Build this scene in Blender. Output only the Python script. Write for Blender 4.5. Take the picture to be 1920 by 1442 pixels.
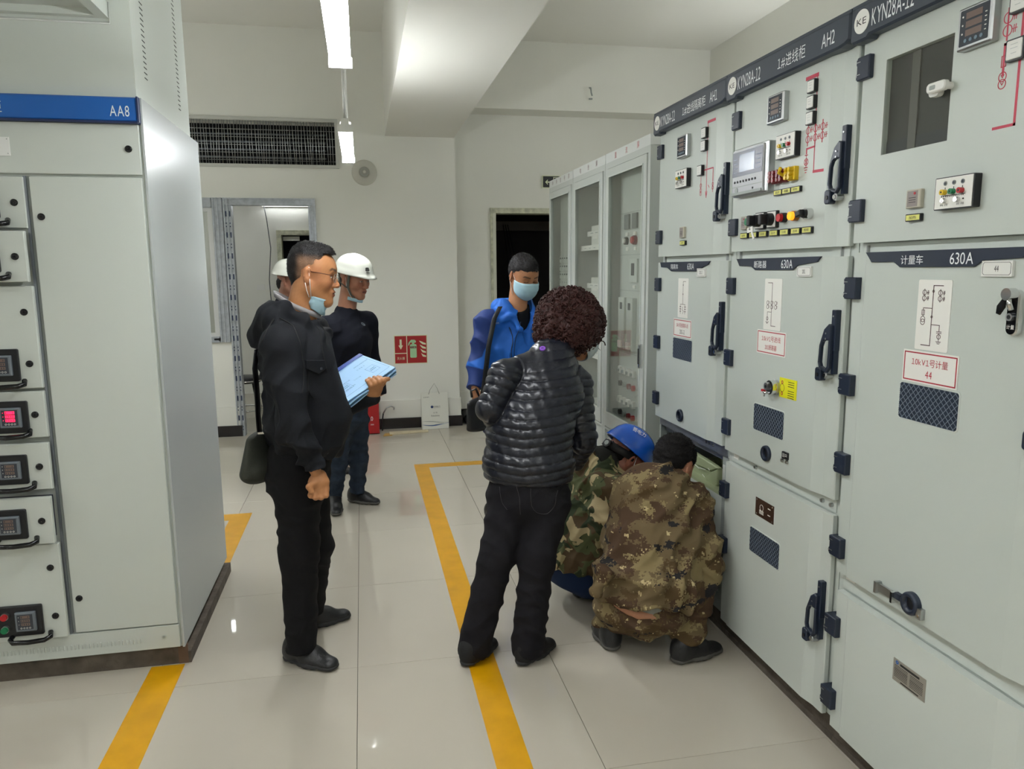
import bpy, math, random
import numpy as np
from mathutils import Matrix, Vector
random.seed(7)
for o in list(bpy.data.objects): bpy.data.objects.remove(o)
SC = bpy.context.scene
COL = SC.collection
PI = math.pi
# ------------------------------------------------------------------ camera
H = 1.60
FPX = 1401.02
RW = np.array([[0.98068, 0.03809, -0.19180], [-0.19583, 0.14739, -0.96950], [-0.00868, 0.98838, 0.15202]])
def _orth(M):
    a, b, c = M
    b = b/np.linalg.norm(b); c = c-b*(c@b); c /= np.linalg.norm(c); a = np.cross(b, c)
    return np.stack([a, b, c])
RW = _orth(RW)
cam = bpy.data.cameras.new('camera'); camo = bpy.data.objects.new('camera', cam); COL.objects.link(camo)
m = Matrix([list(RW[0])+[0], list(RW[1])+[0], list(RW[2])+[H], [0, 0, 0, 1]])
camo.matrix_world = m
cam.sensor_fit = 'HORIZONTAL'; cam.sensor_width = 36; cam.lens = 36*FPX/1920; cam.clip_start = 0.05
SC.camera = camo
def W(px, py, Y):
    'world point on the vertical plane y=Y seen at a photo pixel'
    d = RW@np.array([px-960., -(py-721.), -FPX]); t = Y/d[1]
    return np.array([d[0]*t, Y, H+d[2]*t])
def WX(px, py, X):
    d = RW@np.array([px-960., -(py-721.), -FPX]); t = X/d[0]
    return np.array([X, d[1]*t, H+d[2]*t])
# ------------------------------------------------------------------ light and exposure
wd = bpy.data.worlds.new('world'); SC.world = wd; wd.use_nodes = True
wd.node_tree.nodes['Background'].inputs[0].default_value = (0.5, 0.52, 0.55, 1)
wd.node_tree.nodes['Background'].inputs[1].default_value = 0.05
SC.view_settings.view_transform = 'Standard'; SC.view_settings.look = 'None'
SC.view_settings.gamma = 1; SC.view_settings.use_curve_mapping = False
SC.view_settings.exposure = 0.68
TUBE = 34.0
# lamps: (x centre, y start, z)
LAMPS = [(-0.045, 1.78, 40), (-0.055, 4.25, 64), (-0.05, -0.65, 44), (-0.05, -3.1, 40), (-3.0, 5.6, 55), (-3.3, 1.78, 30), (-3.3, -0.65, 40), (2.75, 0.1, 44)]  # last lamp and the left one nearest the back wall are added, unseen fill
# ------------------------------------------------------------------ materials
def lin(c):
    if isinstance(c, str):
        c = [int(c[i:i+2], 16)/255 for i in (0, 2, 4)]
    return tuple((x/12.92 if x <= .04045 else ((x+.055)/1.055)**2.4) for x in c)+(1,)
MATS = {}
def mat(name, col, rough=.5, metal=0, spec=.5, var=0, vscale=8, bump=0, bscale=60, coat=0, emit=None, estr=0, attr=False, rvar=0):
    if name in MATS: return MATS[name]
    M = bpy.data.materials.new(name); M.use_nodes = True; MATS[name] = M
    nt = M.node_tree; N = nt.nodes; L = nt.links; b = N['Principled BSDF']
    c = lin(col)
    b.inputs['Base Color'].default_value = c; b.inputs['Roughness'].default_value = rough
    b.inputs['Metallic'].default_value = metal; b.inputs['Specular IOR Level'].default_value = spec
    b.inputs['Coat Weight'].default_value = coat; b.inputs['Coat Roughness'].default_value = .08
    tc = N.new('ShaderNodeTexCoord')
    src = None
    if attr:
        a = N.new('ShaderNodeVertexColor'); a.layer_name = 'Col'; src = a.outputs[0]
        L.new(src, b.inputs['Base Color'])
    if var:
        n = N.new('ShaderNodeTexNoise'); n.inputs['Scale'].default_value = vscale; n.inputs['Detail'].default_value = 5
        L.new(tc.outputs['Object'], n.inputs['Vector'])
        r = N.new('ShaderNodeMapRange'); r.inputs[1].default_value = .3; r.inputs[2].default_value = .7
        r.inputs[3].default_value = 1-var; r.inputs[4].default_value = 1+var
        L.new(n.outputs[0], r.inputs[0])
        mx = N.new('ShaderNodeVectorMath'); mx.operation = 'MULTIPLY'
        if src: L.new(src, mx.inputs[0])
        else: mx.inputs[0].default_value = c[:3]
        L.new(r.outputs[0], mx.inputs[1]); L.new(mx.outputs[0], b.inputs['Base Color'])
        if rvar:
            r2 = N.new('ShaderNodeMapRange'); r2.inputs[1].default_value = .3; r2.inputs[2].default_value = .7
            r2.inputs[3].default_value = max(0, rough-rvar); r2.inputs[4].default_value = rough+rvar
            L.new(n.outputs[0], r2.inputs[0]); L.new(r2.outputs[0], b.inputs['Roughness'])
    if bump:
        n2 = N.new('ShaderNodeTexNoise'); n2.inputs['Scale'].default_value = bscale; n2.inputs['Detail'].default_value = 4
        L.new(tc.outputs['Object'], n2.inputs['Vector'])
        bp = N.new('ShaderNodeBump'); bp.inputs['Strength'].default_value = bump; bp.inputs['Distance'].default_value = .01
        L.new(n2.outputs[0], bp.inputs['Height']); L.new(bp.outputs[0], b.inputs['Normal'])
    if emit:
        b.inputs['Emission Color'].default_value = lin(emit); b.inputs['Emission Strength'].default_value = estr
    return M
PAINT = mat('grey_cabinet_paint', 'c3cac3', .36, var=.012, vscale=1.5, bump=.05, bscale=420)
PAINT2 = mat('light_grey_cabinet_paint', 'ccd2cb', .3, var=.012, vscale=1.5, bump=.04, bscale=380)
FRAME = mat('dark_grey_frame_paint', '9aa19d', .45, var=.02)
DCP = mat('direct_current_panel_paint', 'c2c7c1', .4, var=.012, vscale=2)
GALV = mat('galvanised_steel', '9298a0', .38, metal=.8, var=.08, vscale=25)
CHROME = mat('chrome', 'd8d8d8', .12, metal=1)
STEEL = mat('brushed_steel', 'b9bbbb', .32, metal=1)
NAVY = mat('navy_plastic', '1c2638', .35, var=.05)
HDR = mat('header_navy_paint', '343c47', .42, bump=.02, bscale=300)
BLUE = mat('header_blue_paint', '1f5fae', .28)
BLACK = mat('black_plastic', '15161a', .4)
BLACKG = mat('black_gloss', '0b0c0f', .15)
DARK = mat('dark_void', '0d0d10', .9)
WHITE = mat('white_plastic', 'e6e6e0', .4)
CARD = mat('white_card', 'ecebe4', .5)
TXTW = mat('white_lettering', 'eef2f2', .5)
TXTK = mat('black_lettering', '22201f', .6)
TXTR = mat('red_lettering', 'b01f33', .5)
REDL = mat('mimic_red_paint', 'c0304a', .45)
SCRN = mat('meter_screen_grey', '3b4048', .18)
DIGIT = mat('meter_digit_brown', '6a564d', .3)
LCD = mat('lcd_blue', '60708c', .2)
YEL = mat('yellow_label', 'e2e07a', .5)
YEL2 = mat('yellow_plastic', 'e0bb18', .35)
YEL3 = mat('yellow_tag', 'e3df12', .5)
REDP = mat('red_plastic', 'b01a22', .3)
DRED = mat('dark_red_plastic', '7a1720', .35)
GRN = mat('green_plastic', '0f7a4c', .3)
AMB = mat('amber_lamp', 'f0921a', .2, emit='ff9a20', estr=.9)
REDON = mat('lit_red_digits', 'ff2040', .4, emit='ff1840', estr=2.2)
INSUL = mat('green_insulation_plate', 'a3ad86', .5, var=.04)
MESHN = mat('dark_mesh_backing', '232e3e', .35)
WIRE = mat('mesh_wire', '76818d', .45)
WALL = mat('wall_plaster', 'e8e8df', .75, spec=.25, var=.02, vscale=1.2, bump=.02, bscale=30)
CEIL = mat('ceiling_plaster', 'e6e5dc', .55, spec=.35, var=.02, vscale=.8)
BASEB = mat('black_skirting_tile', '231f20', .25, var=.1)
CONC = mat('dirty_concrete', '5b5248', .85, var=.35, vscale=14, bump=.6, bscale=40)
TAPE = mat('yellow_tape', 'd39a06', .34, var=.10, vscale=9)
GROUT = mat('tile_grout', '4a463f', .9)
def tile_mat():
    M = bpy.data.materials.new('polished_tile'); M.use_nodes = True
    N = M.node_tree.nodes; L = M.node_tree.links; b = N['Principled BSDF']
    oi = N.new('ShaderNodeObjectInfo'); tc = N.new('ShaderNodeTexCoord')
    n = N.new('ShaderNodeTexNoise'); n.inputs['Scale'].default_value = 2.2; n.inputs['Detail'].default_value = 7
    L.new(tc.outputs['Object'], n.inputs['Vector'])
    r = N.new('ShaderNodeMapRange'); r.inputs[3].default_value = .96; r.inputs[4].default_value = 1.04
    L.new(n.outputs[0], r.inputs[0])
    r2 = N.new('ShaderNodeMapRange'); r2.inputs[3].default_value = .975; r2.inputs[4].default_value = 1.02
    L.new(oi.outputs['Random'], r2.inputs[0])
    mu = N.new('ShaderNodeMath'); mu.operation = 'MULTIPLY'; L.new(r.outputs[0], mu.inputs[0]); L.new(r2.outputs[0], mu.inputs[1])
    v = N.new('ShaderNodeVectorMath'); v.operation = 'MULTIPLY'; v.inputs[0].default_value = lin('c2bbac')[:3]
    L.new(mu.outputs[0], v.inputs[1]); L.new(v.outputs[0], b.inputs['Base Color'])
    r3 = N.new('ShaderNodeMapRange'); r3.inputs[1].default_value = .35; r3.inputs[2].default_value = .7; r3.inputs[3].default_value = .02; r3.inputs[4].default_value = .045
    L.new(n.outputs[0], r3.inputs[0]); L.new(r3.outputs[0], b.inputs['Roughness'])
    b.inputs['Specular IOR Level'].default_value = .75
    return M
TILE = tile_mat()
def glass_mat():
    M = bpy.data.materials.new('clear_glass'); M.use_nodes = True
    N = M.node_tree.nodes; L = M.node_tree.links; N.remove(N['Principled BSDF'])
    t = N.new('ShaderNodeBsdfTransparent'); t.inputs[0].default_value = (.96, .975, .96, 1)
    g = N.new('ShaderNodeBsdfGlossy'); g.inputs['Roughness'].default_value = .02
    f = N.new('ShaderNodeFresnel'); ge = N.new('ShaderNodeNewGeometry'); mr = N.new('ShaderNodeMapRange')
    mr.inputs[3].default_value = 1.5; mr.inputs[4].default_value = 1/1.5; L.new(ge.outputs['Backfacing'], mr.inputs[0]); L.new(mr.outputs[0], f.inputs[0])
    mu = N.new('ShaderNodeMath'); mu.operation = 'MULTIPLY'; mu.inputs[1].default_value = 1.0; mu.use_clamp = True
    mx = N.new('ShaderNodeMixShader'); L.new(f.outputs[0], mu.inputs[0]); L.new(mu.outputs[0], mx.inputs[0])
    L.new(t.outputs[0], mx.inputs[1]); L.new(g.outputs[0], mx.inputs[2]); L.new(mx.outputs[0], N['Material Output'].inputs[0])
    return M
GLASS = glass_mat()
def foil_mat():
    M = mat('film_wrapped_aluminium', 'b7bcc1', .35, metal=.35, var=.16, vscale=26)
    return M
FOIL = foil_mat()
TUBEM = mat('fluorescent_tube', 'ffffff', .4, emit='f4f6ff', estr=TUBE)
# ------------------------------------------------------------------ mesh helpers
I4 = Matrix.Identity(4)
class MB:
    def __init__(s, fr=None): s.v = []; s.f = []; s.mi = []; s.ms = []; s.fr = fr; s.sm = []
    def _m(s, m):
        if m not in s.ms: s.ms.append(m)
        return s.ms.index(m)
    def add(s, vs, fs, m, smooth=False):
        o = len(s.v)
        if s.fr is not None: vs = [tuple(s.fr@Vector(p)) for p in vs]
        s.v += [tuple(p) for p in vs]; k = s._m(m)
        for f in fs: s.f.append(tuple(i+o for i in f)); s.mi.append(k); s.sm.append(smooth)
    def box(s, a, b, m):
        x0, x1 = sorted((a[0], b[0])); y0, y1 = sorted((a[1], b[1])); z0, z1 = sorted((a[2], b[2]))
        s.nb = (getattr(s, 'nb', 0)+1) % 13; e = s.nb*2.2e-5; x0 -= e; y0 -= e; z0 -= e; x1 += e; y1 += e; z1 += e   # no coincident faces
        s.add([(x0,y0,z0),(x1,y0,z0),(x1,y1,z0),(x0,y1,z0),(x0,y0,z1),(x1,y0,z1),(x1,y1,z1),(x0,y1,z1)],
              [(0,3,2,1),(4,5,6,7),(0,1,5,4),(1,2,6,5),(2,3,7,6),(3,0,4,7)], m)
    def prism(s, poly, n0, n1, m, ch=0, fm=None):
        'polygon in local xy extruded along local z with an optional front chamfer'
        A = sum(poly[i][0]*poly[(i+1) % len(poly)][1]-poly[(i+1) % len(poly)][0]*poly[i][1] for i in range(len(poly)))
        if A < 0: poly = poly[::-1]
        n = len(poly)
        vs = [(x, y, n0) for x, y in poly]
        if ch:
            vs += [(x, y, n1-ch) for x, y in poly]
            for i in range(n):
                p0 = Vector(poly[i-1]); p = Vector(poly[i]); p1 = Vector(poly[(i+1) % n])
                d0 = (p-p0).normalized(); d1 = (p1-p).normalized()
                nn = Vector((-d0.y-d1.y, d0.x+d1.x))
                if nn.length < 1e-6: nn = Vector((-d0.y, d0.x))
                nn.normalize(); c = max(.35, nn.dot(Vector((-d0.y, d0.x))))
                q = p+nn*(ch/c); vs.append((q.x, q.y, n1))
            rings = 3
        else:
            vs += [(x, y, n1) for x, y in poly]; rings = 2
        fs = [tuple(range(n-1, -1, -1))]
        for r in range(rings-1):
            for i in range(n):
                j = (i+1) % n; fs.append((r*n+i, r*n+j, (r+1)*n+j, (r+1)*n+i))
        s.add(vs, fs, m)
        s.add(vs[(rings-1)*n:], [tuple(range(n))], fm or m)
    def cyl(s, c, r, n0, n1, m, seg=20, fm=None, r1=None, sm=True):
        r1 = r if r1 is None else r1
        vs = [(c[0]+r*math.cos(2*PI*i/seg), c[1]+r*math.sin(2*PI*i/seg), n0) for i in range(seg)]
        vs += [(c[0]+r1*math.cos(2*PI*i/seg), c[1]+r1*math.sin(2*PI*i/seg), n1) for i in range(seg)]
        s.add(vs, [(i, (i+1) % seg, seg+(i+1) % seg, seg+i) for i in range(seg)], m, sm)
        s.add(vs[:seg], [tuple(range(seg-1, -1, -1))], m); s.add(vs[seg:], [tuple(range(seg))], fm or m)
    def ring(s, c, r0, r1, n0, n1, m, seg=28):
        vs = []
        for (r, n) in ((r1, n0), (r1, n1), (r0, n1), (r0, n0)):
            vs += [(c[0]+r*math.cos(2*PI*i/seg), c[1]+r*math.sin(2*PI*i/seg), n) for i in range(seg)]
        fs = [(k*seg+i, k*seg+(i+1) % seg, ((k+1) % 4)*seg+(i+1) % seg, ((k+1) % 4)*seg+i) for k in range(4) for i in range(seg)]
        s.add(vs, fs, m)
    def lathe(s, prof, m, seg=32, c=(0, 0)):
        'profile of (r, n) around the local z axis'
        vs = [(c[0]+r*math.cos(2*PI*i/seg), c[1]+r*math.sin(2*PI*i/seg), n) for r, n in prof for i in range(seg)]
        fs = [(k*seg+i, k*seg+(i+1) % seg, (k+1)*seg+(i+1) % seg, (k+1)*seg+i) for k in range(len(prof)-1) for i in range(seg)]
        s.add(vs, fs, m, True)
    def tube(s, pts, r, m, seg=8, r1=None, caps=True):
        pts = [Vector(p) for p in pts]; n = len(pts); vs = []
        up = Vector((0, 0, 1))
        t0 = (pts[1]-pts[0]).normalized()
        if abs(t0.dot(up)) > .9: up = Vector((1, 0, 0))
        a = t0.cross(up).normalized()
        for i, p in enumerate(pts):
            t = (pts[min(i+1, n-1)]-pts[max(i-1, 0)]).normalized()
            a = (a-t*a.dot(t)).normalized(); b = t.cross(a)
            rr = r if r1 is None else r+(r1-r)*i/(n-1)
            for k in range(seg):
                w = 2*PI*k/seg; vs.append(p+a*math.cos(w)*rr+b*math.sin(w)*rr)
        fs = [(i*seg+k, i*seg+(k+1) % seg, (i+1)*seg+(k+1) % seg, (i+1)*seg+k) for i in range(n-1) for k in range(seg)]
        if caps: fs += [tuple(range(seg-1, -1, -1)), tuple((n-1)*seg+k for k in range(seg))]
        s.add(vs, fs, m, True)
    def line(s, pts, w, n0, n1, m):
        'flat painted line along a polyline in the local plane'
        for (a, b) in zip(pts[:-1], pts[1:]):
            a = Vector(a); b = Vector(b); d = (b-a).normalized(); q = Vector((-d.y, d.x))*w/2; e = d*w/2
            s.prism([tuple(a-e-q), tuple(b+e-q), tuple(b+e+q), tuple(a-e+q)], n0, n1, m)
    def circ(s, c, r, w, n0, n1, m, seg=20): s.ring(c, r-w/2, r+w/2, n0, n1, m, seg)
    def build(s, name, parent=None, base=None):
        me = bpy.data.meshes.new(name)
        vs = s.v
        if base is not None: vs = [(v[0]-base[0], v[1]-base[1], v[2]-base[2]) for v in vs]
        me.from_pydata(vs, [], s.f)
        for m_ in s.ms: me.materials.append(m_)
        me.polygons.foreach_set('material_index', s.mi); me.polygons.foreach_set('use_smooth', s.sm)
        me.update()
        o = bpy.data.objects.new(name, me); COL.objects.link(o)
        if parent is not None: o.parent = parent
        elif base is not None: o.location = base
        return o
def tag(o, label=None, cat=None, group=None, kind=None):
    if label: o['label'] = label
    if cat: o['category'] = cat
    if group: o['group'] = group
    if kind: o['kind'] = kind
    return o
def empty(name, loc, label, cat, group=None):
    o = bpy.data.objects.new(name, None); COL.objects.link(o); o.location = loc; o.empty_display_size = .1
    return tag(o, label, cat, group)
def struct(mb, name, parent=None):
    o = mb.build(name, parent)
    if parent is None: o['kind'] = 'structure'
    return o
def rrect(x0, y0, x1, y1, r=0, k=4):
    if r <= 0: return [(x0, y0), (x1, y0), (x1, y1), (x0, y1)]
    P = []
    for cx, cy, a in ((x1-r, y0+r, -90), (x1-r, y1-r, 0), (x0+r, y1-r, 90), (x0+r, y0+r, 180)):
        for i in range(k+1):
            w = math.radians(a+90*i/k); P.append((cx+r*math.cos(w), cy+r*math.sin(w)))
    return P
def text_geo(mb, s, x, y, h, n, m, sx=1.0, align='CENTER', depth=.0008, w=None):
    'adds lettering as geometry to an MB in its local plane; h = cap height, w = total width'
    V = []; Fc = []; x_ = 0.
    for ch in s:
        if ch == ' ': x_ += .35; continue
        gv, gf = glyph(ch); xs = [v[0] for v in gv]; o = len(V); dx = x_-min(xs)
        V += [(v[0]+dx, v[1]) for v in gv]; Fc += [tuple(i+o for i in f) for f in gf]; x_ += max(xs)-min(xs)+.085
    if not V: return
    xs = [v[0] for v in V]; ys = [v[1] for v in V]
    k = h/max(1e-6, (max(ys)-min(ys))); kx = k*sx
    if w: kx = w/max(1e-6, (max(xs)-min(xs)))
    mx = (max(xs)+min(xs))/2 if align == 'CENTER' else min(xs); my = (max(ys)+min(ys))/2
    mb.add([((vx-mx)*kx+x, (vy-my)*k+y, n) for vx, vy in V], Fc, m)
GLY = {}
def glyph(ch):
    if ch in GLY: return GLY[ch]
    c = bpy.data.curves.new('t', 'FONT'); c.body = '\uff11' if ch == '1' else ch; c.size = 1; c.resolution_u = 3
    o = bpy.data.objects.new('t', c); COL.objects.link(o)
    dg = bpy.context.evaluated_depsgraph_get(); me = o.evaluated_get(dg).to_mesh()
    V = [(v.co.x, v.co.y) for v in me.vertices]; F = [tuple(q.vertices) for q in me.polygons]
    o.evaluated_get(dg).to_mesh_clear(); bpy.data.objects.remove(o); bpy.data.curves.remove(c)
    if not V: V = [(0, 0), (.1, 0), (0, .1)]; F = []
    if ch == '1':      # match the cap height of the Latin digits
        y0 = min(v[1] for v in V); y1 = max(v[1] for v in V); g0 = glyph('2')[0]; a0 = min(v[1] for v in g0); a1 = max(v[1] for v in g0); k = (a1-a0)/(y1-y0); V = [(v[0]*k, (v[1]-y0)*k+a0) for v in V]
    GLY[ch] = (V, F); return GLY[ch]
def dup(o, parent, loc=(0, 0, 0)):
    c = o.copy(); COL.objects.link(c); c.parent = parent; c.location = loc; return c
FR_R = Matrix(((0, 0, -1, 1.47), (-1, 0, 0, 0), (0, 1, 0, 0), (0, 0, 0, 1)))   # right row: local x=-y, local y=z, local z towards the aisle
FR_L = Matrix(((1, 0, 0, 0), (0, 0, -1, 3.07), (0, 1, 0, 0), (0, 0, 0, 1)))    # left row, facing the camera
def frame_wall(y): return Matrix(((1, 0, 0, 0), (0, 0, -1, y), (0, 1, 0, 0), (0, 0, 0, 1)))
# ------------------------------------------------------------------ setting
mb = MB(); mb.box((-5.6, -4.2, -.12), (3.9, 11.2, -.007), GROUT); floor = struct(mb, 'floor')
tm = MB(); g = .0010
tm.prism(rrect(g, g, .79-g, .81-g), -.007, 0, TILE, ch=.0007)
t0 = None
for i in range(-6, 5):
    for j in range(-8, 11):
        x = -.075+.79*i; y = 2.912+.81*j
        if x < -5.6 or y > 10.9 or y < -4.2: continue
        if t0 is None:
            t0 = tm.build('floor_tile', floor); t0.location = (x, y, 0)
        else: dup(t0, floor, (x, y, 0))
YB = 7.62; CZ = 3.84
mb = MB(); mb.box((-5.6, -4.2, CZ), (3.9, 11.2, CZ+.15), CEIL); struct(mb, 'ceiling')
mb = MB()
for (x0, x1, z0, z1) in ((-5.6, -2.6, 0, CZ), (-2.6, -1.24, 0, .93), (-2.6, -.41, 2.29, 2.6), (-2.6, -.17, 3.0, CZ), (-.41, .955, 0, 2.6), (-.17, .955, 2.6, CZ)):
    mb.box((x0, YB, z0), (x1, YB+.2, z1), WALL)
for (x0, x1) in ((-5.6, -1.215), (-.40, .965)):
    mb.box((x0, YB-.022, .1), (x1, YB+.2, .292), WALL)
struct(mb, 'wall_back')
mb = MB(); mb.box((.956, YB+.201, 0), (.90, 8.15, CZ), WALL); mb.box((.967, YB+.201, .1), (.9, 7.96, .292), WALL); struct(mb, 'wall_corner')
mb = MB()
for (x0, x1, z0, z1) in ((.9, 1.385, .28, CZ), (1.385, 2.28, 2.215, CZ), (2.28, 3.9, 0, CZ)):
    mb.box((x0, 7.97, z0), (x1, 8.15, z1), WALL)
mb.box((.9, 7.95, .1), (1.36, 8.1, .292), WALL)
struct(mb, 'wall_recess')
mb = MB(); mb.box((3.66, -4.2, 0), (3.9, 8.1, CZ), WALL); struct(mb, 'wall_right')
mb = MB(); mb.box((-5.7, -4.2, 0), (-5.55, 11.2, CZ), WALL); struct(mb, 'wall_left')
mb = MB(); mb.box((-5.6, -4.3, 0), (3.9, -4.15, CZ), WALL); struct(mb, 'wall_front')
mb = MB(); mb.box((.275, -4.15, 2.89), (.945, YB+.1, CZ+.02), CEIL); struct(mb, 'trim_1')
mb = MB(); mb.box((.945, 7.66, 3.19), (3.66, 7.98, CZ+.02), WALL); struct(mb, 'trim_2')
mb = MB()
for (x0, x1, y0, y1) in ((-.405, .975, YB-.034, YB+.05), (.9, .975, YB-.034, 7.96), (.96, 1.36, 7.937, 7.96), (-5.55, -1.205, YB-.034, YB+.05), (-1.25, -1.205, YB-.03, YB+.2)):
    mb.box((x0, y0, 0), (x1, y1, .108), BASEB)
o = struct(mb, 'baseboard_back')
# room behind the aluminium door and the dark room behind the steel door
mb = MB()
mb.box((-3.6, 10.3, 0), (-1.05, 10.45, 3.2), WALL); mb.box((-1.05, 10.3, 2.08), (-.35, 10.45, 3.2), WALL); mb.box((-.35, 10.3, 0), (.9, 10.45, 3.2), WALL)
mb.box((.3, 7.82, 0), (.42, 10.4, 3.2), WALL); mb.box((-3.6, 7.82, 0), (-3.5, 10.4, 3.2), WALL); mb.box((-3.6, 7.82, 3.05), (.42, 10.4, 3.2), CEIL)
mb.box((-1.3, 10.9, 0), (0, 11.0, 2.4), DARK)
struct(mb, 'wall_annex')
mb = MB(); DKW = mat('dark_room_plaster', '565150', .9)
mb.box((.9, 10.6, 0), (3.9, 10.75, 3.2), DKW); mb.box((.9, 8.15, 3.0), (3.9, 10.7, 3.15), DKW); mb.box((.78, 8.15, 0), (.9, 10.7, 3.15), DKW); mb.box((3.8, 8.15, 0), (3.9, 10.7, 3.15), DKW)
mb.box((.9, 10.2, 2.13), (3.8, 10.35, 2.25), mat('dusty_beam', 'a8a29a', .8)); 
struct(mb, 'wall_darkroom')
mb = MB()
for k in range(3): mb.tube([(1.9+.03*k, 10.1, 2.2), (1.95+.05*k, 10.0, 1.7), (2.1+.02*k, 9.95, 1.2), (2.05, 9.9, .6)], .006, BLACK, 5)
tag(mb.build('cable'), 'thin dark cables hanging in the unlit room behind the right doorway', 'cable')
mb = MB(); pts = [(1.35, 9.6, 2.42), (2.6, 9.8, 2.55)]; mb.tube(pts, .03, mat('dusty_beam', '5a5552'), 8)
tag(mb.build('pipe'), 'dusty pipe crossing high inside the dark right doorway', 'pipe')
# steel door frame on the right recess wall
fm = mat('scuffed_frame_paint', 'c3c4ac', .5, var=.3, vscale=16, bump=.3)
mb = MB()
mb.box((1.36, 7.945, 0), (1.385, 8.17, 2.24), fm); mb.box((1.385, 7.955, 0), (1.42, 8.16, 2.2), mat('frame_bright_paint', 'd8d9c8', .35))
mb.box((1.36, 7.945, 2.19), (2.3, 8.17, 2.245), fm); mb.box((2.26, 7.945, 0), (2.30, 8.17, 2.24), fm)
struct(mb, 'door_1')
# aluminium door and window frames in the back wall
mb = MB()
def prof(mb, x0, z0, x1, z1, y0=7.59, y1=7.70):
    mb.box((x0, y0+.012, z0), (x1, y1, z1), FOIL)
    if z1-z0 > x1-x0:
        for k in (.12, .5, .88): mb.box((x0+(x1-x0)*k-.006, y0, z0), (x0+(x1-x0)*k+.006, y0+.013, z1), FOIL)
    else:
        for k in (.12, .88): mb.box((x0, y0, z0+(z1-z0)*k-.006), (x1, y0+.013, z0+(z1-z0)*k+.006), FOIL)
prof(mb, -1.255, 0, -1.18, 2.292); prof(mb, -1.255, 2.225, -.41, 2.292); prof(mb, -.478, 0, -.41, 2.225)
d2 = struct(mb, 'door_2')
mb = MB(); INK = mat('film_ink', '2e3a55', .6)
for k in range(22):
    z = .06+k*.098
    for dx in (-.235, -.2):
        if k % 2: mb.box((dx-1.0, 7.5885, z), (dx-.988, 7.5895, z+.05), INK)
        else: mb.box((dx-1.0, 7.5885, z), (dx-.992, 7.5895, z+.012), INK); mb.box((dx-1.0, 7.5885, z+.03), (dx-.992, 7.5895, z+.042), INK)
mb.build('film_print', d2)['label'] = 'dark blue print on the protective film'
mb = MB(); prof(mb, -1.355, .93, -1.26, 2.292); prof(mb, -2.6, 2.2, -1.36, 2.292); prof(mb, -2.6, .93, -1.36, .985)
WF = mat('white_window_frame', 'd5d6d2', .4)
mb.box((-1.40, 7.62, .98), (-1.355, 7.68, 2.2), WF); mb.box((-2.6, 7.62, .98), (-1.36, 7.68, 1.02), WF); mb.box((-2.6, 7.62, 2.165), (-1.36, 7.68, 2.2), WF)
w1 = struct(mb, 'window_1')
mb = MB(); mb.box((-2.6, 7.645, 1.02), (-1.40, 7.652, 2.17), GLASS); mb.build('pane', w1)
mb = MB(); mb.tube([(-1.41, 7.60, .96), (-1.36, 7.60, .96)], .008, BLACK); mb.box((-1.37, 7.6, .945), (-1.34, 7.61, .975), BLACK); mb.build('latch', w1)
# high grille
mb = MB(); fr = STEEL
GW = mat('white_painted_steel', 'bfc0b8', .5)
mb.box((-2.6, 7.60, 3.0), (-.17, 7.66, 3.03), GW); mb.box((-2.6, 7.60, 2.575), (-.17, 7.66, 2.605), GW); mb.box((-.198, 7.60, 2.6), (-.17, 7.66, 3.0), GW)
w2 = struct(mb, 'window_2')
mb = MB()
x = -1.95
while x < -.20:
    j = random.uniform(-.010, .010)
    mb.tube([(x+j, 7.625, 2.6), (x+random.uniform(-.004, .004), 7.618, 2.8), (x-j*.6, 7.625, 3.01)], .0032, STEEL, 5); x += random.uniform(.022, .030)
for k in range(6): mb.tube([(-2.0, 7.632, 2.645+k*.07), (-.19, 7.632, 2.64+k*.07)], .0028, STEEL, 5)
tag(mb.build('grille_bar', w2), kind='stuff')
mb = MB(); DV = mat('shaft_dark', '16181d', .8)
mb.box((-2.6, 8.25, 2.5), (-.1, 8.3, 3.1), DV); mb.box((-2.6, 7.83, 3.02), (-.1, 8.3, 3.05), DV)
for k in range(5): mb.tube([(-2.3, 8.05-.03*k, 2.66+.065*k), (-.3, 8.0+.02*k, 2.64+.08*k)], .009+.003*(k % 2), GALV, 6)
mb.build('duct', w2)['label'] = 'dark shaft with metal pipes behind the bars'
mb = MB(FR_R)
# ------------------------------------------------------------------ lamps
def lamp(x, y, st, z=2.35, L=1.16, drop=True, label='', rot=False):
    e = empty('ceiling_lamp', (x, y+L/2, z), label, 'lamp', None)
    mb = MB(); B = (x, y+L/2, z)
    mb.prism([(x-.02, y-.01), (x+.02, y-.01), (x+.02, y+L+.01), (x-.02, y+L+.01)], z+.02, z+.055, WHITE)
    for s in (-1, 1): mb.box((x+s*.018, y-.01, z+.014), (x+s*.021, y+L+.01, z+.03), WHITE)
    mb.box((x-.042, y-.02, z-.016), (x+.042, y-.002, z+.022), WHITE); mb.box((x-.042, y+L+.002, z-.016), (x+.042, y+L+.02, z+.022), WHITE)
    mb.box((x-.03, y+.2, z+.05), (x+.03, y+L-.2, z+.075), WHITE)
    mb.build('housing', e, B)
    for k in (-.026, 0, .026):
        mb = MB(); mb.tube([(x+k, y, z), (x+k, y+L, z)], .0115, mat('fluorescent_tube_%d' % st, 'ffffff', .4, emit='f4f7fa', estr=st), 10); mb.build('tube', e, B)
    if drop:
        for yy in (y+.03, y+L-.12):
            mb = MB(); mb.tube([(x, yy, z+.03), (x, yy, CZ)], .008, GW, 8); mb.build('rod', e, B)
    return e
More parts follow.
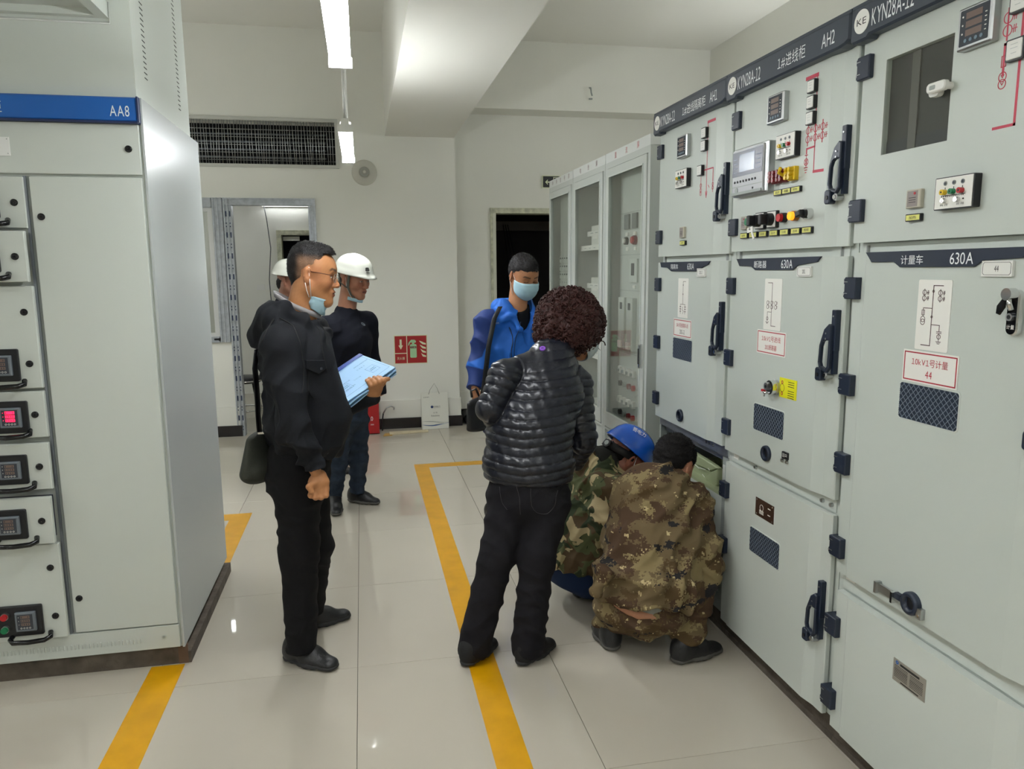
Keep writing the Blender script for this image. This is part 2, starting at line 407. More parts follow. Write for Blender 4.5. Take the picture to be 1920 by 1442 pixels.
for i, (x, y, st) in enumerate(LAMPS):
    lamp(x, y, st, label=['triple tube lamp hanging nearest overhead above the aisle', 'triple tube lamp hanging farther away near the barred grille',
        'triple tube lamp behind the viewer over the aisle', 'triple tube lamp far behind the viewer over the aisle', 'triple tube lamp over the left bay near the back wall',
        'triple tube lamp over the left bay above the blue headed cabinet', 'triple tube lamp over the left bay behind the viewer', 'triple tube lamp over the service space right of the navy headed row'][i])
for y in (2.7, 5.4):  # unseen wall tubes, added to brighten the ceiling over the right row
    B = (3.62, y+.6, 2.62); e = empty('wall_lamp', B, 'single tube lamp on the right wall behind the %s' % ('navy headed cabinets' if y < 4 else 'glazed cabinets'), 'lamp')
    mb = MB(); mb.box((3.625, y-.02, 2.59), (3.66, y+1.22, 2.65), WHITE); mb.build('housing', e, B)
    mb = MB(); mb.tube([(3.605, y, 2.62), (3.605, y+1.2, 2.62)], .014, mat('fluorescent_tube_wall', 'ffffff', .4, emit='f4f7fa', estr=46), 10); mb.build('tube', e, B)
# lamps of the annex
e = empty('wall_lamp', (-.9, 10.25, 2.44), 'single bright tube on the wall beyond the open doorway', 'lamp')
mb = MB(); mb.box((-1.22, 10.262, 2.43), (-.62, 10.3, 2.47), WHITE); mb.build('housing', e, (-.9, 10.25, 2.44))
mb = MB(); mb.tube([(-1.21, 10.245, 2.45), (-.63, 10.245, 2.45)], .014, mat('annex_tube', 'ffffff', .4, emit='f4f7fa', estr=11), 10); mb.build('tube', e, (-.9, 10.25, 2.44))
e = empty('annex_lamp', (-1.9, 9.0, 2.66), 'triple tube lamp seen through the window left of the doorway', 'lamp')
for k in range(3):
    mb = MB(); mb.tube([(-2.35, 8.9+.09*k, 2.62), (-1.45, 8.9+.09*k, 2.62)], .0135, mat('annex_tube', 'ffffff'), 10); mb.build('tube', e, (-1.9, 9.0, 2.66))
mb = MB(); mb.box((-2.4, 8.85, 2.64), (-1.4, 9.15, 2.68), WHITE); mb.build('housing', e, (-1.9, 9.0, 2.66))
# ------------------------------------------------------------------ floor tape
def tape(name, poly, label):
    mb = MB(); mb.prism(poly, 0.0002, .0012, TAPE); tag(mb.build(name), label, 'tape', 'yellow floor marking tapes')
tape('floor_tape', [(.370, -1.2), (.486, -1.2), (.486, 5.98), (1.5, 5.98), (1.5, 6.10), (.370, 6.10)], 'yellow floor tape running up the aisle in front of the navy headed cabinets')
tape('floor_tape', [(-.905, -1.2), (-.775, -1.2), (-.775, 3.09), (-.905, 3.09)], 'yellow floor tape running from the blue headed cabinet towards the viewer')
tape('floor_tape', [(-1.9, 4.95), (-.905, 4.95), (-.905, 4.0), (-.778, 4.0), (-.778, 5.08), (-1.9, 5.08)], 'yellow floor tape turning a corner behind the blue headed cabinet')
# ------------------------------------------------------------------ right switchgear row
XB = 3.0
def R(a): return -a
def door_panel(y0, y1, z0, z1, crease=(None, None), lm=False, mat_=PAINT, holes=()):
    'folded sheet door: y0 far edge, y1 near edge'
    mb = MB(FR_R); t = .028
    if holes:
        hy0, hy1, hz0, hz1 = holes
        cells = [(y0, hy0, z0, z1), (hy0, hy1, z0, hz0), (hy0, hy1, hz1, z1), (hy1, crease[0], z0, z1)]
        for a, b, c, d in cells: mb.box((-a, c, -t), (-b, d, 0), mat_)
        prof = [(-crease[0], 0)]
    else:
        prof = [(-y0, -.004 if lm else 0)]
        if lm: prof += [(-y0+.055, -.004), (-y0+.063, 0)]
    prof += [(-crease[0], 0), (-crease[1], -.011), (-y1-.003, -.011), (-y1, -.014), (-y1, -t), ]
    st = -y0 if not holes else -crease[0]
    prof += [(st, -t)]
    if not holes:
        prof[0] = (st+.003, prof[0][1]); prof.insert(0, (st, prof[0][1]-.003))
    P = []
    for p in prof:
        if not P or (abs(P[-1][0]-p[0])+abs(P[-1][1]-p[1])) > 1e-5: P.append(p)
    n = len(P); vs = [(u, z0, w) for u, w in P]+[(u, z1, w) for u, w in P]
    mb.add(vs, [(i, (i+1) % n, n+(i+1) % n, n+i) for i in range(n)]+[tuple(range(n-1, -1, -1)), tuple(range(n, 2*n))], mat_)
    return mb
def hinge(par, y, z, B):
    mb = MB(FR_R)
    y *= .990; u = -y; mb.prism(rrect(u-.029, z-.033, u+.027, z+.033, .003, 2), -.012, .016, NAVY, ch=.003)
    mb.prism(rrect(u-.035, z-.028, u-.029, z-.012), -.03, .012, NAVY); mb.prism(rrect(u-.035, z+.012, u-.029, z+.028), -.03, .012, NAVY)
    mb.cyl((u-.032, z-.0185), .003, .012, .0145, STEEL, 8)
    for zz in (-.016, .019): mb.box((u-.028, z+zz-.001, .0158), (u-.012, z+zz+.001, .0165), STEEL)
    return mb.build('hinge', par, B)
def handle(par, y, z, B):
    'swing lever: y centre of the back plate, z top of the plate'
    u = -y; mb = MB(FR_R)
    mb.prism(rrect(u-.010, z-.130, u+.012, z, .002, 1), -.012, .008, NAVY, ch=.002); mb.prism(rrect(u-.002, z-.205, u+.010, z-.125, .001, 1), -.012, .006, NAVY)
    mb.prism([(u-.008, z-.045), (u-.030, z-.062), (u-.052, z-.115), (u-.056, z-.175), (u-.046, z-.175), (u-.043, z-.120), (u-.036, z-.104), (u-.026, z-.098), (u+.004, z-.098), (u+.006, z-.05)], .008, .020, NAVY, ch=.003)
    mb.prism([(u-.056, z-.172), (u-.048, z-.192), (u-.012, z-.202), (u+.004, z-.186), (u+.005, z-.097), (u-.005, z-.097), (u-.006, z-.178), (u-.014, z-.191), (u-.040, z-.183), (u-.046, z-.170)], .008, .020, NAVY, ch=.003)
    mb.prism(rrect(u-.062, z-.232, u-.032, z-.188, .008), .002, .024, NAVY, ch=.003)
    mb.cyl((u-.047, z-.212), .007, .024, .026, BLACK, 12)
    mb.cyl((u-.018, z-.212), .011, -.010, .014, STEEL, 14); mb.cyl((u-.018, z-.212), .007, .014, .019, CHROME, 12)
    for dz in (-.02, -.075, -.092): mb.cyl((u-(.0 if dz == -.02 else .014), z+dz), .003, .008 if dz == -.02 else .022, .0095 if dz == -.02 else .0235, STEEL, 8)
    return mb.build('lever_handle', par, B)
def meter(par, y0, y1, z0, z1, B, fr=FR_R, on=None, name='digital_meter', bezel=STEEL):
    mb = MB(fr); s = -1 if fr is FR_R else 1
    u0, u1 = sorted((s*y0, s*y1)); w = u1-u0; h = z1-z0
    mb.prism(rrect(u0, z0, u1, z1, .004, 2), 0, .022, bezel, ch=.004)
    mb.prism(rrect(u0+.09*w, z0+.09*h, u1-.09*w, z1-.07*h, .002, 1), .022, .0225, SCRN)
    for k in range(3):
        zz = z0+h*(.30+.2*k)
        mb.prism(rrect(u0+.26*w, zz, u0+.72*w, zz+.15*h), .0225, .0229, on or DIGIT)
        if on:
            for q in range(4): mb.box((u0+w*(.30+.105*q), zz+.02*h, .0229), (u0+w*(.33+.105*q), zz+.10*h, .0231), SCRN)
        mb.cyl((u0+.17*w, zz+.08*h), .022*w, .0225, .023, on or CARD, 8)
    for k in range(4): mb.cyl((u0+w*(.28+.15*k), z0+.2*h), .045*w, .0225, .0235, mat('meter_button', '5f7584', .4), 10)
    for k in range(5): mb.box((u0+.80*w, z0+h*(.3+.1*k), .0225), (u0+.85*w, z0+h*(.32+.1*k), .0229), CARD)
    return mb.build(name, par, B)
def sqlamp(par, y, z, B, hs=.029):
    mb = MB(FR_R); u = -y
    mb.prism(rrect(u-hs, z-hs, u+hs, z+hs, .002, 1), 0, .014, BLACK)
    mb.prism(rrect(u-hs*.86, z-hs*.86, u+hs*.86, z+hs*.86, .002, 1), .014, .016, WHITE, ch=.001)
    for (a, b, c, d) in ((-.4, .45, .4, .5), (-.4, .1, .4, .15), (-.3, -.35, .3, -.3)): mb.box((u+a*hs, z+b*hs, .016), (u+c*hs, z+d*hs, .0163), mat('pale_grey_mark', 'b5b8b6'))
    return mb.build('position_indicator', par, B)
def indbox(par, y0, y1, z0, z1, B):
    mb = MB(FR_R); u0, u1 = -y0, -y1; w = u1-u0; h = z1-z0
    mb.prism(rrect(u0, z0, u1, z1, .002, 1), 0, .02, BLACK)
    mb.prism(rrect(u0+.03*w, z0+.03*h, u1-.03*w, z1-.03*h), .02, .022, CARD)
    for k, m_ in enumerate((YEL2, GRN, REDP)):
        x = u0+w*(.29+.22*k)
        mb.cyl((x, z0+.80*h), .045*w, .022, .0235, mat('grey_lens', '6f7474', .3), 12); mb.cyl((x, z0+.80*h), .028*w, .0235, .024, SCRN, 10)
        mb.cyl((x, z0+.53*h), .055*w, .022, .034, m_, 14); mb.cyl((x, z0+.53*h), .02*w, .034, .0345, BLACK, 8)
        mb.box((x-.01*w, z0+.6*h, .022), (x+.004*w, z0+.68*h, .0225), TXTK)
    mb.box((u0+.2*w, z0+.42*h, .022), (u0+.8*w, z0+.435*h, .0225), TXTK)
    for k in range(12): mb.box((u0+w*(.2+.05*k), z0+.38*h, .022), (u0+w*(.215+.05*k), z0+.42*h, .0225), TXTK)
    for x, q in ((.30, .12), (.64, .84)):
        mb.cyl((u0+x*w, z0+.27*h), .05*w, .022, .032, CHROME, 12)
        mb.cyl((u0+(x-.1 if x < .5 else x+.13)*w, z0+.28*h), .015*w, .022, .0235, TXTK, 8)
    text_geo(mb, '带电 试验', u0+.28*w, z0+.14*h, .07*h, .0222, TXTK); text_geo(mb, '自检 闭锁', u0+.70*w, z0+.14*h, .07*h, .0222, TXTK)
    return mb.build('live_indicator', par, B)
def ylabel(par, y, z, B, s='合闸', w=.054, h=.022):
    mb = MB(FR_R); u = -y
    mb.prism(rrect(u-w/2, z-h/2, u+w/2, z+h/2, .002, 1), 0, .01, BLACK); mb.prism(rrect(u-w/2+.003, z-h/2+.003, u+w/2-.003, z+h/2-.003), .01, .011, YEL)
    text_geo(mb, s, u, z, h*.4, .0115, TXTK, w=w*.5)
    return mb.build('name_strip', par, B)
def ctsym(mb, y, z, m, r=.011, bar=True):
    u = -y
    for k in (0, 1):
        mb.circ((u, z-k*.028), r, .0022, 0, .0006, m)
        for d in (.016, .021): mb.line([(u+d, z-.008-k*.028), (u+d+.002, z+.008-k*.028)], .0018, 0, .0006, m)
        mb.line([(u+r, z-k*.028), (u+.026, z-k*.028)], .0018, 0, .0006, m)
    if bar: mb.line([(u, z+.02), (u, z-.048)], .004, 0, .0007, m)
def meshwin(par, y0, y1, z0, z1, B):
    mb = MB(FR_R); u0, u1 = -y0, -y1
    mb.prism(rrect(u0-.004, z0-.004, u1+.004, z1+.004, .010), 0, .002, PAINT2, ch=.001)
    mb.prism(rrect(u0, z0, u1, z1, .008), .002, .0026, MESHN)
    st = .0185; k = u0-(z1-z0)
    while k < u1:
        for sgn in (1, -1):
            a = max(k, u0); b = min(k+(z1-z0), u1)
            if b > a+.003:
                if sgn > 0: p = [(a, z0+(a-k)), (b, z0+(b-k))]
                else: p = [(a, z1-(a-k)), (b, z1-(b-k))]
                mb.line(p, .0014, .0026, .0034, WIRE)
        k += st
    return mb.build('mesh_window', par, B)
def hole(par, y, z, B, r=.03):
    mb = MB(FR_R)
    mb.lathe([(r, 0), (r, .008), (r*.93, .012), (r*.66, .012), (r*.6, .006), (r*.55, -.01)], NAVY, 28, (-y, z)); mb.cyl((-y, z), r*.56, -.01, .001, BLACK, 20)
    return mb.build('crank_port', par, B)
def strip(par, pts, B, texts):
    mb = MB(FR_R); mb.prism([(-y, z) for y, z in pts], 0, .006, NAVY, ch=.001)
    o = mb.build('name_band', par, B)
    return o
def diag(par, y0, y1, z0, z1, B, kind):
    mb = MB(FR_R); u0, u1 = -y0, -y1; w = u1-u0; h = z1-z0
    mb.prism(rrect(u0, z0, u1, z1, .004, 2), 0, .0015, CARD)
    n0, n1 = .0015, .0019; K = mat('diagram_ink', '4a2c2c', .6)
    X = lambda a: u0+a*w
    Z = lambda b: z1-b*h
    if kind == 44:
        lw = .0022
        mb.line([(X(.75), Z(.08)), (X(.47), Z(.08)), (X(.47), Z(.93)), (X(.2), Z(.93))], lw, n0, n1, K)
        for cx in (.2, .68):
            for b in (.18, .26):
                mb.circ((X(cx), Z(b)), .0065, .0016, n0, n1, K); mb.line([(X(cx)+.009, Z(b)), (X(cx)+.016, Z(b))], .0015, n0, n1, K)
                for d in (.011, .014): mb.line([(X(cx)+d, Z(b)-.005), (X(cx)+d+.001, Z(b)+.005)], .0014, n0, n1, K)
            mb.line([(X(cx), Z(.13)), (X(cx), Z(.31))], .0014, n0, n1, K)
        mb.line([(X(.47), Z(.40)), (X(.2), Z(.40)), (X(.2), Z(.52))], .0018, n0, n1, K)
        mb.line([(X(.16), Z(.43)), (X(.24), Z(.43)), (X(.24), Z(.50)), (X(.16), Z(.50)), (X(.16), Z(.43))], .0014, n0, n1, K)
        for b in (.56, .60): mb.circ((X(.2), Z(b)), .0075, .0016, n0, n1, K)
        mb.line([(X(.47), Z(.63)), (X(.72), Z(.63)), (X(.72), Z(.71))], .0018, n0, n1, K)
        for b in (.72, .74): mb.line([(X(.65), Z(b)), (X(.79), Z(b))], .0016, n0, n1, K)
        mb.line([(X(.72), Z(.74)), (X(.72), Z(.86))], .0014, n0, n1, K); mb.circ((X(.72), Z(.79)), .006, .0016, n0, n1, K)
        for k, ww in enumerate((.07, .05, .03)): mb.line([(X(.72-ww), Z(.86+.015*k)), (X(.72+ww), Z(.86+.015*k))], .0014, n0, n1, K)
        for b in (.16, .52): mb.circ((X(.47), Z(b)), .003, .0014, n0, n1, K, 10)
    elif kind == 201:
        mb.line([(X(.2), Z(.08)), (X(.45), Z(.08)), (X(.45), Z(.65)), (X(.45), Z(.92)), (X(.7), Z(.92))], .002, n0, n1, K)
        for cx in (.22, .45, .68):
            for b in (.47, .55):
                mb.circ((X(cx), Z(b)), .007, .0016, n0, n1, K); mb.line([(X(cx)+.008, Z(b)-.004), (X(cx)+.009, Z(b)+.005)], .0016, n0, n1, K)
        mb.line([(X(.45), Z(.65)), (X(.22), Z(.65)), (X(.22), Z(.88))], .0016, n0, n1, K); mb.circ((X(.22), Z(.78)), .006, .0016, n0, n1, K)
        mb.line([(X(.14), Z(.84)), (X(.22), Z(.88)), (X(.30), Z(.84))], .0016, n0, n1, K)
    else:
        mb.line([(X(.75), Z(.08)), (X(.5), Z(.08)), (X(.5), Z(.66))], .0018, n0, n1, K)
        mb.line([(X(.27), Z(.9)), (X(.27), Z(.66)), (X(.72), Z(.66)), (X(.72), Z(.9))], .0018, n0, n1, K)
        for b in (.17, .4): mb.circ((X(.5), Z(b)), .003, .0014, n0, n1, K, 10)
        mb.line([(X(.5), Z(.72)), (X(.45), Z(.8)), (X(.58), Z(.83)), (X(.5), Z(.9))], .0018, n0, n1, K)
        for b in (.72, .78, .84): mb.line([(X(.22), Z(b)), (X(.32), Z(b))], .003, n0, n1, K); mb.line([(X(.68), Z(b)), (X(.78), Z(b))], .003, n0, n1, K)
    return mb.build('circuit_diagram', par, B)
def plate(par, y0, y1, z0, z1, B, l1, l2, c2=None, skew=0.004):
    mb = MB(FR_R); u0, u1 = -y0, -y1; w = u1-u0; h = z1-z0
    mb.prism([(u0, z0-skew*0), (u1, z0), (u1, z1), (u0, z1)], 0, .0022, CARD)
    b = .006
    mb.line([(u0+b, z0+b), (u1-b, z0+b), (u1-b, z1-b), (u0+b, z1-b), (u0+b, z0+b)], .0032, .0022, .0026, TXTR)
    text_geo(mb, l1, u0+w/2, z0+h*.66, h*.24, .0027, TXTR, w=w*.66); text_geo(mb, l2, u0+w/2, z0+h*.30, h*.23, .0027, c2 or TXTR, sx=.8)
    return mb.build('number_plate', par, B)
def card(par, y0, y1, z0, z1, B, s):
    mb = MB(FR_R); u0, u1 = -y0, -y1
    mb.prism(rrect(u0, z0, u1, z1, .001, 1), 0, .007, WHITE)
    c = .004; mb.line([(u0+c*2, z0+c), (u1-c*2, z0+c), (u1-c, z0+2*c), (u1-c, z1-2*c), (u1-c*2, z1-c), (u0+2*c, z1-c), (u0+c, z1-2*c), (u0+c, z0+2*c), (u0+2*c, z0+c)], .0008, .007, .0074, TXTK)
    text_geo(mb, s, (u0+u1)/2, (z0+z1)/2, (z1-z0)*.38, .0074, TXTK, sx=.6)
    return mb.build('card_holder', par, B)
def smallmeter(par, y0, y1, z0, z1, B, dot=True):
    mb = MB(FR_R); u0, u1 = -y0, -y1; w = u1-u0; h = z1-z0
    mb.prism(rrect(u0, z0, u1, z1, .002, 1), 0, .012, mat('beige_plastic', 'b9b5a4', .4), ch=.002)
    mb.prism(rrect(u0+.1*w, z0+.08*h, u1-.18*w, z1-.08*h), .012, .0124, mat('brown_face', '8d8480', .4))
    if dot: mb.cyl((u0+.62*w, z0+.78*h), .07*w, .0124, .0135, REDP, 8)
    for b in (.3, .42, .54): mb.box((u0+.22*w, z0+b*h, .0124), (u0+.7*w, z0+(b+.03)*h, .0126), TXTK)
    return mb.build('event_counter', par, B)

def cabinet(y0, y1, label, names, header):
    B = (1.47, (y0+y1)/2, 0); e = empty('switchgear_cabinet', B, label, 'cabinet', 'navy headed switchgear cabinets')
    return e, B
YS = [3.615, 2.852, 2.078, 1.31]     # boundaries
# hand-measured door spans (far edge, near edge)
def header_board(e, B, ya, yb, left, mid, right, far_cut=True):
    ya, yb = ya*.976, yb*.976
    mb = MB(FR_R); u0, u1 = -ya, -yb
    n = .035
    P = [(u0, 2.340), (u1, 2.340), (u1, 2.262), (u1-.02, 2.254), (u1-.05, 2.250), (u0+.085, 2.250), (u0+.075, 2.241), (u0+.01, 2.241), (u0, 2.248)]
    mb.prism(P, -.02, n, HDR, ch=.006)
    mb.box((u0, 2.337, -.15), (u1, 2.347, n-.004), HDR)
    o = mb.build('header_board', e, B)
    mb = MB(FR_R)
    ku = u0+.052
    mb.cyl((ku, 2.294), .033, n, n+.0015, CARD, 28); text_geo(mb, 'KE', ku, 2.294, .018, n+.002, TXTK, w=.041); mb.build('emblem', o, B)
    lettering(o, B, FR_R, [('KYN28A-12', ku+.127, 2.292, .046, n+.001, TXTW, .166), (mid, u0+.46, 2.292, .043, n+.001, TXTW, .033*len(mid)), (right, u1-.103, 2.292, .041, n+.001, TXTW, .066)])
def lettering(par, B, fr, items):
    for s, x, y, h, n, m_, w in items:
        q = MB(fr); text_geo(q, s, x, y, h, n, m_, w=w); q.build('lettering', par, B)
def mid_u(s): return .47 if len(s) > 5 else .48
def body(e, B, ya, yb, open_low=False, zlow=.80, zsp=.845):
    mb = MB(FR_R); u0, u1 = -ya, -yb; n = -.034; D = -1.5
    z00 = .095
    if not open_low: mb.box((u0+.002, z00, D), (u1-.002, 2.262, n), PAINT)
    else:
        mb.box((u0+.002, .80, D), (u1-.002, 2.262, n), PAINT)
        mb.box((u0+.002, z00, D), (u0+.02, .80, n), FRAME); mb.box((u1-.055, z00, D), (u1-.002, .80, n), FRAME)
        mb.box((u0, z00, -1.0), (u1, .80, -.95), FRAME); mb.box((u0, z00, D), (u1, .14, n), FRAME)
    o = mb.build('body', e, B)
    mb = MB(FR_R); mb.box((u0, 0, -.05), (u1, .095, -.9), CONC); mb.box((u0, .0, -.044), (u1, .02, -.05), CONC)
    mb.build('plinth', e, B)
    # small tabs and rails in the gaps between doors
    mb = MB(FR_R)
    mb.box((u0+.03, 1.628, n), (u1-.04, 1.668, n+.004), PAINT2)
    for q in (.05, .70): mb.box((u0+q, 1.63, n+.004), (u0+q+.005, 1.662, n+.014), STEEL)
    mb.build('rail', e, B)
    return o
# --- AH1 (far)
e, B = cabinet(YS[0], YS[1], 'far switchgear cabinet with its lower compartment open, beside the glazed cabinets', None, None)
header_board(e, B, 3.70, 2.930, None, '1#进线隔离柜', 'AH1')
body(e, B, 3.615, 2.852, True)
d = door_panel(3.600, 2.873, 1.657, 2.262, (2.997, 2.94)).build('upper_door', e, B)
meter(d, 3.352, 3.245, 2.097, 2.195, B); indbox(d, 3.362, 3.235, 1.964, 2.045, B)
for y, z in ((3.092, 2.170), (3.093, 2.117), (3.123, 2.018)): sqlamp(d, y, z, B, .022)
mb = MB(FR_R)
mb.line([(-3.013, 2.212), (-3.077, 2.212)], .011, 0, .0006, REDL); mb.line([(-3.077, 2.212), (-3.077, 1.9)], .004, 0, .0006, REDL)
mb.line([(-3.1, 2.017), (-3.017, 2.017), (-3.017, 1.965)], .005, 0, .0006, REDL)
mb.line([(-3.132, 1.99), (-3.132, 1.918)], .003, 0, .0006, REDL); mb.line([(-3.017, 1.965), (-3.017, 1.918)], .0028, 0, .0006, REDL)
for z in (1.955, 1.935, 1.921): mb.circ((-3.132, z), .0085, .002, 0, .0006, TXTR)
for z in (1.95, 1.935): mb.circ((-3.017, z), .007, .002, 0, .0006, TXTR)
mb.line([(-3.085, 1.925), (-3.077, 1.9), (-3.069, 1.925)], .003, 0, .0006, REDL); mb.line([(-3.06, 1.95), (-3.05, 1.94)], .003, 0, .0006, REDL)
mb.build('mimic_line', d, B)
smallmeter(d, 3.322, 3.272, 1.738, 1.788, B, False); ylabel(d, 3.29, 1.715, B, '加热', .056, .021)
handle(d, 2.901, 2.022, B)
for z in (2.162, 1.752): hinge(d, 3.612, z, B)
d = door_panel(3.597, 2.878, .848, 1.628, (3.005, 2.95)).build('middle_door', e, B)
ST = [(3.559, 1.629), (3.010, 1.629), (3.03, 1.614), (3.085, 1.601), (3.13, 1.585), (3.42, 1.585), (3.472, 1.603), (3.545, 1.605)]
s = strip(d, ST, B, None)
lettering(d, B, FR_R, [('隔离车', -3.38, 1.607, .024, .0065, TXTW, .085), ('630A', -3.20, 1.607, .028, .0065, TXTW, .07)])
card(d, 3.133, 3.05, 1.562, 1.598, B, '201-2'); diag(d, 3.341, 3.229, 1.37, 1.553, B, 2)
plate(d, 3.383, 3.184, 1.278, 1.363, B, '10kV1号进线隔离车-2柜', '201-2', TXTK)
meshwin(d, 3.383, 3.173, 1.173, 1.270, B); hole(d, 3.279, .905, B)
handle(d, 2.902, 1.460, B)
for z in (1.52, 1.23, .943): hinge(d, 3.612, z, B)
mb = MB(); mb.tube([(1.545+.022*math.cos(a*PI/8), 3.645, 2.25+.03*math.sin(a*PI/8)) for a in range(17)], .006, GALV, 8); mb.box((1.52, 3.612, 2.17), (1.58, 3.65, 2.224), GALV); mb.build('lifting_eye', e, B)
# open compartment contents
mb = MB(FR_R); mb.box((-3.595, .765, -.13), (-2.90, .80, -.06), GALV); mb.box((-3.595, .80, -.034), (-2.86, .845, -.028), GALV)
for u in (-3.06, -3.03, -2.99): mb.cyl((u, .825), .006, -.028, -.022, STEEL, 8)
mb.box((-2.90, .64, -.07), (-2.878, .76, -.03), PAINT2)
mb.build('mounting_rail', e, B)
mb = MB(FR_R); mb.box((-3.595, .14, -.09), (-2.90, .600, -.07), PAINT); mb.box((-3.595, .59, -.4), (-2.90, .602, -.07), INSUL); mb.build('lower_panel', e, B)
def zc(pts, X=1.575): return [(-WX(1220+a/7.213, 760+b/7.21, X)[1], WX(1220+a/7.213, 760+b/7.21, X)[2]) for a, b in pts]
for i, (P_, n0, n1) in enumerate((([(585, 640), (600, 795), (800, 890), (905, 855), (870, 822)], -.125, -.105), ([(585, 780), (610, 800), (795, 890), (812, 925), (752, 1040), (470, 960), (500, 900)], -.16, -.118), ([(752, 965), (812, 905), (912, 862), (918, 1075), (862, 1118), (750, 1042)], -.14, -.100), ([(300, 700), (560, 760), (600, 900), (520, 980), (300, 900)], -.22, -.16))):
    mb = MB(FR_R); mb.prism(zc(P_), n0, n1, INSUL, ch=.005); mb.build('insulating_plate', e, B)
mb = MB(FR_R); mb.box((-3.4, .602, -.30), (-2.90, .72, -.28), INSUL); mb.build('insulating_plate', e, B)
for k, q_ in enumerate((((598, 795), (655, 850)), ((665, 845), (745, 868)), ((668, 935), (700, 975)), ((768, 985), (825, 1040)), ((780, 850), (800, 880)))):
    mb = MB(FR_R); mb.line(zc(q_), .0022, -.1045 if k not in (2,) else -.1175, -.1025 if k != 2 else -.116, CARD); mb.build('white_clip', e, B)
# --- AH2 (middle)
e, B = cabinet(YS[1], YS[2], 'middle switchgear cabinet with a display relay and a row of coloured buttons', None, None)
header_board(e, B, 2.926, 2.140, None, '1#进线柜', 'AH2')
body(e, B, 2.852, 2.078)
d = door_panel(2.836, 2.098, 1.663, 2.262, (2.215, 2.162)).build('upper_door', e, B)
meter(d, 2.562, 2.455, 2.103, 2.202, B)
mb = MB(FR_R)   # protection relay
mb.prism(rrect(-2.786, 1.870, -2.530, 2.050, .004, 2), 0, .028, STEEL, ch=.004); mb.prism(rrect(-2.780, 1.876, -2.552, 2.044, .002, 1), .028, .034, mat('relay_grey', 'b3b7ba', .35), ch=.002)
mb.prism(rrect(-2.778, 1.945, -2.556, 2.036, .002, 1), .034, .035, mat('relay_navy', '3a4054', .3)); mb.prism(rrect(-2.725, 1.960, -2.613, 2.025), .035, .0355, LCD)
for k in range(8): mb.cyl((-2.757+.022*k, 1.925), .0045, .034, .037, BLACK, 10)
mb.box((-2.778, 1.905, .034), (-2.556, 1.908, .0345), FRAME)
mb.cyl((-2.742, 1.893), .011, .034, .036, FRAME, 16); mb.cyl((-2.62, 1.893), .004, .034, .036, BLACK); mb.cyl((-2.62, 1.883), .004, .034, .036, BLACK)
for k in range(4): mb.box((-2.768, 1.96+.016*k, .035), (-2.74, 1.963+.016*k, .0352), mat('relay_mark', '8a93a8')); mb.box((-2.598, 1.96+.016*k, .035), (-2.57, 1.963+.016*k, .0352), mat('relay_mark', '8a93a8'))
mb.prism(rrect(-2.778, 1.876, -2.556, 1.886, .002, 1), .034, .038, FRAME)
mb.build('protection_relay', d, B)
indbox(d, 2.494, 2.372, 1.973, 2.054, B)
for z in (2.181, 2.131, 2.081): sqlamp(d, 2.307, z, B, .0205)
mb = MB(FR_R)
mb.line([(-2.352, 2.214), (-2.292, 2.214)], .012, 0, .0006, REDL); mb.line([(-2.292, 2.214), (-2.289, 1.91)], .004, 0, .0006, REDL)
mb.line([(-2.289, 1.91), (-2.238, 1.908)], .009, 0, .0006, REDL); mb.line([(-2.29, 1.99), (-2.334, 1.988), (-2.334, 1.974)], .006, 0, .0006, REDL)
for y in (2.331, 2.289, 2.25): ctsym(mb, y, 2.046, TXTR)
mb.line([(-2.341, 1.968), (-2.327, 1.968)], .003, 0, .0006, TXTR); mb.line([(-2.334, 1.968), (-2.334, 1.928)], .0025, 0, .0006, TXTR)
mb.circ((-2.334, 1.946), .011, .0024, 0, .0006, TXTR); mb.line([(-2.342, 1.938), (-2.326, 1.954)], .002, 0, .0006, TXTR); mb.line([(-2.342, 1.954), (-2.326, 1.938)], .002, 0, .0006, TXTR)
for k in range(3): mb.line([(-2.343+.003*k, 1.928-.008*k), (-2.325-.003*k, 1.928-.008*k)], .0028, 0, .0006, TXTR)
mb.build('mimic_line', d, B)
for k, (y, m_) in enumerate(((2.497, DRED), (2.449, DRED), (2.395, YEL2))):   # test terminals
    mb = MB(FR_R); u = -y
    mb.prism(rrect(u-.020, 1.893, u+.020, 1.940, .003, 2), 0, .018, m_, ch=.002)
    for zz in (1.930, 1.917, 1.903): mb.cyl((u-.009, zz), .0075, .018, .036, m_, 10); mb.cyl((u+.009, zz), .0075, .018, .034, m_, 10)
    mb.box((u-.004, 1.898, .018), (u+.004, 1.936, .030), CARD if k < 2 else m_)
    if k == 2: mb.tube([(u-.02, 1.91, .03), (u-.03, 1.922, .045), (u-.012, 1.935, .05)], .006, m_, 8)
    mb.build('test_terminal', d, B)
for k in range(3): ylabel(d, 2.487-.056*k, 1.862, B, ['保护', '测量', '控制'][k], .053, .020)
smallmeter(d, 2.743, 2.700, 1.745, 1.795, B)
mb = MB(FR_R)
def pb(mb, y, z, m_, ring=BLACK, r=.017, h=.03):
    mb.cyl((-y, z), r, 0, h*.6, ring, 20); mb.cyl((-y, z), r*.85, h*.6, h, m_, 20, r1=r*.8)
pb(mb, 2.668, 1.771, GRN, mat('button_ring_grey', '4a5254', .3)); mb.build('push_button', d, B)
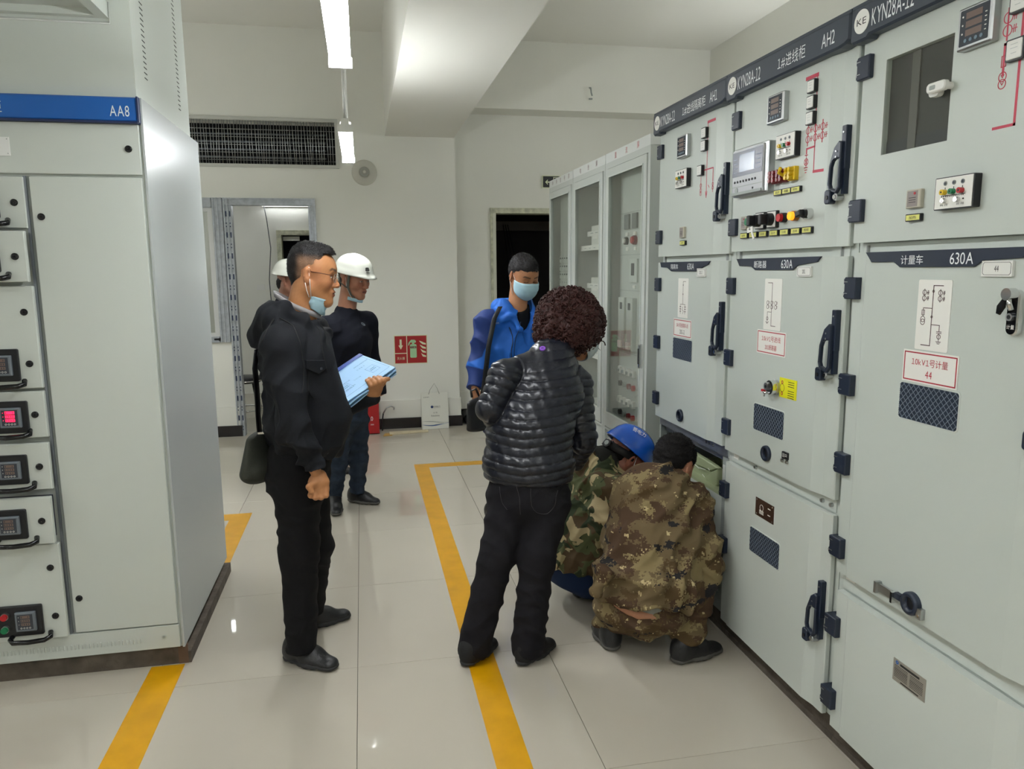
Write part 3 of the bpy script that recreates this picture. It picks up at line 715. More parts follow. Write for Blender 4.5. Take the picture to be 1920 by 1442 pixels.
for y, w in ((2.60, .02), (2.517, .033)):
    mb = MB(FR_R); u = -y
    mb.prism(rrect(u-.032, 1.741, u+.032, 1.801, .002, 1), 0, .012, BLACK); mb.prism(rrect(u-.029, 1.744, u+.027, 1.798), .012, .013, CARD)
    mb.cyl((u, 1.771), .022, .013, .034, BLACK, 20); mb.prism(rrect(u-.012, 1.752, u+.008, 1.790, .004, 2), .034, .060, BLACK, ch=.003)
    mb.build('selector_switch', d, B)
mb = MB(FR_R); mb.tube([(-2.60, 1.755, .05), (-2.592, 1.738, .055)], .003, STEEL); mb.prism([(-2.617, 1.744), (-2.578, 1.75), (-2.572, 1.733), (-2.612, 1.727)], .05, .053, CARD); mb.prism([(-2.588, 1.732), (-2.578, 1.732), (-2.560, 1.705), (-2.570, 1.701)], .05, .053, CARD); mb.build('key_tag', d, B)
mb = MB(FR_R); pb(mb, 2.444, 1.772, REDP); mb.build('push_button', d, B)
mb = MB(FR_R); pb(mb, 2.373, 1.773, AMB, mat('amber_ring', 'a8650f', .3)); mb.build('indicator_lamp', d, B)
mb = MB(FR_R); mb.cyl((-2.293, 1.775), .018, 0, .022, CHROME, 20); mb.cyl((-2.293, 1.775), .014, .022, .030, BLACK, 16); mb.prism([(-2.320, 1.781), (-2.29, 1.788), (-2.283, 1.770), (-2.312, 1.763)], .028, .046, BLACK, ch=.003); mb.build('rotary_switch', d, B)
for k, y in enumerate((2.719, 2.649, 2.578, 2.503, 2.434, 2.364, 2.297)): ylabel(d, y, 1.722, B, ['加热', '储能', '分合', '远方', '分闸', '合闸', '照明'][k])
handle(d, 2.127, 2.027, B)
for z in (2.166, 1.758): hinge(d, 2.838, z, B)
mb = door_panel(2.831, 2.098, .848, 1.632, (2.215, 2.160)); d = mb.build('middle_door', e, B)
s = strip(d, [(2.778, 1.634), (2.214, 1.634), (2.236, 1.616), (2.345, 1.606), (2.376, 1.590), (2.63, 1.590), (2.661, 1.604), (2.752, 1.606)], B, None)
lettering(d, B, FR_R, [('断路器', -2.592, 1.611, .027, .0065, TXTW, .088), ('630A', -2.412, 1.611, .030, .0065, TXTW, .072)])
card(d, 2.346, 2.264, 1.568, 1.602, B, '201'); diag(d, 2.560, 2.443, 1.372, 1.559, B, 201)
plate(d, 2.599, 2.402, 1.281, 1.369, B, '10kV1号进线', '201断路器')
mb = MB(FR_R); mb.prism([(-2.43, 1.137), (-2.322, 1.139), (-2.322, 1.209), (-2.43, 1.208)], 0, .002, YEL3)
for k in range(7): mb.box((-2.374, 1.197-.008*k-(.008 if k > 2 else 0), .002), (-2.336, 1.199-.008*k-(.008 if k > 2 else 0), .0024), TXTK)
for z in (1.192, 1.152): mb.circ((-2.412, z), .005, .003, .002, .0024, TXTR, 12)
mb.circ((-2.412, 1.172), .014, .0012, .002, .0024, TXTK); mb.build('warning_tag', d, B)
mb = MB(FR_R)
mb.cyl((-2.452, 1.168), .028, 0, .012, STEEL, 20); mb.ring((-2.452, 1.168), .016, .026, .012, .030, CHROME, 20); mb.cyl((-2.466, 1.170), .014, .012, .036, STEEL, 14); mb.cyl((-2.466, 1.170), .006, .036, .037, BLACK, 10)
mb.tube([(-2.488, 1.152, .03), (-2.476, 1.146, .036), (-2.462, 1.146, .036)], .004, CHROME); mb.box((-2.497, 1.148, .026), (-2.480, 1.156, .036), REDP); mb.tube([(-2.485, 1.145, .03), (-2.481, 1.13, .032)], .003, STEEL)
mb.build('lock', d, B)
meshwin(d, 2.600, 2.392, .983, 1.084, B); hole(d, 2.497, .909, B)
mb = MB(FR_R); mb.prism(rrect(-2.388, .919, -2.350, .945, .002, 1), 0, .006, BLACK); text_geo(mb, '回', -2.376, .932, .014, .0065, CARD); mb.box((-2.366, .93, .006), (-2.354, .932, .0064), CARD); mb.box((-2.366, .936, .006), (-2.354, .938, .0064), CARD)
for u in (-2.387, -2.357): mb.cyl((u, .911), .006, .0, .008, STEEL, 10)
mb.build('earthing_indicator', d, B)
handle(d, 2.127, 1.465, B)
for z in (1.527, 1.236, .948): hinge(d, 2.838, z, B)
d = door_panel(2.824, 2.098, .095, .795, (2.205, 2.150), lm=True, mat_=PAINT2).build('lower_door', e, B)
mb = MB(FR_R); mb.prism(rrect(-2.560, .652, -2.430, .722), 0, .002, mat('brown_plate', '3e2b22', .3))
for (u, z) in ((-2.55, .715), (-2.44, .715), (-2.55, .659), (-2.44, .659)): mb.cyl((u, z), .003, .002, .003, STEEL, 8)
mb.circ((-2.515, .69), .012, .0015, .002, .0026, CARD)
for k in range(4): mb.box((-2.53, .665+.004*k, .002), (-2.50, .667+.004*k, .0024), CARD)
for z in (.70, .675): mb.box((-2.47, z, .002), (-2.452, z+.003, .0024), CARD)
mb.build('rating_plate', d, B)
meshwin(d, 2.592, 2.381, .495, .592, B); handle(d, 2.122, .562, B)
for z in (.678, .437): hinge(d, 2.838, z, B)
mb = MB(FR_R); mb.box((-2.82, .80, -.034), (-2.11, .845, -.030), PAINT2)
mb.box((-2.80, .815, -.03), (-2.76, .833, -.027), CARD)
for u in (-2.62, -2.18, -2.13): mb.cyl((u, .822), .007, -.03, -.02, STEEL, 8)
mb.build('spacer_rail', e, B)
# --- AH3 (near)
e, B = cabinet(YS[2], YS[3], 'nearest switchgear cabinet, cropped by the right edge, with a tall dark viewing window', None, None)
header_board(e, B, 2.136, 1.32, None, '1#计量柜', 'AH3')
body(e, B, 2.078, 1.27)
d = door_panel(2.062, 1.300, 1.670, 2.262, (1.41, 1.36), holes=(1.962, 1.713, 1.914, 2.173)).build('upper_door', e, B)
mb = MB(FR_R); mb.box((-1.962, 1.914, -.006), (-1.713, 2.173, -.003), GLASS); mb.build('viewing_pane', d, B)
mb = MB(FR_R); IN = mat('compartment_inside', '2a2725', .6)
mb.box((-1.962, 1.914, -.022), (-1.713, 2.173, -.018), IN); mb.box((-1.875, 1.914, -.018), (-1.845, 2.173, -.014), mat('compartment_post', '5a5752', .5)); mb.box((-1.962, 1.914, -.018), (-1.713, 1.95, -.0165), mat('compartment_dark', '20222a', .6)); mb.build('compartment', d, B)
mb = MB(FR_R); mb.prism(rrect(-1.765, 2.035, -1.70, 2.06, .01, 4), .016, .03, WHITE, ch=.003); mb.prism(rrect(-1.77, 2.028, -1.735, 2.052, .01, 4), .0, .016, WHITE); mb.prism(rrect(-1.752, 2.042, -1.732, 2.053, .003, 3), .03, .0305, FRAME); mb.cyl((-1.712, 2.047), .009, 0, .016, WHITE, 12); mb.build('window_latch', d, B)
meter(d, 1.682, 1.576, 2.115, 2.213, B)
mb = MB(FR_R)
mb.line([(-1.512, 2.23), (-1.512, 1.917), (-1.570, 1.917)], .0065, 0, .0006, REDL); mb.line([(-1.512, 2.101), (-1.556, 2.101), (-1.556, 2.035)], .006, 0, .0006, REDL)
ctsym(mb, 1.553, 2.158, REDL, .012); 
mb.line([(-1.562, 2.076), (-1.550, 2.076), (-1.550, 2.052), (-1.562, 2.052), (-1.562, 2.076)], .002, 0, .0008, TXTR)
for z in (2.030, 2.014): mb.circ((-1.556, z), .0105, .002, 0, .0008, TXTR); mb.line([(-1.560, z+.004), (-1.556, z-.002), (-1.552, z+.004)], .0016, 0, .0008, TXTR)
ctsym(mb, 1.47, 2.158, REDL, .012)
mb.build('mimic_line', d, B)
for y, z in ((1.515, 2.079), (1.515, 2.182)): sqlamp(d, y, z, B, .024)
indbox(d, 1.717, 1.590, 1.740, 1.820, B); smallmeter(d, 1.832, 1.778, 1.754, 1.803, B); ylabel(d, 1.803, 1.729, B, '加热', .056, .02)
handle(d, 1.33, 2.027, B)
for z in (2.172, 1.764): hinge(d, 2.064, z, B)
d = door_panel(2.058, 1.300, .628, 1.642, (1.41, 1.355), lm=True).build('middle_door', e, B)
strip(d, [(1.994, 1.641), (1.43, 1.641), (1.45, 1.616), (1.56, 1.612), (1.588, 1.597), (1.846, 1.597), (1.872, 1.612), (1.966, 1.612)], B, None)
lettering(d, B, FR_R, [('计量车', -1.80, 1.617, .025, .0065, TXTW, .084), ('630A', -1.627, 1.618, .029, .0065, TXTW, .075)])
card(d, 1.562, 1.474, 1.574, 1.611, B, '44'); diag(d, 1.772, 1.655, 1.378, 1.564, B, 44)
plate(d, 1.810, 1.613, 1.287, 1.374, B, '10kV1号计量', '44'); meshwin(d, 1.814, 1.603, 1.182, 1.281, B)
mb = MB(FR_R)
mb.prism(rrect(-1.468, 1.44, -1.437, 1.545, .015, 5), .004, .018, CHROME, ch=.003); mb.prism(rrect(-1.465, 1.443, -1.44, 1.542, .0125, 5), .018, .0195, BLACKG)
mb.cyl((-1.452, 1.535), .014, .018, .04, CHROME, 18); mb.cyl((-1.453, 1.483), .009, .019, .026, STEEL, 14); mb.cyl((-1.453, 1.483), .005, .026, .0265, BLACK, 10)
text_geo(mb, '计量', -1.4525, 1.460, .010, .0198, CARD); mb.tube([(-1.452, 1.53, .03), (-1.446, 1.515, .035), (-1.443, 1.50, .03)], .006, CHROME)
mb.prism([(-1.468, 1.524), (-1.459, 1.521), (-1.459, 1.505), (-1.472, 1.487), (-1.482, 1.49), (-1.481, 1.508)], .03, .034, BLACKG, ch=.001)
mb.build('lock', d, B)
mb = MB(FR_R)
mb.prism(rrect(-1.845, .648, -1.835, .682), 0, .02, STEEL); mb.prism(rrect(-1.835, .654, -1.77, .678), .006, .012, STEEL); mb.prism(rrect(-1.77, .65, -1.762, .682), 0, .024, CHROME)
mb.lathe([(.033, 0), (.033, .012), (.030, .018), (.021, .018), (.017, .006)], NAVY, 26, (-1.706, .673)); mb.cyl((-1.706, .673), .018, 0, .007, BLACK)
mb.prism(rrect(-1.678, .645, -1.660, .675), 0, .014, STEEL); mb.cyl((-1.668, .655), .004, .014, .016, CHROME, 8); mb.box((-1.762, .665, .004), (-1.738, .683, .016), NAVY)
mb.build('crank_port', d, B)
for z in (1.535, 1.238, .987, .712): hinge(d, 2.064, z, B)
handle(d, 1.33, 1.42, B)
d = door_panel(2.044, 1.300, .092, .565, (1.41, 1.355), lm=True, mat_=PAINT2).build('lower_door', e, B)
mb = MB(FR_R); mb.prism(rrect(-1.763, .416, -1.636, .483), 0, .0015, mat('etched_aluminium', 'a8a49a', .35, metal=.5))
mb.circ((-1.748, .474), .004, .003, .0015, .002, BLUE, 12); mb.box((-1.735, .470, .0015), (-1.66, .476, .0019), TXTK)
for k in range(8): mb.box((-1.757, .430+.0048*k, .0015), (-1.705, .4312+.0048*k, .0018), TXTK); mb.box((-1.695, .430+.0048*k, .0015), (-1.645, .4312+.0048*k, .0018), TXTK)
mb.box((-1.73, .420, .0015), (-1.66, .423, .0019), TXTK)
mb.build('rating_plate', d, B)
for z in (.445, .192): hinge(d, 2.064, z, B)
mb = MB(FR_R); mb.box((-2.05, .57, -.034), (-1.30, .628, -.03), PAINT2); mb.box((-2.035, .605, -.03), (-1.99, .622, -.027), CARD); mb.build('spacer_rail', e, B)
# ------------------------------------------------------------------ glazed DC cabinets
DX = 1.56
FR_D = Matrix(((0, 0, -1, DX), (-1, 0, 0, 0), (0, 1, 0, 0), (0, 0, 0, 1)))
FR_G = FR_D@Matrix.Translation((0, 1.6, 0))@Matrix.Diagonal((1.05, 1.05, 1, 1))@Matrix.Translation((0, -1.6, 0))
def dc(y0, y1, txt, label, kind):
    B = (DX, (y0+y1)/2, 0); e = empty('glazed_cabinet', B, label, 'cabinet', 'glazed direct current cabinets')
    u0, u1 = -y0, -y1; w = u1-u0
    mb = MB(FR_D); D = -.6
    mb.box((u0, 0, D), (u0+.02, 2.26, -.02), DCP); mb.box((u1-.02, 0, D), (u1, 2.26, -.02), DCP); mb.box((u0, 2.2, D), (u1, 2.26, -.02), DCP)
    mb.box((u0, .08, D), (u1, .55, -.02), DCP); mb.box((u0, 0, D), (u1, 2.26, D+.01), DCP); mb.box((u0, 0, D), (u1, .08, -.04), FRAME)
    for a in (u0, u1-.035): mb.box((a, .08, -.02), (a+.035, 2.26, 0), DCP)
    mb.box((u0, 2.225, -.02), (u1, 2.262, 0), DCP); mb.box((u0, .545, -.02), (u1, .56, 0), DCP)
    mb.build('body', e, B)
    mb = MB(FR_D); mb.prism(rrect(u0+.004, 2.262, u1-.004, 2.320, .002, 1), -.1, .0, mat('white_header', 'd9dcd8', .4)); mb.build('header_strip', e, B)
    n = len(txt)
    for k, ch in enumerate(txt):
        f = (k+.5)/n if n > 3 else (.2, .5, .8)[k]
        lettering(e, B, FR_D, [(ch, u0+w*(.08+.84*f), 2.291, .036, .0006, TXTR if kind == 3 else mat('dark_red_lettering', '6a3a40'), .034)])
    gu0, gu1, gz0, gz1 = u0+.085, u1-.085, .665, 2.175
    mb = MB(FR_D)
    for (a, b, c, d_) in ((u0+.035, gu0, .57, 2.22), (gu1, u1-.035, .57, 2.22), (gu0, gu1, .57, gz0), (gu0, gu1, gz1, 2.22)): mb.box((a, c, -.012), (b, d_, .008), DCP)
    for (a, b, c, d_) in ((gu0, gu0+.008, gz0, gz1), (gu1-.008, gu1, gz0, gz1), (gu0, gu1, gz0, gz0+.008), (gu0, gu1, gz1-.008, gz1)): mb.box((a, c, .008), (b, d_, .012), PAINT2)
    dr = mb.build('door', e, B)
    mb = MB(FR_D); mb.box((gu0, gz0, -.004), (gu1, gz1, 0), GLASS); mb.build('glass_pane', dr, B)
    if kind == 3:
        mb = MB(FR_D); mb.prism(rrect(u1-.062, 1.035, u1-.045, 1.175, .006, 3), .008, .03, CHROME, ch=.003); mb.prism(rrect(u1-.058, 1.06, u1-.049, 1.15, .004), .03, .034, BLACK); mb.build('handle', dr, B)
    n = -.075
    mb = MB(FR_D)
    if kind == 3:
        mb.box((gu0, .57, n-.02), (gu1+.03, 2.2, n), DCP)
        for z in (1.94, 1.683, 1.463, 1.07, .86): mb.box((gu0, z, n), (gu1+.03, z+.003, n+.0015), FRAME)
        pn = mb.build('gear_panel', e, B)
        def it(nm, f): q = MB(FR_G); f(q); q.build(nm, pn, B)
        for y in (4.285, 4.155):
            it('panel_meter', lambda q, y=y: (q.prism(rrect(-y-.038, 1.83, -y+.038, 1.915), n, n+.012, mat('meter_grey_face', '767a78', .3)), q.prism(rrect(-y-.018, 1.79, -y+.018, 1.81), n, n+.01, CARD)))
        it('push_button', lambda q: (q.cyl((-4.29, 1.762), .022, n, n+.02, BLACK), q.cyl((-4.29, 1.762), .016, n+.02, n+.03, CARD)))
        it('push_button', lambda q: (q.cyl((-4.15, 1.762), .026, n, n+.02, DRED), q.cyl((-4.15, 1.762), .02, n+.02, n+.03, REDP)))
        for y in (4.285, 4.15): it('name_strip', lambda q, y=y: q.prism(rrect(-y-.018, 1.705, -y+.018, 1.725), n, n+.006, CARD))
        it('touch_panel', lambda q: (q.prism(rrect(-4.22, 1.52, -4.10, 1.655), n, n+.012, PAINT2), q.prism(rrect(-4.19, 1.56, -4.14, 1.63), n+.012, n+.013, SCRN)))
        it('name_strip', lambda q: q.prism(rrect(-4.18, 1.485, -4.14, 1.503), n, n+.006, CARD))
        for y in (4.31, 4.17): it('rectifier_module', lambda q, y=y: (q.prism(rrect(-y-.05, 1.12, -y+.05, 1.43), n, n+.03, DCP, ch=.003), q.prism(rrect(-y-.02, 1.36, -y+.02, 1.40), n+.03, n+.031, SCRN), q.prism(rrect(-y-.03, 1.13, -y+.03, 1.17), n+.03, n+.04, CARD)))
        for r_, z in enumerate((.985, .90, .80, .72)):
            for k in range(4):
                y = 4.36-.075*k
                if r_ % 2 == 0: it('breaker_switch', lambda q, y=y, z=z: (q.prism(rrect(-y-.02, z-.02, -y+.02, z+.02), n, n+.02, CARD, ch=.002), q.prism(rrect(-y-.008, z-.012, -y+.008, z+.005), n+.02, n+.03, FRAME)))
                else: it('indicator_lamp', lambda q, y=y, z=z, k=k: q.cyl((-y, z), .017, n, n+.018, (BLACK, FRAME, DRED, REDP)[k], 14))
    elif kind == 2:
        mb.box((gu0-.02, .57, -.5), (gu1+.02, 2.2, -.48), DCP)
        pn = mb.build('back_panel', e, B)
        for z in (1.76, 1.39, 1.0, .62):
            q = MB(FR_D); q.box((gu0-.03, z-.012, -.45), (gu1+.03, z+.004, -.05), WHITE)
            q.box((gu0-.03, z-.03, -.05), (gu1+.03, z+.006, -.045), WHITE)
            for k in range(5): q.box((gu0+.06+.11*k, z-.016, -.0449), (gu0+.10+.11*k, z-.011, -.0445), FRAME)
            q.build('shelf', e, B)
        for z in (1.865, 1.49, 1.10):
            q = MB(FR_D); q.box((gu0-.03, z-.03, -.10), (gu1+.03, z+.006, -.094), WHITE)
            for k in range(5): q.box((gu0+.05+.11*k, z-.012, -.0938), (gu0+.11+.11*k, z-.006, -.0934), FRAME)
            q.build('tray_front', e, B)
    else:
        mb.box((gu0, .57, n-.02), (gu1+.03, 2.2, n), DCP)
        pn = mb.build('gear_panel', e, B)
        for r_ in range(5):
            for k in range(5):
                q = MB(FR_G); u = -5.83+.062*k; z = 1.70-.062*r_
                q.prism(rrect(u, z-.05, u+.052, z, .002, 1), n, n+.006, PAINT2, ch=.001); q.box((u+.008, z-.022, n+.006), (u+.04, z-.010, n+.0066), SCRN if r_ < 3 else FRAME); q.build('relay_cell', pn, B)
        for k in range(2):
            q = MB(FR_G); u = -5.80+.13*k; q.prism(rrect(u, 1.42, u+.10, 1.455, .002, 1), n, n+.012, BLACK); q.prism(rrect(u+.015, 1.428, u+.045, 1.448), n+.012, n+.013, CARD); q.prism(rrect(u+.055, 1.428, u+.085, 1.448), n+.012, n+.013, CARD); q.build('socket', pn, B)
    return e
dc(4.72, 3.955, '直流屏', 'nearest glazed cabinet with a white strip of red lettering and gauges inside', 3)
e2 = dc(5.475, 4.725, '电池屏', 'middle glazed cabinet with white battery shelves inside', 2)
dc(6.20, 5.48, '中央信号屏', 'farthest glazed cabinet beside the dark doorway, with small relay cells inside', 1)
k = 0
for z in (1.764, 1.394, 1.004):
    for q in range(3):
        mb = MB(FR_D); u = -5.34+.19*q; mb.prism(rrect(u, z, u+.17, z+.145, .006, 2), -.38, -.10, mat('battery_case', 'd5d7cf', .4), ch=.004)
        mb.cyl((u+.05, z+.145), .001, -.2, -.19, DRED); mb.box((u+.03, z+.05, -.10), (u+.14, z+.10, -.099), CARD)
        mb.box((u+.02, z+.145, -.18), (u+.05, z+.158, -.15), DRED); mb.box((u+.12, z+.145, -.18), (u+.15, z+.158, -.15), BLACK)
        B = (DX+.24, -(u+.085), z)
        tag(mb.build('battery', None, B), '%s battery on the %s shelf of the middle glazed cabinet' % (['left', 'centre', 'right'][q], ['top', 'second', 'third'][k]), 'battery', 'batteries behind glass')
    k += 1
# ------------------------------------------------------------------ left low-voltage cabinet
B = (-1.28, 3.07, 0); e = empty('low_voltage_cabinet', B, 'large grey drawer cabinet with a blue header on the left', 'cabinet')
mb = MB(FR_L)
mb.box((-1.80, .085, -.99), (-.774, 2.228, -.012), PAINT2)
mb.build('body', e, B)
mb = MB(); mb.box((-.774, 3.072, .085), (-.766, 4.055, 2.232), mat('satin_steel_side', 'b6bcbb', .27, spec=.6, bump=.03, bscale=260)); mb.build('side_panel', e, B)
mb = MB(FR_L); mb.box((-2.6, 0, -.99), (-.785, .085, -.03), CONC); mb.box((-.79, 0, -1.0), (-.752, .05, -.03), CONC); mb.box((-.80, .0, -.04), (-.762, .085, -.028), mat('rust_brown', '6b5442', .8, var=.3)); mb.build('plinth', e, B)
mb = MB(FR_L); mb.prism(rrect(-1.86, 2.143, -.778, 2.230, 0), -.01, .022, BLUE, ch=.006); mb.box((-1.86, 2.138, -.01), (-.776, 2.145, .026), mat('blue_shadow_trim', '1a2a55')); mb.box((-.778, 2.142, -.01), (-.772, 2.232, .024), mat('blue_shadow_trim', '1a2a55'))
h = mb.build('header_board', e, B)
lettering(h, B, FR_L, [('AA8', -.836, 2.180, .038, .0228, TXTW, .066), ('低压馈线柜', -1.325, 2.184, .042, .0228, TXTW, .21)])
def lock(par, x, z, n=0, B=B):
    q = MB(FR_L); q.lathe([(.0125, n), (.0125, n+.004), (.0105, n+.006), (.0095, n+.006)], BLACKG, 20, (x, z)); q.cyl((x, z), .0096, n, n+.005, BLACK, 18); q.prism([(x-.004, z-.003), (x+.004, z-.003), (x, z+.004)], n+.005, n+.0068, BLACKG)
    q.build('lock', par, B)
mb = MB(FR_L); mb.prism(rrect(-1.80, 1.958, -.782, 2.138, .002, 1), -.012, .004, PAINT2, ch=.002); dd = mb.build('top_flap', e, B)
lock(dd, -.821, 2.050, .004)
mb = MB(FR_L); mb.prism(rrect(-1.42, 2.018, -1.214, 2.083), .004, .006, mat('nameplate_white', 'f1f2ef', .25)); 
for z in (2.076, 2.026): mb.cyl((-1.221, z), .002, .006, .0068, FRAME, 8)
mb.build('name_plate', dd, B)
mb = MB(FR_L); mb.prism(rrect(-1.163, .192, -.784, 1.947, .002, 1), -.012, .006, PAINT2, ch=.002); dd = mb.build('cable_door', e, B)
lock(dd, -1.134, 1.805, .006); lock(dd, -1.138, .335, .006)
mb = MB(FR_L); mb.prism(rrect(-1.80, .089, -.782, .186, .002, 1), -.012, .004, PAINT2, ch=.002); bp = mb.build('base_panel', e, B)
for k in range(62):
    x = -.93-.0135*k
    q = MB(FR_L) if k == 0 else None
mb = MB(FR_L)
for k in range(62):
    x = -.928-.0135*k; mb.prism(rrect(x-.003, .121, x+.003, .142, .0028, 2), .004, .0075, PAINT2, ch=.002)
tag(mb.build('vent_rib', bp, B), kind='stuff')
mb = MB(FR_L); mb.cyl((-.841, .140), .009, .004, .006, PAINT, 14); mb.cyl((-.841, .140), .005, .006, .0085, FRAME, 6); mb.build('bolt', bp, B)
mb = MB(FR_L); mb.box((-1.185, .19, -.03), (-1.163, 1.95, -.008), FRAME); mb.box((-1.185, .19, -.012), (-1.176, 1.95, .0), GALV); mb.build('slot_rail', e, B)
DRW = [(1.764, 1.946, 0, .005), (1.571, 1.753, .004, .045), (1.178, 1.556, 0, .02), (.990, 1.166, 0, .02), (.790, .970, 0, .03), (.585, .768, .0, .06), (.190, .574, 0, .03)]
METZ = {0: None, 1: None, 2: (1.207, 1.327, -1.252), 3: (1.012, 1.132, -1.240), 4: (.818, .930, -1.257), 5: (.614, .728, -1.268), 6: (.215, .337, -1.262)}
for i, (z0, z1, dx, n) in enumerate(DRW):
    q = MB(FR_L); q.prism(rrect(-1.80, z0, -1.183, z1, .002, 1), n-.018, n, PAINT2, ch=.003); q.box((-1.78, z0+.01, -.4), (-1.20, z1-.01, n-.018), mat('drawer_box_dark', '1a1f38', .5))
    dr = q.build('drawer', e, B)
    for z in ((z0+z1)/2,) if z1-z0 < .3 else (z1-.095, z0+.092): lock(dr, -1.219, z, n)
    if i == 0 or i == 1:
        q = MB(FR_L); q.prism(rrect(-1.46, z0+.035, -1.268, z1-.01, .006, 3), n, n+.014, BLACK, ch=.003); q.build('switch_bezel', dr, B)
    if METZ[i]:
        a, b, xr = METZ[i]; h_ = b-a
        q = MB(FR_L); q.prism(rrect(xr-(.16 if i < 6 else .30), a, xr, b, .006, 3), n, n+.012, BLACK, ch=.003); q.build('bezel', dr, B)
        m_ = MB(FR_L@Matrix.Translation((0, 0, n+.012)))
        x1 = xr-.02; x0 = x1-.072; za = a+.022; zb = b-.022; w = x1-x0; hh = zb-za
        on = REDON if i == 3 else None
        m_.prism(rrect(x0, za, x1, zb, .003, 2), 0, .012, mat('meter_smoked_bezel', '6d747b', .25), ch=.004)
        m_.prism(rrect(x0+.12*w, za+.12*hh, x1-.12*w, zb-.1*hh), .012, .0124, SCRN)
        for k in range(3):
            zz = za+hh*(.32+.19*k); m_.box((x0+.3*w, zz, .0124), (x0+.74*w, zz+.14*hh, .0128), on or DIGIT)
            for t_ in range(4): m_.box((x0+w*(.335+.105*t_), zz+.03*hh, .0128), (x0+w*(.365+.105*t_), zz+.11*hh, .013), SCRN)
            m_.cyl((x0+.2*w, zz+.07*hh), .018*w, .0124, .0128, on or CARD, 6)
        for k in range(4): m_.circ((x0+w*(.3+.14*k), za+.2*hh), .04*w, .012*w, .0124, .013, CARD, 10)
        m_.build('digital_meter', dr, B)
    if i == 6:
        q = MB(FR_L@Matrix.Translation((0, 0, n+.012))); q.cyl((-1.387, .303), .014, 0, .012, STEEL, 20); q.cyl((-1.387, .303), .012, .012, .022, REDP, 18); q.build('red_button', dr, B)
        q = MB(FR_L@Matrix.Translation((0, 0, n+.012))); q.cyl((-1.390, .251), .014, 0, .012, STEEL, 20); q.cyl((-1.390, .251), .012, .012, .022, GRN, 18); q.build('green_button', dr, B)
    hz = z0+.018; hx1 = -1.232 if i > 1 else -1.236; hx0 = hx1-.15
    q = MB(FR_L); q.tube([(hx0+.012, hz+.012, n), (hx0+.004, hz-.002, n+.02), (hx0+.02, hz-.006, n+.038), (hx0+.075, hz-.006, n+.044), (hx1-.02, hz-.004, n+.038), (hx1-.004, hz, n+.02), (hx1-.010, hz+.012, n)], .0095, BLACKG, 10); q.build('handle', dr, B)
# top bus box
B2 = (-1.2, 3.5, 2.23); e = empty('bus_box', B2, 'tall grey sheet metal bus box with slots standing on the blue headed cabinet', 'duct')
mb = MB(); mb.box((-2.6, 3.085, 2.232), (-.790, 3.975, 3.6), PAINT2); mb.build('casing', e, B2)
mb = MB(); mb.box((-.790, 3.085, 2.232), (-.784, 3.98, 3.6), PAINT2); mb.build('side_sheet', e, B2)
sl = MB(); sl.add([(-.7835, -.021, -.0018), (-.7835, .021, -.0018), (-.7835, .021, .0018), (-.7835, -.021, .0018), (-.783, -.021, -.0018), (-.783, .021, -.0018), (-.783, .021, .0018), (-.783, -.021, .0018)], [(0, 3, 2, 1), (4, 5, 6, 7), (0, 1, 5, 4), (1, 2, 6, 5), (2, 3, 7, 6), (3, 0, 4, 7)], DARK)
s0 = None
for y, zs, n in ((3.24, 2.338, 20), (3.79, 2.335, 30)):
    for k in range(n):
        if s0 is None: s0 = sl.build('slot', e); s0.location = (-B2[0], y-B2[1], zs+.0195*k-B2[2])
        else: dup(s0, e, (-B2[0], y-B2[1], zs+.0195*k-B2[2]))
B3 = (-1.5, 2.8, 2.48); e = empty('bus_duct', B3, 'grey bus duct with a lipped edge entering the bus box at the top left corner', 'duct')
mb = MB(); mb.box((-2.6, 1.9, 2.53), (-.90, 3.085, 2.56), DCP); mb.box((-2.6, 1.9, 2.56), (-.88, 3.085, 3.2), PAINT); mb.build('casing', e, B3)
mb = MB(); mb.box((-.895, 1.9, 2.505), (-.855, 3.085, 2.56), PAINT2); mb.box((-2.6, 3.055, 2.505), (-.855, 3.083, 2.53), PAINT2); mb.build('lip', e, B3)
mb = MB(); mb.tube([(-2.6, 3.08, 2.488), (-.852, 3.08, 2.488), (-.852, 3.08, 2.56)], .004, mat('sealant', 'c9cdc8', .5), 6); mb.build('sealant_bead', e, B3)
# ------------------------------------------------------------------ wall things and small objects
FW = frame_wall(YB)
# fire extinguisher sign
B = (.465, YB, .81); mb = MB(FW); CREAM = mat('photoluminescent_cream', 'dfe3c0', .5); SGR = mat('sign_red', 'a31c1d', .45); SGG = mat('sign_pale_green', 'a3cfa0', .5)
mb.prism(rrect(.297, .66, .634, .953), 0, .004, CREAM)
mb.prism(rrect(.305, .773, .422, .945), .004, .0046, SGR); mb.prism(rrect(.305, .668, .422, .765), .004, .0046, SGR); mb.prism(rrect(.430, .668, .626, .945), .004, .0046, SGR)
mb.prism([(.355, .91), (.375, .91), (.375, .85), (.388, .85), (.365, .808), (.342, .85), (.355, .85)], .0046, .005, CREAM)
text_geo(mb, '灭火器', .3635, .718, .028, .005, CREAM, w=.078)
mb.prism(rrect(.458, .722, .524, .86, .012), .0046, .005, SGG); mb.prism(rrect(.478, .855, .502, .878), .0046, .005, SGG)
mb.prism([(.47, .878), (.515, .875), (.52, .89), (.505, .905), (.47, .905), (.444, .875), (.438, .848), (.447, .848), (.46, .875)], .0046, .0051, SGG)
mb.prism(rrect(.461, .818, .521, .838), .005, .0054, mat('sign_brown', '4d2a22')); text_geo(mb, '灭火器', .491, .828, .012, .0056, CREAM, w=.045)
for k in range(4):
    z = .885-.042*k
    mb.prism([(.550+.006*k, z+.01), (.565+.004*k, z-.012), (.585, z-.028), (.618, z-.034), (.618, z-.018), (.596, z-.010), (.578, z+.000)], .0046, .005, CREAM)
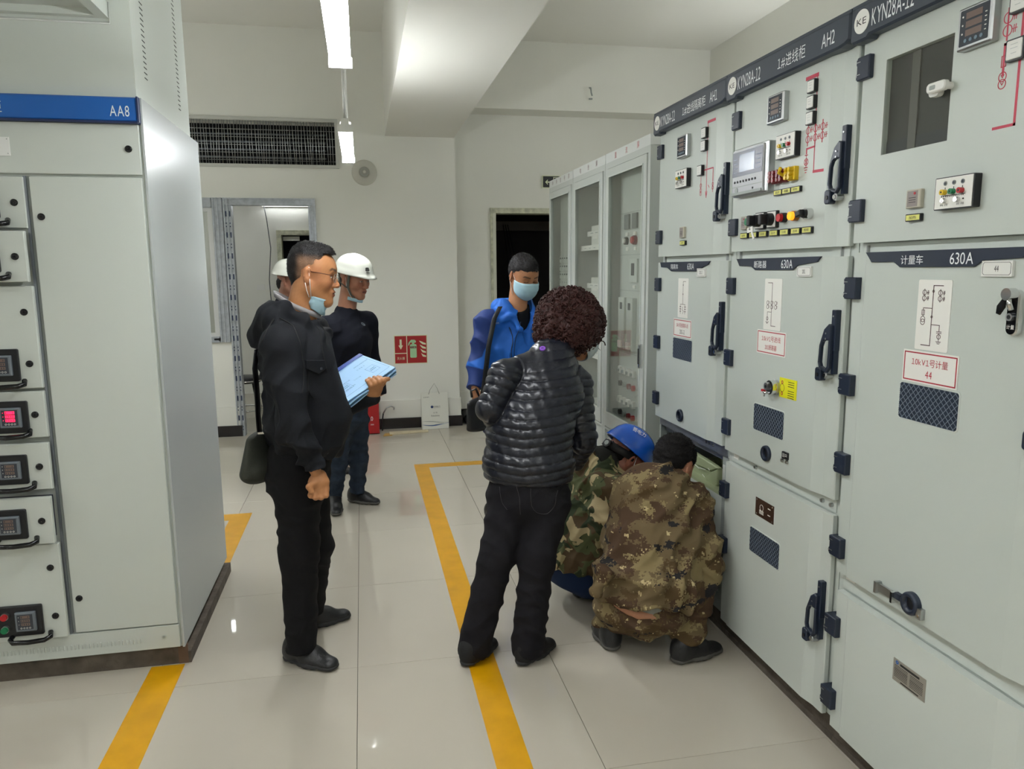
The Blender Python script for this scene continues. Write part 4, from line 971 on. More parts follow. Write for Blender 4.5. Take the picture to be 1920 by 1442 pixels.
tag(mb.build('fire_sign', None, B), 'red fire extinguisher sign on the back wall above the paper bag', 'sign')
# exit sign
B = (2.1, 7.97, 2.52); FX = frame_wall(7.97); mb = MB(FX)
mb.prism(rrect(1.925, 2.455, 2.285, 2.585, .004), 0, .018, CREAM); mb.prism(rrect(1.932, 2.462, 2.278, 2.578), .018, .0185, BLACK)
mb.prism([(1.955, 2.517), (1.985, 2.545), (1.985, 2.533), (1.975, 2.524), (2.02, 2.524), (2.02, 2.510), (1.975, 2.510), (1.985, 2.500), (1.985, 2.488)], .0185, .019, CREAM)
mb.prism(rrect(2.045, 2.468, 2.16, 2.568), .0185, .019, CREAM); mb.prism(rrect(2.051, 2.474, 2.154, 2.562), .019, .0193, BLACK)
mb.prism([(2.07, 2.48), (2.085, 2.51), (2.09, 2.535), (2.105, 2.54), (2.125, 2.525), (2.115, 2.515), (2.108, 2.52), (2.105, 2.505), (2.125, 2.485), (2.115, 2.48), (2.098, 2.495), (2.08, 2.478)], .0193, .0196, CREAM); mb.cyl((2.115, 2.55), .008, .0193, .0196, CREAM, 10)
text_geo(mb, 'EXIT', 2.22, 2.518, .05, .019, CREAM, w=.09)
tag(mb.build('exit_sign', None, B), 'black exit sign with a left arrow above the dark doorway, partly hidden', 'sign')
# round wall speaker
B = (.07, YB, 2.54); mb = MB(FW); SPK = mat('speaker_rim', 'c9c8bd', .6)
mb.lathe([(.122, 0), (.120, .008), (.110, .016), (.058, .05), (.052, .052)], SPK, 40, (.068, 2.543)); mb.cyl((.068, 2.543), .05, .05, .064, mat('speaker_hub', '9d9c92', .5), 28); mb.cyl((.068, 2.543), .014, .064, .068, SPK, 16); mb.ring((.068, 2.543), .034, .038, .064, .066, FRAME)
tag(mb.build('wall_speaker', None, B), 'round pale speaker cone on the back wall under the far lamp', 'speaker')
# paper bag
B = (.68, 7.5, 0); e = empty('paper_bag', B, 'white paper carrier bag with a blue wave leaning against the back wall', 'bag')
PB = mat('white_bag_paper', 'dfdfd4', .55); FB = Matrix.Translation((.685, 7.50, 0))@Matrix.Rotation(math.radians(3), 4, 'Z')@Matrix.Rotation(math.radians(-4), 4, 'X')@Matrix(((1, 0, 0, 0), (0, 0, -1, 0), (0, 1, 0, 0), (0, 0, 0, 1)))
mb = MB(FB); w = .136
mb.add([(-w, 0, .03), (w, 0, .03), (w, .37, .005), (-w, .37, .005), (-w, 0, -.05), (w, 0, -.05), (w, .37, -.02), (-w, .37, -.02), (w, .18, .0), (-w, .18, 0), (w, 0, -.01), (-w, 0, -.01)],
       [(0, 1, 2, 3), (5, 4, 7, 6), (1, 5, 6, 8), (1, 8, 2), (4, 0, 9), (4, 9, 7), (0, 3, 9), (0, 4, 5, 1)], PB); mb.build('paper', e, B)
mb = MB(FB)
def bagp(y): return .03-.025*y/.37+.001
def bagt(s, x, y, h, m_, wid):
    q = MB(); text_geo(q, s, x, y, h, 0, m_, w=wid)
    mb.add([(v[0], v[1], bagp(v[1])) for v in q.v], q.f, m_)
bagt('北京 电气', -.085, .325, .012, TXTK, .06); bagt('科锐电气', .02, .227, .014, TXTK, .07); bagt('BEIJING ELECTRIC', .02, .213, .005, TXTK, .07); bagt('公 司', .0, .165, .014, TXTK, .04); bagt('Solutions', .0, .135, .015, TXTK, .085)
mb.build('lettering', e, B); mb = MB(FB)
circ = [( -.03+.014*math.cos(a*PI/8), .225+.014*math.sin(a*PI/8)) for a in range(16)]
mb.add([(x, y, bagp(y)+.0005) for x, y in circ], [tuple(range(16))], mat('logo_blue', '1d3566'))
mb.build('logo', e, B)
def wave(y0, amp, th, m_, ph):
    mb = MB(FB); n = 20; vs = []
    for i in range(n+1):
        x = -w+2*w*i/n; y = y0+amp*math.sin(ph+i/n*3.6); t = th*(.3+math.sin(PI*min(1, i/n*1.2)))
        vs += [(x, y-t, bagp(y-t)+.0006), (x, y+t, bagp(y+t)+.0006)]
    mb.add(vs, [(2*i, 2*i+2, 2*i+3, 2*i+1) for i in range(n)], m_); mb.build('wave_print', e, B)
wave(.05, -.014, .0035, mat('wave_blue', '2a5b9c'), 3.3+PI); wave(.07, .010, .0014, mat('wave_dark', '30404e'), 1.2); wave(.055, .016, .001, mat('wave_dark', '30404e'), 3.6)
mb = MB(FB); mb.tube([(-.06, .355, .012), (-.045, .40, .015), (.0, .465, .02), (.03, .41, .015), (.05, .355, .012)], .0022, mat('bag_cord', '8c887c'), 6); mb.build('handle', e, B)
# red extinguisher box
B = (.06, 7.42, 0); e = empty('extinguisher_box', B, 'red metal fire extinguisher box on the floor behind the man in jeans', 'box')
mb = MB(); RB = mat('red_box_enamel', 'a81c20', .3); mb.box((-.20, 7.36, .01), (.12, 7.52, .33), RB); mb.build('body', e, B)
mb = MB(); mb.box((-.205, 7.352, .33), (.122, 7.525, .40), RB); mb.build('lid', e, B)
mb = MB(frame_wall(7.36)); text_geo(mb, '10', .035, .16, .042, .001, TXTW, w=.05); text_geo(mb, '消防', .05, .10, .014, .001, TXTW, w=.035); mb.build('lettering', e, B)
mb = MB(); mb.tube([(.165, 7.50, .18), (.20, 7.51, .235), (.245, 7.52, .25), (.275, 7.53, .232), (.272, 7.53, .21)], .008, STEEL, 8); mb.tube([(.165, 7.50, .18), (.15, 7.49, .10), (.15, 7.50, .004)], .007, BLACK, 8)
tag(mb.build('bent_pipe', None, (.2, 7.5, .2)), 'thin bent metal pipe beside the red box by the wall', 'pipe')
mb = MB(); mb.prism([(.215, 7.28), (.60, 7.34), (.60, 7.42), (.215, 7.40)], .0015, .012, mat('pale_plank', 'c9bd9d', .7, var=.15)); mb.prism([(.15, 7.24), (.24, 7.26), (.24, 7.36), (.17, 7.36)], .0015, .006, mat('plank_ochre', 'b08a45', .7, var=.2))
tag(mb.build('plank'), 'pale thin plank lying on the floor by the skirting', 'plank')
mb = MB(); mb.tube([(1.04, 7.62, .055), (1.055, 7.90, .055)], .052, mat('dark_foam', '2c2b2b', .8), 20, caps=False); mb.tube([(1.04, 7.62, .055), (1.055, 7.90, .055)], .034, BLACK, 20); 
tag(mb.build('foam_pipe'), 'short dark foam pipe on the floor in the wall recess', 'pipe')
# sockets and the stool in the annex
for i, (x, z) in enumerate(((-1.29, 1.40), (-1.17, 1.40), (-1.28, .50))):
    mb = MB(frame_wall(10.3)); mb.prism(rrect(x-.05, z-.035, x+.05, z+.035, .004), 0, .008, WHITE, ch=.002)
    tag(mb.build('wall_socket'), ['white wall socket beyond the doorway, left of the hanging wire', 'white wall socket beyond the doorway, behind the hanging wire', 'white wall socket low on the wall beyond the doorway'][i], 'socket')
mb = MB(); mb.tube([(-1.19, 10.24, 2.44), (-1.16, 10.2, 2.25), (-1.13, 10.2, 1.9), (-1.17, 10.2, 1.5), (-1.16, 10.2, 1.2)], .006, mat('grey_cable', '4c4f50'), 6)
tag(mb.build('wire'), 'grey wire hanging from the tube lamp beyond the doorway', 'wire')
mb = MB(); mb.tube([(-1.75, 8.1, 2.1), (-1.7, 8.1, 1.5), (-1.62, 8.1, 1.2), (-1.56, 8.1, 1.05), (-1.60, 8.1, .96), (-1.65, 8.1, 1.05), (-1.6, 8.1, 1.2)], .005, BLACK, 6)
tag(mb.build('wire'), 'black looped cable behind the window glass', 'wire')
B = (-1.28, 8.35, 0); e = empty('stool', B, 'black seated chrome stool in the room beyond the doorway', 'stool')
mb = MB(Matrix.Translation((-1.28, 8.35, 0))); mb.lathe([(.01, .43), (.17, .43), (.19, .45), (.19, .47), (.17, .49), (.01, .5)], BLACK, 28); mb.build('seat', e, B)
mb = MB(Matrix.Translation((-1.28, 8.35, 0))); mb.tube([(.2*math.cos(a*PI/12), .2*math.sin(a*PI/12), .455) for a in range(25)], .009, CHROME, 6); mb.build('seat_ring', e, B)
for k in range(4):
    a = PI/4+k*PI/2; mb = MB(Matrix.Translation((-1.28, 8.35, 0))); mb.tube([(.15*math.cos(a), .15*math.sin(a), .44), (.22*math.cos(a), .22*math.sin(a), .01)], .011, CHROME, 8); mb.build('leg', e, B)
mb = MB(Matrix.Translation((-1.28, 8.35, 0))); mb.tube([(.205*math.cos(a*PI/12), .205*math.sin(a*PI/12), .14) for a in range(25)], .008, CHROME, 6); mb.build('foot_ring', e, B)
# inner door of the annex
mb = MB(); mb.box((-1.06, 10.27, 0), (-1.0, 10.46, 2.13), fm); mb.box((-.40, 10.27, 0), (-.34, 10.46, 2.13), fm); mb.box((-1.06, 10.27, 2.07), (-.34, 10.46, 2.13), fm)
d3 = struct(mb, 'door_3')
mb = MB(frame_wall(10.4)); mb.prism(rrect(-.99, 2.0, -.78, 2.055), 0, .01, CARD); mb.build('paper_strip', d3)
# hook on the cross beam
mb = MB(); mb.tube([(2.35, 7.66, 3.42), (2.35, 7.62, 3.41), (2.35, 7.60, 3.36), (2.36, 7.60, 3.33)], .008, FRAME, 8); mb.cyl((2.35, 7.62), .02, 3.30, 3.31, FRAME, 10)
tag(mb.build('beam_hook'), 'small grey hook on the cross beam above the dark doorway', 'hook')
# ------------------------------------------------------------------ implicit body modelling
F3 = lambda *a: np.array(a, float)
def unit(v): v = np.asarray(v, float); return v/max(1e-9, np.linalg.norm(v))
class P:   # swept ellipsoid; ra, rb = (side, front) radii at a and b
    def __init__(s, a, b, ra, rb=None, side=None, k=.03, op=1, rl=None):
        s.a = F3(*a); s.b = F3(*b); rb = ra if rb is None else rb
        s.rd = not hasattr(ra, '__len__')
        s.k = k; s.op = op
        d = s.b-s.a; s.L = np.linalg.norm(d)
        u = d/s.L if s.L > 1e-6 else F3(0, 0, 1)
        if s.rd: s.r0, s.r1 = ra, rb; return
        sd = unit(side if side is not None else (1, 0, 0)); sd = unit(sd-u*(sd@u)) if s.L > 1e-6 else sd
        if s.L <= 1e-6:
            up = F3(0, 0, 1); up = up-sd*(up@sd)
            if np.linalg.norm(up) < .1: up = F3(0, 1, 0)-sd*sd[1]
            u = unit(up)
        s.F = np.stack([sd, np.cross(u, sd), u]); s.ra = F3(*ra[:2]); s.rb = F3(*rb[:2]); s.rl = rl
    def ev(s, X):
        Q = X-s.a
        if s.L > 1e-6:
            d = (s.b-s.a)/s.L; t = np.clip(Q@d/s.L, 0, 1); Q = Q-(t*s.L)[:, None]*d
        else: t = np.zeros(len(Q))
        if s.rd: return np.sqrt((Q*Q).sum(1))-(s.r0+(s.r1-s.r0)*t)
        Z = Q@s.F.T; r = s.ra+(s.rb-s.ra)*t[:, None]
        rl = np.minimum(r[:, 0], r[:, 1]) if s.rl is None else np.full(len(t), s.rl)
        r = np.column_stack([r, rl]); W_ = Z/r; k0 = np.sqrt((W_*W_).sum(1))+1e-9; k1 = np.sqrt(((W_/r)**2).sum(1))+1e-9
        return k0*(k0-1)/k1
class Cut:   # keeps the side where (x-p).n < 0
    def __init__(s, p, n, c=None, rad=None): s.p = F3(*p); s.n = unit(n); s.k = .004; s.op = 3; s.c = c; s.rad = rad
    def ev(s, X):
        d = (X-s.p)@s.n
        if s.rad is not None:   # only near a centre
            d = np.where(np.linalg.norm(X-F3(*s.c), axis=1) < s.rad, d, -1.)
        return d
def smin(a, b, k):
    h = np.clip(.5+.5*(b-a)/k, 0, 1); return b+(a-b)*h-k*h*(1-h)
def comb(D, d, p):
    if p.op == 1: return smin(D, d, p.k)
    if p.op == 2: return -smin(-D, d, p.k)
    return np.maximum(D, d)
def field(prims, X, chunk=None):
    D = np.full(len(X), 1e3)
    for p in prims: D = comb(D, p.ev(X), p)
    return D
def surf(prims, h, disp=None, B=8, amp=0):
    lo = np.full(3, 1e9); hi = -lo
    for p in prims:
        if p.op != 1: continue
        r = max(p.r0, p.r1) if p.rd else max(p.ra.max(), p.rb.max(), p.rl or 0)
        for q in (p.a, p.b): lo = np.minimum(lo, q-r); hi = np.maximum(hi, q+r)
    lo -= 3*h+amp+.01; hi += 3*h+amp+.01
    nb = np.ceil((hi-lo)/(h*B)).astype(int)
    g = np.stack(np.meshgrid(*[np.arange(n) for n in nb], indexing='ij'), -1).reshape(-1, 3)
    C = lo+(g+.5)*h*B; rad = h*B*.87
    pv = [p.ev(C) for p in prims]
    Dc = np.full(len(C), 1e3)
    for p, v in zip(prims, pv): Dc = comb(Dc, v, p)
    keep = np.abs(Dc) < rad*1.7+amp
    N = nb*B+1
    A = np.empty(N, np.float32)
    sg = np.where(Dc > 0, 1., -1.).astype(np.float32).reshape(nb)
    big = np.repeat(np.repeat(np.repeat(sg, B, 0), B, 1), B, 2)
    A[:-1, :-1, :-1] = big; A[-1] = 1; A[:, -1] = 1; A[:, :, -1] = 1
    kb = g[keep]; M = len(kb)
    off = np.stack(np.meshgrid(*[np.arange(B+1)]*3, indexing='ij'), -1).reshape(-1, 3); K = len(off)
    X = (lo+(kb[:, None]*B+off[None])*h).reshape(-1, 3)
    D = np.full(len(X), 1e3)
    for p, v in zip(prims, pv):
        v = v[keep]; near = (v < Dc[keep]+2.2*rad+p.k*2) if p.op == 1 else ((v < rad*1.6+p.k*2) if p.op == 2 else (v > -rad*1.8))
        if not near.any(): continue
        mk = np.repeat(near, K); Y = X if near.all() else X[mk]
        D[mk] = comb(D[mk], p.ev(Y), p)
    if disp is not None: D = D+disp(X)
    I = (kb[:, None]*B+off[None]).reshape(-1, 3)
    A[I[:, 0], I[:, 1], I[:, 2]] = D
    # surface nets
    S = A < 0
    c = S[:-1, :-1, :-1].astype(np.int8)
    for dx, dy, dz in ((1,0,0),(0,1,0),(0,0,1),(1,1,0),(1,0,1),(0,1,1),(1,1,1)):
        c = c+S[dx:S.shape[0]-1+dx, dy:S.shape[1]-1+dy, dz:S.shape[2]-1+dz]
    ci = np.argwhere((c > 0) & (c < 8)); idx = np.full(c.shape, -1, np.int64); idx[tuple(ci.T)] = np.arange(len(ci))
    acc = np.zeros((len(ci), 3)); cnt = np.zeros(len(ci))
    cor = [(i, j, k) for i in (0, 1) for j in (0, 1) for k in (0, 1)]
    for a in cor:
        for ax in range(3):
            if a[ax]: continue
            b = list(a); b[ax] = 1
            va = A[ci[:, 0]+a[0], ci[:, 1]+a[1], ci[:, 2]+a[2]]; vb = A[ci[:, 0]+b[0], ci[:, 1]+b[1], ci[:, 2]+b[2]]
            mk = (va < 0) != (vb < 0); t = np.where(mk, va/np.where(mk, va-vb, 1), 0)
            q = np.tile(F3(*a), (len(ci), 1)); q[:, ax] = t
            acc += q*mk[:, None]; cnt += mk
    V = lo+(ci+acc/cnt[:, None])*h
    Q = []
    for ax in range(3):
        s0 = [slice(None)]*3; s1 = [slice(None)]*3; s0[ax] = slice(0, -1); s1[ax] = slice(1, None)
        ch = S[tuple(s0)] != S[tuple(s1)]; e = np.argwhere(ch)
        o1, o2 = [x for x in range(3) if x != ax]
        e = e[(e[:, o1] > 0) & (e[:, o2] > 0) & (e[:, o1] < c.shape[o1]) & (e[:, o2] < c.shape[o2])]
        ins = S[tuple(e.T)]
        def at(d1, d2):
            q = e.copy(); q[:, o1] -= d1; q[:, o2] -= d2; return idx[tuple(q.T)]
        quad = np.stack([at(0, 0), at(1, 0), at(1, 1), at(0, 1)], 1)
        flip = ins if ax != 1 else ~ins
        quad[flip] = quad[flip][:, ::-1]
        quad = quad[(quad >= 0).all(1)]
        Q.append(quad)
    Q = np.concatenate(Q)[:, ::-1]
    return V, Q
def vnorm(V, Q):
    n = np.cross(V[Q[:, 2]]-V[Q[:, 0]], V[Q[:, 3]]-V[Q[:, 1]]); N = np.zeros_like(V)
    for k in range(4):
        for a in range(3): N[:, a] += np.bincount(Q[:, k], n[:, a], len(V))
    return N/(np.linalg.norm(N, axis=1)[:, None]+1e-12)
def smooth(V, Q, it=1, w=.5):
    E = np.concatenate([Q[:, [0, 1]], Q[:, [1, 2]], Q[:, [2, 3]], Q[:, [3, 0]]]); cnt = np.bincount(E[:, 0], minlength=len(V))+np.bincount(E[:, 1], minlength=len(V))
    for _ in range(it):
        S_ = np.zeros_like(V)
        for a in range(3): S_[:, a] = np.bincount(E[:, 0], V[E[:, 1], a], len(V))+np.bincount(E[:, 1], V[E[:, 0], a], len(V))
        V = V+(S_/np.maximum(cnt, 1)[:, None]-V)*w
    return V
def mesh_np(name, V, Q, mats, parent=None, base=(0, 0, 0), col=None, mi=None):
    me = bpy.data.meshes.new(name); n = len(Q)
    me.vertices.add(len(V)); me.vertices.foreach_set('co', (V-F3(*base)).astype(np.float32).ravel())
    me.loops.add(n*4); me.loops.foreach_set('vertex_index', Q.astype(np.int32).ravel())
    me.polygons.add(n); me.polygons.foreach_set('loop_start', np.arange(0, n*4, 4, dtype=np.int32)); me.polygons.foreach_set('use_smooth', np.ones(n, bool))
    for m_ in mats: me.materials.append(m_)
    if mi is not None: me.polygons.foreach_set('material_index', mi.astype(np.int32))
    me.update(calc_edges=True)
    if col is not None:
        ca = me.color_attributes.new('Col', 'FLOAT_COLOR', 'POINT'); ca.data.foreach_set('color', np.column_stack([col, np.ones(len(V))]).astype(np.float32).ravel())
    o = bpy.data.objects.new(name, me); COL.objects.link(o)
    if parent is not None: o.parent = parent
    else: o.location = base
    return o
def rid(V, dirs, amps, seed=0):
    'soft ridged cloth folds'
    rng = np.random.RandomState(seed); d = np.zeros(len(V))
    wv = .035*np.stack([np.sin(V@rng.uniform(-14, 14, 3)+rng.uniform(0, 6)) for _ in range(3)], 1)+.012*np.stack([np.sin(V@rng.uniform(-45, 45, 3)+rng.uniform(0, 6)) for _ in range(3)], 1)
    Wp = V+wv
    for k, a in zip(dirs, amps):
        m_ = np.clip(.5+.8*np.sin(V@rng.uniform(-9, 9, 3)+rng.uniform(0, 6)), 0, 1)
        d += a*m_*(1-2*np.abs(np.sin(Wp@F3(*k)+rng.uniform(0, 6))))
    return d
def L3(h): return np.array(lin(h)[:3])
def mixc(c, c2, w): return c*(1-w[:, None])+c2*w[:, None]
def sst(x, a, b): t = np.clip((x-a)/(b-a), 0, 1); return t*t*(3-2*t)
SKIN = mat('skin', 'c09070', .5, attr=True, bump=.06, bscale=350, spec=.4)
CLOTH = lambda n, c, r=.85, **k: mat(n, c, r, spec=k.pop('spec', .2), bump=k.pop('bump', .25), bscale=k.pop('bscale', 500), **k)
# ---- head
class Head:
    def __init__(s, c, fwd, up, sc=1.0, ky=1.0):
        s.ky = ky
        s.c = F3(*c); s.f = unit(fwd); u = unit(up); s.u = unit(u-s.f*(u@s.f)); s.r = np.cross(s.f, s.u); s.sc = sc
        s.M = np.stack([s.r, s.f, s.u], 1)      # local -> world columns
    def w(s, x, y, z): return s.c+s.M@(F3(x, y*s.ky, z)*s.sc)
    def loc(s, V): return (V-s.c)@s.M/s.sc/F3(1, s.ky, 1)
    def prims(s, neck_to, nr=.056, ears=True, mouth=True, hat=False):
        q = s.sc; w = s.w; R_ = s.r; out = []
        def E(c, r, k=.02, op=1, f=None):
            p = P(w(*c), w(*c), (r[0]*q, r[1]*q*(s.ky if r[1] > .05 else 1)), side=R_, k=k, op=op, rl=r[2]*q); p.F = np.stack([s.r, s.f, s.u]) if f is None else f
            out.append(p)
        E((0, -.013, .042), (.076, .088, .082), .03)
        E((0, .020, -.015), (.064, .068, .088), .04)
        E((0, .034, .035), (.062, .062, .055), .03)
        for sg in (-1, 1):
            out.append(P(w(sg*.052, .0, -.045), w(sg*.016, .068, -.092), .019*q, .016*q, k=.035))
            E((sg*.042, .058, -.018), (.022, .024, .022), .03)
        E((0, .072, -.094), (.020, .017, .016), .02)
        out.append(P(w(-.034, .080, .030), w(.034, .080, .030), .011*q, k=.016))
        out.append(P(w(0, .086, .022), w(0, .106, -.022), .0075*q, .0105*q, k=.012))
        E((0, .108, -.027), (.0115, .011, .009), .008)
        for sg in (-1, 1):
            E((sg*.0125, .098, -.029), (.008, .011, .0075), .006)
            E((sg*.031, .094, .006), (.019, .010, .011), .010, 2)
            E((sg*.030, .076, .006), (.0145, .0135, .012), .004)
        if mouth:
            E((0, .082, -.058), (.026, .016, .018), .014)
            E((0, .094, -.0525), (.022, .0085, .0052), .006); E((0, .092, -.0640), (.018, .0085, .0058), .006)
            out.append(P(w(-.021, .1, -.0583), w(.021, .1, -.0583), .0022*q, k=.003, op=2))
            for sg in (-1, 1): out.append(P(w(sg*.006, .112, -.0365), w(sg*.007, .104, -.034), .003*q, k=.003, op=2))
        if ears:
            for sg in (-1, 1):
                a = math.radians(22)*sg; rx = s.r*math.cos(a)+s.f*math.sin(-a)*1; rx = unit(s.r*math.cos(a)-s.f*math.sin(a)); fy = np.cross(s.u, rx)
                Fm = np.stack([rx, fy, s.u])
                E((sg*.080, -.010, .004), (.006, .017, .030), .006, 1, Fm)
                E((sg*.076, -.004, -.022), (.0075, .010, .011), .006, 1, Fm)
                E((sg*.0885, -.0045, .006), (.0065, .0085, .017), .003, 2, Fm); out.append(P(w(sg*.084, -.012, .024), w(sg*.0835, -.022, -.004), .0022*q, k=.003))
        n0 = w(0, -.022, -.045); out.append(P(n0, neck_to, nr, nr*1.12, k=.03))
        return out
    def color(s, V, skin, lip='8f4f45', brow='1c1614', stub=.0, flush=.35, shut=False):
        L = s.loc(V); x, y, z = L.T; ax = np.abs(x)
        c = np.tile(L3(skin), (len(V), 1))
        rng = np.sin(x*310+z*170)*np.sin(y*290-z*210)
        c = c*(1+.03*rng[:, None])
        face = (y > .03)
        c = mixc(c, L3('b8694c'), flush*face*np.exp(-((ax-.042)**2+(z+.02)**2)/.0006))
        c = mixc(c, L3('a85c48'), flush*.8*face*np.exp(-(x**2+(z+.027)**2)/.0002))
        c = mixc(c, L3('a8604a'), flush*(ax > .07)*(np.abs(z) < .04)*.6)
        lp = face*np.exp(-((x/.022)**4))*sst(-np.abs(z+.0585), -.0115, -.0085)*(y > .078)
        c = mixc(c, L3(lip), lp*.8)
        c = mixc(c, L3('3a1f1c'), face*(ax < .020)*sst(-np.abs(z+.0583), -.0022, -.0010)*(y > .078))
        bz = .030+.006*np.clip((ax-.012)/.03, 0, 1)-.012*np.clip((ax-.045)/.015, 0, 1)
        c = mixc(c, L3(brow), .8*face*(y > .05)*sst(ax, .010, .014)*sst(-ax, -.056, -.048)*sst(-np.abs(z-bz), -.0058, -.0030))
        ez = .0045
        if not shut: c = mixc(c, L3('d8cfc6'), (y > .07)*sst(-(((ax-.0305)/.0125)**2+((z-ez)/.0035)**2), -1.3, -.8)*face)
        if not shut: c = mixc(c, L3('120c0a'), (y > .07)*sst(-(((ax-.0305)/.0045)**2+((z-ez)/.0042)**2), -1.3, -.8)*face)
        c = mixc(c, L3('231714'), .9*(y > .06)*(ax > .016)*(ax < .046)*sst(-np.abs(z-ez-(-.0035 if shut else .0034)), -.0018, -.0006)*face)
        c = mixc(c, L3('6a3a2c'), .35*face*np.exp(-((ax-.0305)**2/.0003+(z+.006)**2/.00003)))
        if stub:
            m_ = sst(y, .01, .05)*sst(-z, .035, .055)*(1-np.exp(-((x/.03)**2+((z+.058)/.012)**2)))
            c = mixc(c, L3('4b3c34'), stub*m_)
        return c
def body_mesh(name, chunks, base, colf, label=None, cat=None):
    Vs = []; Qs = []; o = 0
    for prims, h in chunks:
        V, Q = surf(prims, h); V = smooth(V, Q, 1, .4); Vs.append(V); Qs.append(Q+o); o += len(V)
    V = np.concatenate(Vs); Q = np.concatenate(Qs)
    ob = mesh_np(name, V, Q, [SKIN], None, base, colf(V)); tag(ob, label, cat); return ob
# ---- hand
def hand(wrist, d, pn, side=1, curl=(.5, .6, .7, .8), thumb=(.3, .2), sc=1.0, spread=.12, palm_l=.092, th_in=.4):
    'wrist point, finger direction, palm normal (facing out of the palm); side +1 = thumb on the left of d seen from the back'
    d = unit(d); pn = unit(F3(*pn)-d*(F3(*pn)@d)); lt = np.cross(d, pn)*side     # towards the thumb
    w = F3(*wrist); out = [P(w-d*.03*sc, w+d*.012*sc, (.024*sc, .019*sc), (.028*sc, .018*sc), side=lt, k=.02)]
    for k in range(4):
        x = (.5-(k+.5)/4)*2*.030*sc
        a = w+d*.018*sc+lt*x*.55; b = w+d*(palm_l-.004*abs(k-1))*sc+lt*x
        out.append(P(a, b, (.013*sc, .0135*sc), (.0105*sc, .0105*sc), side=lt, k=.014))
    out.append(P(w+d*.02*sc+lt*.018*sc+pn*.008*sc, w+d*.055*sc+lt*.022*sc+pn*.008*sc, .015*sc, .012*sc, k=.015))
    Ls = ((.040, .025, .021), (.044, .028, .022), (.041, .026, .022), (.032, .020, .019))
    for k in range(4):
        x = (.5-(k+.5)/4)*2*.031*sc; p = w+d*(palm_l-.004*abs(k-1))*sc+lt*x
        dd = unit(d+lt*spread*(1.5-k)*.35); ang = 0
        for j in range(3):
            ang += curl[k]*(1.0, 1.15, .75)[j]
            v = dd*math.cos(ang)+pn*math.sin(ang); q = p+v*Ls[k][j]*sc
            r = (.0095, .0085, .0075)[j]*sc*(.88 if k == 3 else 1); out.append(P(p, q, r, r*.92, k=.0035)); p = q
    p = w+d*.025*sc+lt*.026*sc+pn*.006*sc
    v = unit(lt*.75+d*.7+pn*th_in)
    for j, Lt in enumerate((.038, .030, .026)):
        if j: v = unit(v*math.cos(thumb[j-1])+unit(d-lt*.5+pn*.3)*math.sin(thumb[j-1]))
        q = p+v*Lt*sc; out.append(P(p, q, (.0125, .0105, .0095)[j]*sc, (.0105, .0098, .0085)[j]*sc, k=.006)); p = q
    return out
# ---- hair made of an offset scalp plus short strands
def hair(par, base, hd, prims, h, m_, cutf, strands=0, slen=.012, seed=1, noise=.003, nk=120, dirf=None, th=.0007, name='hair', sm=1, disp=None, colf=None):
    rng = np.random.RandomState(seed)
    kk = [rng.normal(0, nk, 3) for _ in range(5)]
    def dsp(X):
        L = hd.loc(X); d = cutf(L)
        n = sum(np.sin(X@k+i) for i, k in enumerate(kk))*noise/3
        return n+d
    V, Q = surf(prims, h, dsp, amp=.02); V = smooth(V, Q, sm, .4)
    if strands:
        N = vnorm(V, Q); L = hd.loc(V); pick = rng.choice(len(V), min(strands, len(V)), replace=False)
        Vs = [V]; Qs = [Q]; o = len(V)
        p = V[pick]-N[pick]*.002; n = N[pick]
        dv = n*.6+(hd.M@np.array(dirf if dirf is not None else (0, .35, .35)))[None]+rng.normal(0, .35, p.shape); dv /= np.linalg.norm(dv, axis=1)[:, None]
        ln = slen*rng.uniform(.6, 1.2, len(p))[:, None]
        s1 = np.cross(dv, rng.normal(0, 1, p.shape)); s1 /= np.linalg.norm(s1, axis=1)[:, None]; s2 = np.cross(dv, s1)
        bend = (hd.M@np.array((0, -.1, -.35)))[None]
        mid = p+dv*ln*.55; tip = p+dv*ln+bend*ln*.35
        vv = np.stack([p+s1*th*1.5, p-s1*th*.75+s2*th, p-s1*th*.75-s2*th, mid+s1*th, mid-s1*th*.6+s2*th*.8, mid-s1*th*.6-s2*th*.8, tip+s1*th*.2, tip-s1*th*.1+s2*th*.1, tip-s1*th*.1-s2*th*.1], 1).reshape(-1, 3)
        i = (np.arange(len(p))*9+o)[:, None]
        Vs.append(vv)
        for r_ in (0, 3):
            for a in range(3):
                b = (a+1) % 3; Qs.append(np.concatenate([i+r_+a, i+r_+b, i+r_+3+b, i+r_+3+a], 1))
        V = np.concatenate(Vs); Q = np.concatenate(Qs)
    return mesh_np(name, V, Q, [m_], par, base, colf(hd.loc(V)) if colf else None)
def garment(par, base, name, prims, h, m_, folds=None, amp=1, seed=0, it=1, dispf=None, colf=None, fin=True):
    V, Q = surf(prims, h); V = smooth(V, Q, it, .5); N = vnorm(V, Q)
    d = np.zeros(len(V))
    if folds: d += rid(V, [f[0] for f in folds], [f[1]*amp for f in folds], seed)
    if dispf: d += dispf(V, N)
    V = V+N*d[:, None]
    if fin: V = smooth(V, Q, 1, .35)
    c = colf(V) if colf else None
    return mesh_np(name, V, Q, m_ if isinstance(m_, list) else [m_], par, base, c)
